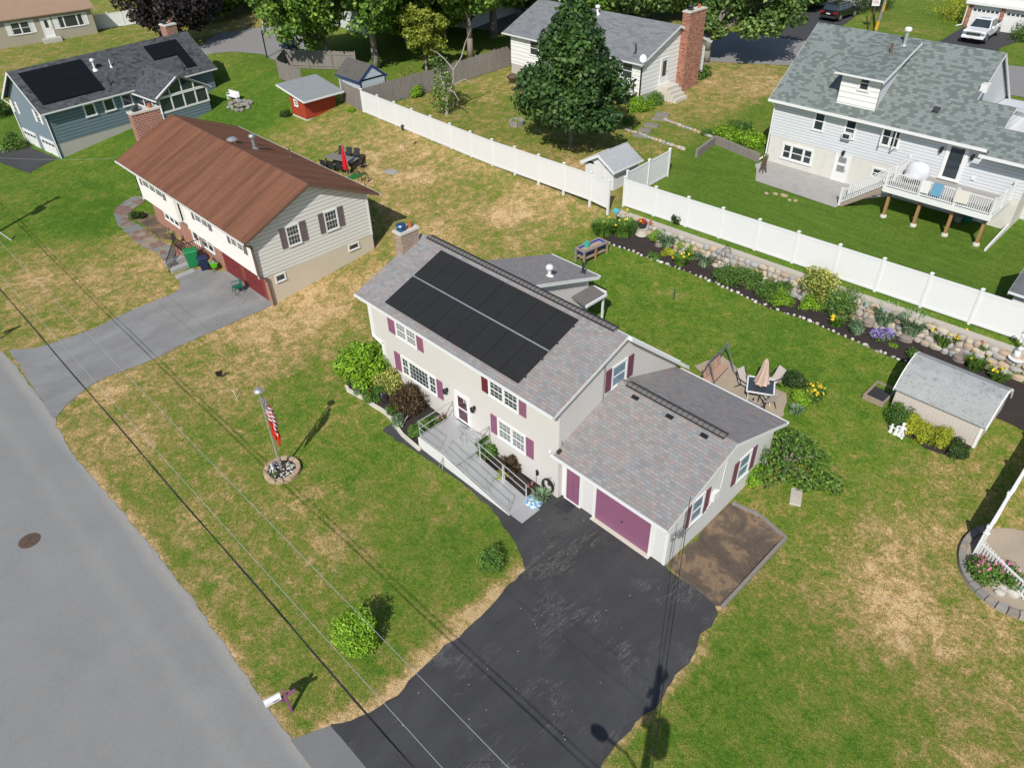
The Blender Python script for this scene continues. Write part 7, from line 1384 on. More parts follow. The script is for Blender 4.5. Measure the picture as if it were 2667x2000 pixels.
# birdhouse, pots, figurines of the back bed
q = W(A8(258,320)); t = thing('birdhouse', 'blue-roofed birdhouse on a thin green pole among the day lilies', 'birdhouse', q); m = MB(); m.tube((0,0,-.1),(0,0,1.25),.018); m.build('pole', M['tealgreen'], t); m = MB(); m.box(-.1,.1,-.1,.1,1.25,1.45); m.build('house', M['offwhite'], t); m = MB(); m.slab([(-.2,-.22,1.42),(.2,-.22,1.42),(.2,0,1.6),(-.2,0,1.6)],.02); m.slab([(-.2,.22,1.42),(.2,.22,1.42),(.2,0,1.6),(-.2,0,1.6)],.02); M['aqua'] = plain('aqua_paint', (.09,.34,.40,1), .5, .1); m.build('birdhouse_roof', M['aqua'], t)
q = W(A8(590,330)); m = MB(q); m.lathe(q+ZU*-.05, [(.46,0),(.42,.1),(.38,.35),(.40,.42),(.05,.43)], 14); tag(m.build('tree_stump', M['stone'], None, loc=q), 'pale sawn stump under the pot of red flowers', 'stump')
q2 = q+ZU*.38; t = thing('flower_pot', 'black pot of red flowers on the pale stump', 'pot', q2); m = MB(); m.lathe((0,0,0), [(.2,0),(.26,.12),(.29,.34),(.25,.34)], 14); m.build('pot', M['dark'], t); crown('blossom', LF['red'], t, [(0,0,.44,.3,.3,.15)], 120, .11, .5, .8, .15); crown('foliage', LF['shrub'], t, [(0,0,.36,.28,.28,.1)], 60, .09)
def figurine(name, label, q, mt, h, cat='figurine'):
    m = MB(q); q = V3(q); m.lathe(q-ZU*.03, [(h*.2,0),(h*.21,h*.06),(h*.14,h*.1),(h*.17,h*.3),(h*.13,h*.52),(h*.17,h*.68),(h*.06,h*.77),(h*.1,h*.84),(h*.105,h*.93),(h*.05,h*1.0)], 12); m.path([q+np.array([h*.15,0,h*.64]), q+np.array([h*.22,h*.05,h*.42]), q+np.array([h*.08,h*.16,h*.4])], h*.045, 6); m.path([q+np.array([-h*.15,0,h*.64]), q+np.array([-h*.23,-h*.02,h*.45])], h*.045, 6); return tag(m.build(name, M[mt], None, loc=q, smooth=True), label, cat)
figurine('figurine', 'small terracotta garden figurine right of the red flower pot', W(A8(700,250)), 'terra', .55); figurine('figurine', 'small orange-brown garden figurine in front of the stone wall right of the iris', W(A10(1510,1020)), 'terra', .55)
q = W(A10(2020,1330)); t = thing('garden_statue', 'tall white garden statue standing in a shell-shaped basin at the right end of the bed', 'statue', q); m = MB(); m.lathe((0,0,-.1), [(.2,0),(.17,.15),(.1,.25),(.14,.55),(.36,.70),(.4,.76),(.34,.75),(.1,.72)], 16); m.build('basin', M['vinyl'], t, smooth=True)
m = MB(); m.path([(-.05,0,.7),(-.1,.05,1.0),(.05,.08,1.25),(.02,.05,1.6),(.0,.05,1.85)], [.15,.13,.10,.12,.05], 10); m.lathe((0,.05,1.85), [(.045,0),(.075,.07),(.075,.15),(.03,.2)], 10); m.path([(.12,.05,1.65),(.28,0,1.45),(.2,-.15,1.3)], [.06,.05,.04], 7); m.path([(-.1,.05,1.65),(-.25,.1,1.85),(-.1,.1,2.05)], [.06,.05,.04], 7); m.build('figure', M['vinyl'], t, smooth=True)
q = W(A8(1640,740)); t = thing('trellis', 'thin black metal trellis behind the blue-green iris', 'trellis', q); m = MB()
for k in range(5): a = 2*pi*k/5; m.path([(.28*cos(a),.28*sin(a),-.05),(.26*cos(a),.26*sin(a),1.0),(0,0,1.35)], .01, 5)
for z in (.35,.7,1.0): m.path([(.27*cos(a),.27*sin(a),z) for a in np.linspace(0, 2*pi, 11)], .008, 4)
m.build('wire_frame', M['black'], t)
for k, (p, h, lab) in enumerate([(A34(1190,735),.75,'tallest of the white statues at the end of the shed shrubs'),(A34(1150,725),.5,'smaller white statue left of the tallest one'),(A34(1110,705),.48,'leftmost white statue of the group by the shed shrubs'),(A34(1205,760),.35,'low white statue in front of the group')]): figurine('white_statue', lab, W(p), 'vinyl', h, 'statue')
m = MB(); q = W(A34(1025,400)); t = thing('cold_frame', 'low wooden frame lying on the lawn in the shadow of the vinyl shed', 'frame', q, radians(0)); m = MB()
for a in ((-.5,.5,-.75,-.63),(-.5,.5,.63,.75),(-.5,-.4,-.63,.63),(.4,.5,-.63,.63)): m.box(*a,-.1,.14)
m.build('frame', M['wood'], t); m = MB(); m.box(-.4,.4,-.63,.63,.02,.06); m.build('panel', M['dark'], t)
q = W(A34(335,1245)); m = MB(q); m.obox(q,(.9,.4,0),(-.4,.9,0),ZU,(-.24,.24),(-.5,.5),(-.05,.05)); tag(m.build('stone_slab', M['stone'], None, loc=q, bevel=.02), 'flat pale slab lying on the grass near the garage shrub-tree', 'slab')
# small things along the front wall
q = W(A33(285,1290)); m = MB(q); m.lathe(q, [(.36,0),(.4,.05),(.36,.14),(.2,.2),(.02,.22)], 18)
def mosaic():
    k = Nt('blue_white_mosaic'); co = k.coord(); v = k.n('TexVoronoi', {'Scale': 13.}); k.set(v.inputs['Vector'], co); c = k.ramp(k.n('SeparateXYZ', {0: v.outputs['Color']}).outputs[0], [(0,(.10,.25,.5,1)),(.3,(.45,.55,.6,1)),(.55,(.6,.6,.5,1)),(.8,(.25,.45,.5,1)),(1,(.6,.55,.2,1))], 'CONSTANT'); return k.bsdf(c, .3)
M['mosaic'] = mosaic(); tag(m.build('mosaic_stone', M['mosaic'], None, loc=q), 'blue and white mosaic garden stone at the foot of the ramp', 'ornament')
q = W(A33(305,1135)); t = thing('garden_lantern', 'black lantern hanging on a stake beside the front wall', 'lantern', q); m = MB(); m.path([(0,0,0),(0,0,.85),(.08,0,.9)], .012, 5); m.build('stake', M['black'], t); m = MB(); m.lathe((.08,0,.6), [(.06,0),(.08,.04),(.08,.2),(.1,.22),(.03,.3)], 6); m.build('lantern', M['black'], t)
q = W(A33(420,1215)); t = thing('hose_hanger', 'oval black hose coil hung by the corner of the house', 'hose', (q[0],YF-.1,.25)); m = MB()
for k in range(3): m.path([(.3*cos(a),-.05-.03*k,.35+.36*sin(a)) for a in np.linspace(0, 2*pi, 17)], .03, 6)
m.build('hose_coil', M['black'], t); m = MB(); m.box(-.08,.08,.0,.1,.3,.5); m.build('bracket', M['dark'], t)
q = onY(A33(430,1125), YF-.02); m = MB(q); 
for k in range(4): a = pi*k/4; m.path([q+np.array([.2*cos(b+a)*abs(cos(b))**.5*1.0, 0, .28*sin(b+a)]) for b in np.linspace(0, 2*pi, 13)], .008, 4)
tag(m.build('wall_ornament', M['galv'], None, loc=q), 'wire scroll ornament on the house wall above the hose', 'ornament')
q = W(A33(540,1320)); m = MB(q); m.obox((q[0],q[1],.035),(1,0,0),(0,1,0),ZU,(-.35,.35),(-.3,.3),(0,.02)); tag(m.build('door_mat', M['dark'], None, loc=q), 'dark mat on the asphalt before the plum side door', 'mat')
q = W(OV(64,1168)); t = thing('manhole_cover', 'round rusty manhole cover in the road', 'manhole cover', (q[0],q[1],.014)); m = MB(); m.lathe((0,0,0), [(.42,0),(.42,.012),(.36,.016),(.02,.017)], 28); M['rust'] = plain('rusty_iron', (.13,.085,.065,1), .75, .35, .3, 9., .3); m.build('cover', M['rust'], t)
m = MB()
for k in range(6): m.path([(.3*cos(a+k*pi/6)*s, .3*sin(a+k*pi/6)*s, .02) for a, s in ((0,-1),(0,1))], .008, 4)
m.build('ribs', M['rust'], t)
q = W(A31(1818,275)); t = thing('yard_sign', 'small black shield-shaped sign on a stake in the lawn', 'sign', q, radians(72)); m = MB(); m.prism([(-.17,0,.52),(.17,0,.52),(.19,0,.38),(.12,0,.22),(0,0,.14),(-.12,0,.22),(-.19,0,.38)], (0,.015,0)); m.build('panel', M['black'], t); m = MB(); m.bar((0,.02,-.1),(0,.02,.3),.02); m.build('stake', M['dark'], t)
q = W(A31(1958,450)); m = MB(); m.path([(0,0,-.1),(-.1,-.05,.55)], .012, 5); m.lathe((-.1,-.05,.55), [(.02,0),(.04,.03),(.01,.06)], 8); tag(m.build('lawn_marker', M['white'], None, loc=q), 'thin white marker stake left of the flagpole', 'stake')
q = W(A23(1433,1050)); m = MB(); m.tube((0,0,-.1),(0.02,0,.75),.035); tag(m.build('lawn_stake', M['tealgreen'], None, loc=q), 'short dark post standing alone in the back lawn', 'post')
q = W(A12(1285,1285)); t = thing('bird_feeder', 'bird feeder on a tall thin pole in the dry yard', 'bird feeder', q); m = MB(); m.tube((0,0,-.1),(0,0,2.0),.022); m.build('pole', M['galv'], t); m = MB(); m.lathe((0,0,2.0), [(.12,0),(.1,.05),(.1,.25),(.17,.28),(.03,.42)], 10); m.build('feeder', M['dark'], t)
q = W(A12(1168,1418)); m = MB(q); m.obox(q,(1,.2,0),(-.2,1,0),ZU,(-.5,.5),(-.28,.28),(-.05,.07)); tag(m.build('cellar_slab', M['rockgrey'], None, loc=q, bevel=.02), 'flat grey slab lying in the dry yard', 'slab')
q = W(A12(1245,830)); m = MB(); m.path([(0,0,0),(-.6,-.1,1.1),(-.75,-.1,1.2)], .05, 6); m.path([(0,.3,0),(-.6,.2,1.1)], .05, 6); tag(m.build('green_slide_frame', M['tealgreen'], None, loc=q), 'dark green tube frame leaning behind the white fence', 'frame')
# ------------------------------------------------------------------ dining set with the closed red parasol
S5 = lambda x, y: (820+x*180/1269, 380+y*180/1269)
cg = W(S5(600,430)); M['umbred'] = plain('bright_red_canvas', (.55,.012,.022,1), .85, .12, scale=8); M['synth'] = plain('grey_slat_tabletop', (.20,.19,.18,1), .6, .1); M['turf'] = plain('artificial_turf', (.012,.13,.022,1), .95, .2, scale=20)
drape('turf_rug', xy([S5(760,500),S5(950,500),S5(860,570),S5(640,640),S5(560,600)]), .03, M['turf'])
ca = radians(18); t = thing('dining_table', 'long grey outdoor dining table on green artificial turf', 'table', (cg[0]-.6,cg[1],cg[2]), ca); m = MB(); m.box(-1.3,1.3,-.5,.5,.7,.75); m.build('tabletop', M['synth'], t, bevel=.01)
for x in (-1.2,1.2):
    for y in (-.42,.42): m = MB(); m.box(x-.04,x+.04,y-.04,y+.04,0,.7); m.build('leg', M['black'], t)
def dchair(label, x, y, a):
    p = np.array([cg[0]-.6+x*cos(ca)-y*sin(ca), cg[1]+x*sin(ca)+y*cos(ca)]); t = thing('outdoor_chair', label, 'chair', (*p, gz(*p)), ca+a, 'black chairs of the outdoor dining set'); m = MB(); m.box(-.27,.27,-.26,.24,.42,.47); m.build('seat', M['dark'], t); m = MB(); m.hexa([(-.27,.22,.45),(.27,.22,.45),(.27,.36,1.02),(-.27,.36,1.02),(-.27,.26,.45),(.27,.26,.45),(.27,.4,1.02),(-.27,.4,1.02)]); m.build('backrest', M['dark'], t)
    for s in (-1, 1): m = MB(); m.path([(s*.28,-.25,0),(s*.28,-.24,.64),(s*.28,.28,.64)], .02, 5); m.path([(s*.28,.28,0),(s*.28,.26,.5)], .02, 5); m.build('frame', M['black'], t)
for k, x in enumerate((-.9,-.15,.6)): dchair(['black chair at the house end of the far side of the dining table','black chair in the middle of the far side of the dining table','black chair on the far side of the dining table nearest the red parasol'][k], x, .85, 0); dchair('black chair on the near side of the outdoor dining table', x, -.85, pi)
dchair('black chair at the outer end of the outdoor dining table', 1.7, .1, -pi/2)
t = thing('red_parasol', 'closed red parasol beside the outdoor dining table', 'umbrella', W(S5(600,560)), 0); m = MB(); m.tube((0,0,0),(0,0,2.5),.03); m.path([(.45,0,0),(.3,0,1.2),(.05,0,2.2)], .025, 6); m.build('pole', M['galv'], t); m = MB(); n = 14; prof = [(.17,.55),(.18,.8),(.15,1.3),(.11,1.8),(.06,2.25),(.03,2.4)]
for j, (r_, z) in enumerate(prof): m.v += [np.array([-.05+r_*(1+.25*(k % 2))*cos(2*pi*k/n), r_*(1+.25*(k % 2))*sin(2*pi*k/n), z]) for k in range(n)]
for j in range(len(prof)-1):
    for k in range(n): m.f.append([j*n+k, j*n+(k+1) % n, (j+1)*n+(k+1) % n, (j+1)*n+k])
m.build('canopy', M['umbred'], t)
q = W(S5(890,700)); t = thing('curved_trellis', 'bent dark iron garden frame behind the brown roof edge', 'frame', q, radians(20)); m = MB()
for s in (-.3,.3): m.path([(s,.3,0),(s,.28,.6),(s,.0,.95),(s,-.6,1.05)], .03, 6); m.path([(s,-.3,0),(s,.0,.5),(s,.0,.95)], .025, 6)
m.path([(-.3,-.6,1.05),(.3,-.6,1.05)], .03, 6); m.path([(-.3,0,.95),(.3,0,.95)], .02, 6); m.build('iron_frame', M['rust'], t)
# ------------------------------------------------------------------ on and around the grey house deck
g = onZ(A14(1425,1400), 5.46); g = np.array([-14.0, 47.0, 5.46]); t = thing('covered_grill', 'barbecue under a pale cover on the deck, in front of the grey house wall', 'grill', g); m = MB(); M['cover'] = plain('pale_grill_cover', (.60,.61,.63,1), .7, .06)
m.lathe((0,0,.15), [(.5,0),(.62,.25),(.6,.6),(.52,.85),(.35,1.02),(.05,1.08)], 14, 1.15, .7); m.build('cover', M['cover'], t, smooth=True); m = MB(); m.lathe((-.1,-.45,.3), [(.25,0),(.42,.08),(.45,.16),(.2,.2)], 12); m.build('side_burner_cover', M['cover'], t); m = MB(); m.box(-.5,.5,-.45,.3,.02,.2); m.build('grill_cart', M['dark'], t)
M['twhite'] = plain('white_towel', (.70,.70,.69,1), .95, .05, scale=9); M['tblue'] = plain('blue_towel', (.14,.32,.48,1), .95, .2, scale=9); M['tcream'] = plain('cream_towel', (.66,.62,.56,1), .95, .06, scale=9)
for x, w_, mt, lab in ((-12.75,.5,'twhite','white towel hung over the deck rail'),(-12.1,.55,'tblue','blue patterned towel hung over the deck rail'),(-10.75,.75,'tcream','cream towel hung over the right part of the deck rail')):
    O = (x, 45.12, 6.38); m = MB(O); m.hexa([(x-w_/2,45.02,5.72),(x+w_/2,45.02,5.75),(x+w_/2,45.035,5.75),(x-w_/2,45.035,5.72),(x-w_/2,45.05,6.41),(x+w_/2,45.05,6.41),(x+w_/2,45.065,6.41),(x-w_/2,45.065,6.41)]); m.box(x-w_/2,x+w_/2,45.05,45.19,6.405,6.42); m.box(x-w_/2,x+w_/2,45.18,45.195,5.95,6.42); tag(m.build('towel', M[mt], None, loc=O), lab, 'towel')
q = W(A14(60,1420)); t = thing('rusty_sculpture', 'rust-brown flared metal plant stand on the patio corner', 'sculpture', q); m = MB()
for k in range(6): a = 2*pi*k/6; m.path([(.28*cos(a),.28*sin(a),0),(.14*cos(a),.14*sin(a),.45),(.11*cos(a),.11*sin(a),.9),(.17*cos(a),.17*sin(a),1.25)], [.03,.045,.05,.03], 6)
m.lathe((0,0,.5), [(.1,0),(.14,.3),(.12,.5)], 10); m.build('metal_stand', M['rust'], t); crown('foliage', LF['bright'], t, [(.05,.05,1.05,.2,.2,.15)], 60, .09)
for k, (p, r_) in enumerate([(A24(90,175),.12),(A24(165,180),.14),(A24(235,190),.2),(A24(280,230),.1),(A24(330,235),.12)]):
    q = W(p); m = MB(q); n_ = rock(m, q+ZU*.03, (r_*1.4,r_,.1), 1500+k); tag(m.build('orange_stone', M['terra2'] if 'terra2' in M else M['sand'], None, loc=q, uv=False), 'tan stone lying in the grass along the patio edge', 'stone', 'tan stones along the patio edge')
q = W(A24(1660,400)); m = MB(q); m.lathe(q, [(.2,0),(.26,.35),(.24,.35)], 12); tag(m.build('bucket', M['galv'], None, loc=q), 'pale bucket in the shade under the deck', 'bucket')
q = W(A24(1730,395)); m = MB(q); m.lathe(q, [(.3,0),(.36,.6),(.36,.64),(.05,.7)], 12); tag(m.build('teal_barrel', M['tealgreen'], None, loc=q), 'dark green tub in the shade under the deck', 'tub')
# ------------------------------------------------------------------ yard of the white house
q = W(A13(350,1005)); t = thing('picnic_table', 'old grey garden table under the maple', 'table', q, radians(8)); m = MB(); m.box(-.6,.6,-.45,.45,.66,.71); m.build('tabletop', M['greywood'], t)
for x in (-.52,.52):
    for y in (-.38,.38): m = MB(); m.box(x-.04,x+.04,y-.04,y+.04,0,.66); m.build('leg', M['greywood'], t)
M['greypl'] = plain('grey_plastic', (.24,.23,.215,1), .6, .1)
for p, a, lab in ((A13(385,1020),150,'grey garden chair in front of the old table'),(A13(440,990),60,'grey garden chair right of the old table')): plastic_chair(lab, W(p), radians(a), 'greypl')
q = W(A13(355,905)); m = MB(q); m.lathe(q, [(.35,0),(.55,.18),(.58,.3),(.5,.26),(.1,.12)], 16); M['turq'] = plain('turquoise_plastic', (.03,.36,.27,1), .4, .1); tag(m.build('turtle_pool', M['turq'], None, loc=q), 'turquoise plastic tub behind the old garden table', 'tub')
q = W(A13(145,1030)); ring('round stone planter on the dry lawn of the white house', q, .62, .62, 9, 'greyblock', h=.4, w=.18); shrub('planter_plant', 'green plant growing in the round stone planter', 'plant', q, .35, .5, 'bright', 5, 120, .09)
q = W(A13(110,690)); t = thing('fire_bowl', 'rusty round fire bowl near the white house corner', 'fire bowl', q); m = MB(); m.lathe((0,0,.3), [(.15,0),(.45,.15),(.55,.32),(.5,.3)], 14); m.build('bowl', M['rust'], t); m = MB()
for k in range(3): a = 2*pi*k/3; m.path([(.3*cos(a),.3*sin(a),.4),(.42*cos(a),.42*sin(a),0)], .02, 5)
m.lathe((0,0,.6), [(.5,0),(.3,.2),(.04,.28)], 12); m.build('stand', M['rust'], t)
for p, a, lab in ((A13(175,690),20,'wire lawn chair beside the fire bowl'),(A13(255,715),-10,'striped lounge chair at the white house wall')): plastic_chair(lab, W(p), radians(a), 'white' if 'striped' in lab else 'galv')
# ------------------------------------------------------------------ yard of the blue house
q = W(A11(1040,1060)); t = thing('air_conditioner', 'grey air-conditioning unit beside the blue house wall', 'air conditioner', (*q[:2], gz(*q[:2]))); m = MB(); m.box(-.42,.42,-.42,.42,.05,.9); m.build('cabinet', M['galv'], t, bevel=.03); m = MB(); m.lathe((0,0,.9), [(.36,0),(.34,.02),(.05,.03)], 16); m.build('fan_grille', M['dark'], t)
q = W(A11(735,1140)); t = thing('vent_pipes', 'bent white vent pipes rising beside the blue house foundation', 'pipe', q); m = MB(); m.path([(0,0,0),(0,0,1.2),(-.25,0,1.35)], .07, 8); m.path([(.3,.05,0),(.3,.05,.6),(.15,0,.75)], .07, 8); m.build('pipe', M['white'], t)
q = W(A11(1975,875)); t = thing('fire_pit', 'heap of grey-brown stones forming a fire pit on the lawn beyond the sunroom', 'fire pit', q); m = MB(q); T = []
for k in range(46): a, r_ = rng.uniform(0, 6.28), 1.25*math.sqrt(rng.random()); n_ = rock(m, (q[0]+r_*cos(a)*1.25, q[1]+r_*sin(a)*.8, gz(q[0]+r_*cos(a)*1.25, q[1]+r_*sin(a)*.8)+.1+.25*max(0, 1-r_)), (rng.uniform(.15,.3), rng.uniform(.12,.22), rng.uniform(.1,.18)), 1700+k); T += [rng.uniform(.1, .7)]*n_
tints(m.build('stones', M['greyblock'], t), T)
q = W(A11(1925,830)); t = thing('garden_bench', 'white bench behind the fire pit stones', 'bench', q, radians(10)); m = MB(); m.box(-.75,.75,-.2,.2,.38,.44); m.build('seat', M['white'], t); m = MB(); m.box(-.75,.75,.2,.26,.44,.85); m.build('backrest', M['white'], t)
for x in (-.65,.65): m = MB(); m.box(x-.04,x+.04,-.18,.24,0,.4); m.bar((x,-.2,.62),(x,.24,.62),.05); m.build('leg', M['white'], t)
q = W(A12(145,478)); t = thing('basketball_hoop', 'basketball hoop with a white backboard by the rear driveway', 'basketball hoop', q, radians(30)); m = MB(); m.path([(0,0,-.2),(0,0,2.6)], .07, 8); m.path([(0,0,2.5),(.5,0,3.1)], .05, 6); m.path([(0,0,2.1),(.5,0,2.8)], .04, 6); m.build('pole', M['black'], t)
m = MB(); m.prism([(.55,-.55,2.7),(.55,.55,2.7)]+[(.55,.55*cos(a),3.2+.35*sin(a)) for a in np.linspace(.2, pi-.2, 7)], (.05,0,0)); b = m.build('backboard', M['white'], t); m = MB(); m.path([(.85+.23*cos(a),.23*sin(a),2.85) for a in np.linspace(0, 2*pi, 13)], .016, 5); m.path([(.6,0,2.85),(.64,0,2.85)], .03, 5)
for k in range(8): a = 2*pi*k/8; m.path([(.85+.22*cos(a),.22*sin(a),2.84),(.85+.13*cos(a+.4),.13*sin(a+.4),2.45)], .008, 4)
m.build('rim_and_net', M['offwhite'], b)
# ------------------------------------------------------------------ vehicles
def wheel(par, x, y, r, w_, rim='galv'):
    m = MB(); s = 1 if x > 0 else -1; m.tube((x-s*w_/2, y, r), (x+s*w_/2, y, r), r, n=20); wo = m.build('wheel', M['rubber'], par); m = MB(); m.tube((x+s*w_/2, y, r), (x+s*(w_/2+.015), y, r), r*.62, r*.5, n=14); m.build('rim', M[rim], wo)
def pickup(label, p, ang, mt):
    t = thing('pickup_truck', label, 'pickup', p, ang); w_ = .98   # faces -y
    m = MB(); P = [(-2.75,.55),(-2.8,.95),(-2.7,1.12),(-1.35,1.2),(-1.25,1.12),(.95,1.12),(.95,1.2),(2.75,1.18),(2.75,.55)]; m.prism([(-w_,y,z) for y,z in P], (2*w_,0,0)); m.build('body', M[mt], t, bevel=.06)
    m = MB(); m.hexa([(-.93,-1.45,1.16),(.93,-1.45,1.16),(.93,1.0,1.16),(-.93,1.0,1.16),(-.72,-.62,1.85),(.72,-.62,1.85),(.72,.82,1.85),(-.72,.82,1.85)]); cab = m.build('cab', M[mt], t, bevel=.05)
    m = MB(); m.hexa([(-.84,-1.37,1.23),(.84,-1.37,1.23),(.84,-1.3,1.23),(-.84,-1.3,1.23),(-.68,-.72,1.79),(.68,-.72,1.79),(.68,-.62,1.79),(-.68,-.62,1.79)]); m.build('windscreen', M['glass'], cab)
    m = MB(); m.hexa([(-.84,-1.40,1.22),(.84,-1.40,1.22),(.84,-1.38,1.22),(-.84,-1.38,1.22),(-.67,-.74,1.79),(.67,-.74,1.79),(.67,-.70,1.79),(-.67,-.70,1.79)]); m.build('windscreen', M['glass'], cab)
    for s in (-1, 1):
        for a, b in ((-1.0,-.12),(-.02,.78)): m = MB(); m.hexa([(s*.925,a,1.24),(s*.935,a,1.24),(s*.935,b,1.24),(s*.925,b,1.24),(s*.755,max(a,-.6),1.76),(s*.765,max(a,-.6),1.76),(s*.765,b-.06,1.76),(s*.755,b-.06,1.76)]); m.build('side_window', M['glass'], cab)
        m = MB(); m.box(s*.98,s*1.2,-1.1,-.98,1.2,1.4) if s > 0 else m.box(-1.2,-.98,-1.1,-.98,1.2,1.4); m.build('mirror', M[mt], t)
        m = MB(); m.box(*sorted((s*.62,s*.95)),-2.84,-2.7,.82,1.02); m.build('headlight', M['glassblue'], t)
        for y in (-1.85,1.75): wheel(t, s*.9, y, .42, .28)
        m = MB(); m.box(*sorted((s*.96,s*1.0)),-1.3,1.1,.48,.56); m.build('running_board', M['galv'], t)
    m = MB(); m.box(-.6,.6,-2.85,-2.75,.78,1.06); m.build('grille', M['dark'], t); m = MB(); m.box(-.65,.65,-2.86,-2.8,1.0,1.08); m.build('grille_bar', M['alu'], t); m = MB(); m.box(-.98,.98,-2.95,-2.7,.5,.72); m.build('bumper', M[mt], t, bevel=.04); m = MB(); m.box(-.17,.17,-2.97,-2.95,.55,.68); m.build('licence_plate', M['offwhite'], t)
    m = MB(); m.box(-.85,.85,1.05,2.65,1.19,1.21); m.build('bed', M['dark'], t); m = MB(); m.box(-.45,.45,-.35,-.05,1.855,1.87); m.build('sunroof', M['glass'], t); return t
M['carwhite'] = plain('white_car_paint', (.72,.73,.74,1), .22, .03, spec=.6); M['carblack'] = plain('black_car_paint', (.008,.009,.012,1), .15, .2, spec=.7); M['tail'] = plain('red_tail_lamp', (.35,.01,.015,1), .25, .1); M['carblue'] = plain('dark_blue_car_paint', (.012,.02,.05,1), .2, .2, spec=.6)
tw_ = W(A14(1750,372)); pickup('white pickup truck parked in front of the white garage doors', (-24.1, 86.4, gz(-24.1,86.4)), radians(3), 'carwhite')
def suv(label, p, ang, mt):
    t = thing('parked_car', label, 'car', p, ang); w_ = .93   # rear towards -y
    m = MB(); P = [(-2.3,.35),(-2.4,.7),(-2.36,1.0),(-2.2,1.08),(1.05,1.06),(2.25,.92),(2.42,.7),(2.4,.35)]; m.prism([(-w_,y,z) for y,z in P], (2*w_,0,0)); m.build('body', M[mt], t, bevel=.07)
    m = MB(); m.hexa([(-.9,-2.28,1.03),(.9,-2.28,1.03),(.9,1.15,1.03),(-.9,1.15,1.03),(-.7,-1.95,1.66),(.7,-1.95,1.66),(.7,.35,1.66),(-.7,.35,1.66)]); cab = m.build('cabin', M[mt], t, bevel=.05)
    m = MB(); m.hexa([(-.76,-2.30,1.1),(.76,-2.30,1.1),(.76,-2.27,1.1),(-.76,-2.27,1.1),(-.62,-2.06,1.58),(.62,-2.06,1.58),(.62,-2.02,1.58),(-.62,-2.02,1.58)]); m.build('rear_window', M['glass'], cab); m = MB(); m.hexa([(-.8,1.08,1.1),(.8,1.08,1.1),(.8,1.13,1.1),(-.8,1.13,1.1),(-.66,.42,1.6),(.66,.42,1.6),(.66,.46,1.6),(-.66,.46,1.6)]); m.build('windscreen', M['glass'], cab)
    for s in (-1, 1):
        for a, b in ((-1.95,-1.1),(-1.02,-.1),(-.02,.75)): m = MB(); m.hexa([(s*.885,a,1.1),(s*.9,a,1.1),(s*.9,b,1.1),(s*.885,b,1.1),(s*.735,a+.05,1.58),(s*.75,a+.05,1.58),(s*.75,min(b,.38),1.58),(s*.735,min(b,.38),1.58)]); m.build('side_window', M['glass'], cab)
        m = MB(); m.box(*sorted((s*.55,s*.94)),-2.43,-2.3,.82,.98); m.build('tail_light', M['tail'], t); m = MB(); m.box(*sorted((s*.9,s*1.1)),.75,.88,1.05,1.2); m.build('mirror', M[mt], t); m = MB(); m.bar((s*.62,-1.7,1.7),(s*.62,.2,1.7),.04); m.build('roof_rail', M['alu'], t)
        for y in (-1.45,1.4): wheel(t, s*.84, y, .36, .24)
    m = MB(); m.box(-.22,.22,-2.44,-2.42,.72,.84); m.build('licence_plate', M['offwhite'], t); m = MB(); m.box(-.9,.9,-2.47,-2.3,.38,.56); m.build('bumper', M['dark'], t); return t
suv('black sport utility car on the far dark driveway beyond the grey roof', (-38.2, 85.9, gz(-38.2,85.9)), radians(-4), 'carblack'); suv('dark blue car half hidden under the light green tree by the rear driveway', W(A12(350,480)), radians(60), 'carblue')
# ------------------------------------------------------------------ poles, wires
M['polewood'] = woodm('tarred_pole_wood', (.13,.105,.085,1), var=.35, axis=(6,6,.5)); M['transf'] = plain('grey_transformer', (.30,.31,.32,1), .5, .1)
def upole(label, x, y, h, arm=True, lampdir=None):
    z = gz(x, y); t = thing('utility_pole', label, 'utility pole', (x, y, z)); m = MB(); m.path([(0,0,-.3),(0,0,h*.6),(0,0,h)], [.17,.145,.12], 12); m.build('pole', M['polewood'], t)
    m = MB(); m.bar((0,-.55,h-.6),(0,.55,h-.6),.1,.12); m.build('crossarm', M['polewood'], t)
    for yy in (-.45, 0, .45): m = MB(); m.lathe((0,yy,h-.54 if yy else h), [(.04,0),(.07,.06),(.04,.1),(.06,.14),(.02,.2)], 8); m.build('insulator', M['galv'], t)
    m = MB(); m.lathe((.35,.05,h-2.6), [(.25,0),(.28,.05),(.28,.85),(.24,.92),(.05,.98)], 14); m.path([(0,0,h-2.0),(.2,.05,h-2.0)], .05, 6); m.build('transformer', M['transf'], t)
    m = MB(); m.lathe((-.3,.1,h-2.2), [(.12,0),(.13,.5),(.05,.55)], 10); m.path([(0,0,h-1.9),(-.3,.1,h-1.9)], .03, 5); m.build('cutout', M['galv'], t)
    if lampdir:
        m = MB(); d = np.array([*lampdir, 0]); d = d/np.linalg.norm(d); m.path([(0,0,h-3.6), d*.7+ZU*(h-3.25), d*1.5+ZU*(h-3.2)], .035, 7); m.build('lamp_arm', M['galv'], t); m = MB(); o_ = d*1.75+ZU*(h-3.25); m.lathe(o_, [(.1,-.1),(.2,-.02),(.22,.05),(.1,.14)], 12, 1.6, 1); m.build('lamp_head', M['transf'], t)
    return t
PX, PY, PH = -1.65, 3.8, 10.2; upole('wooden utility pole with a street lamp by the driveway, just outside the near edge', PX, PY, PH, lampdir=(-1,-.1)); upole('wooden utility pole beyond the left edge with a guy wire', -59.9, 3.8, 9.7)
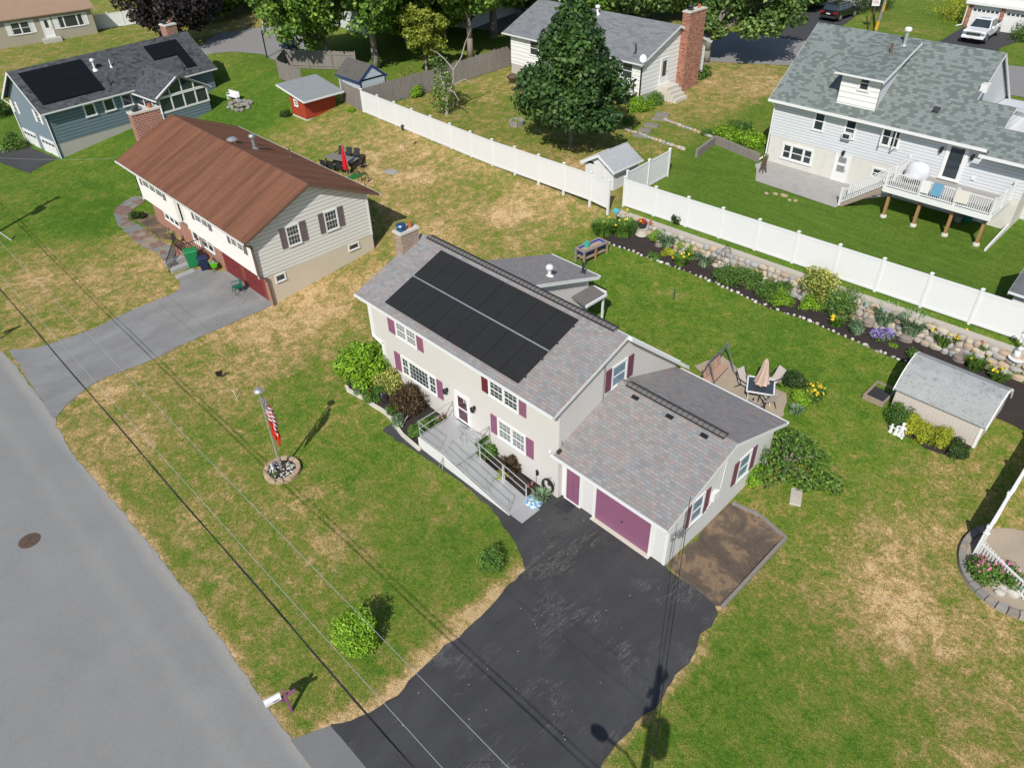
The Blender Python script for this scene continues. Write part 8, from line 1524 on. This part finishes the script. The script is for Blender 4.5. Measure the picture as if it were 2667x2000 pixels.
def wire(name, label, a, b, sag, r, m_, n=28, twist=0., cat='cable', group=None):
    a, b = V3(a), V3(b); P = [a+(b-a)*k/n-ZU*sag*4*(k/n)*(1-k/n) for k in range(n+1)]; m = MB(a); m.path(P, r, 5)
    if twist: m.path([p+np.array([0, .0, .0])+np.array([0, sin(k*1.1)*twist, cos(k*1.1)*twist]) for k, p in enumerate(P)], r*.7, 5)
    return tag(m.build(name, m_, None, loc=a, uv=False), label, cat, group)
M['wirewhite'] = plain('bare_aluminium_wire', (.42,.43,.44,1), .35, .05, .3); M['wireblack'] = plain('black_cable', (.02,.02,.022,1), .6, .2)
ext = lambda y, z0, z1: ((-120., y, z0), (PX, y, z1))
L0 = -59.9
for (nm, lab, y, z, r, mt, sag) in (('power_line','pale thin power line nearest the house, crossing the front lawn',4.75,8.55,.0065,'wirewhite',.42),('power_line','second pale power line, between the first one and the dark cables',3.72,8.85,.0065,'wirewhite',.42),('telephone_cable','thick dark telephone cable bundle over the front lawn',4.08,5.35,.013,'wireblack',.30),('telephone_cable','thinner dark cable running just above the thick bundle',3.98,5.72,.010,'wireblack',.30)):
    wire(nm, lab, (L0, y, z), (PX, y, z), sag, r, M[mt], 32, .03 if 'thick' in lab else 0); 
    m = MB((L0, y, z)); m.path([(L0, y, z), (L0-26, y, z-.3), (L0-60, y, z)], r, 5); tag(m.build(nm, M[mt], None, loc=(L0, y, z), uv=False), 'continuation beyond the left pole of the '+lab.split(',')[0], 'cable')
    m = MB((PX, y, z)); m.path([(PX, y, z), (PX+25, y, z-.4), (PX+55, y, z)], r, 5); tag(m.build(nm, M[mt], None, loc=(PX, y, z), uv=False), 'continuation beyond the near pole of the '+lab.split(',')[0], 'cable')
m = MB(); q = np.array([-3.1, 4.08, 5.25]); m.tube(q-np.array([.35,0,.05]), q+np.array([.35,0,-.05]), .14, n=10); tag(m.build('splice_box', M['dark'], None), 'dark splice box hung on the telephone cable near the driveway', 'box')
wire('service_cable', 'dark service cable from the near pole to the garage mast', (PX, PY, 8.2), (-9.58, 18.15, 3.35), .45, .011, M['wireblack'], 22, .02); wire('service_cable', 'thin second service cable from the near pole to the garage wall', (PX, PY, 5.9), (-9.55, 17.43, 2.4), .35, .006, M['wireblack'], 22); wire('service_cable', 'service cable to the brown-roofed house from the left pole', (L0, 3.8, 8.0), (-55.5, 15.2, 5.1), .4, .006, M['wirewhite'], 16)
m = MB((-59.8,7.8,0)); m.path([(-59.8,7.85,.05),(-59.8,7.2,1.25)], .05, 8); g_ = m.build('guy_guard', M['white'], None, loc=(-59.8,7.8,0)); tag(g_, 'white plastic guard on the guy wire at the left edge', 'guard'); m = MB((-59.8,7.8,0)); m.path([(-59.8,7.2,1.25),(-59.9,3.8,7.6)], .012, 5); tag(m.build('guy_wire', M['galv'], None, loc=(-59.8,7.8,0)), 'guy wire running up to the left utility pole', 'cable')
q = W(A14(985,275)); t = thing('wooden_pole', 'leaning weathered pole with yellow markers by the back street', 'utility pole', q); m = MB(); m.path([(0,0,-.3),(.5,.2,9.5)], [.16,.12], 10); m.build('pole', M['greywood'], t); M['yellowp'] = plain('yellow_plastic', (.62,.33,.01,1), .5, .1); m = MB(); m.tube((.01,0,.3),(.04,.01,1.1),.17,n=10); m.build('marker_sleeve', M['yellowp'], t); m = MB(); m.box(.15,.33,-.05,.05,2.0,2.9); m.build('marker_tag', M['yellowp'], t)
q = W(A14(925,255)); t = thing('street_sign', 'small white sign board on a rusty leaning post by the back street', 'sign', q, radians(20)); m = MB(); m.path([(0,0,-.2),(.3,.1,5.5)], .06, 7); m.build('post', M['rust'], t); m = MB(); m.obox((.16,-.03,2.3),(1,0,.06),(0,-1,0),(-.06,0,1),(-.36,.36),(0,.03),(0,.95)); b = m.build('sign_board', M['white'], t); m = MB(); M['signink'] = plain('faded_red_lettering', (.38,.12,.12,1), .7, .1)
for z, a, c in ((.72,-.26,.26),(.55,-.28,.28),(.4,-.22,.22),(.24,-.27,.27)): m.obox((.16,-.062,2.3),(1,0,.06),(0,-1,0),(-.06,0,1),(a,c),(0,.003),(z,z+.06))
m.build('faded_lettering', M['signink'], b)
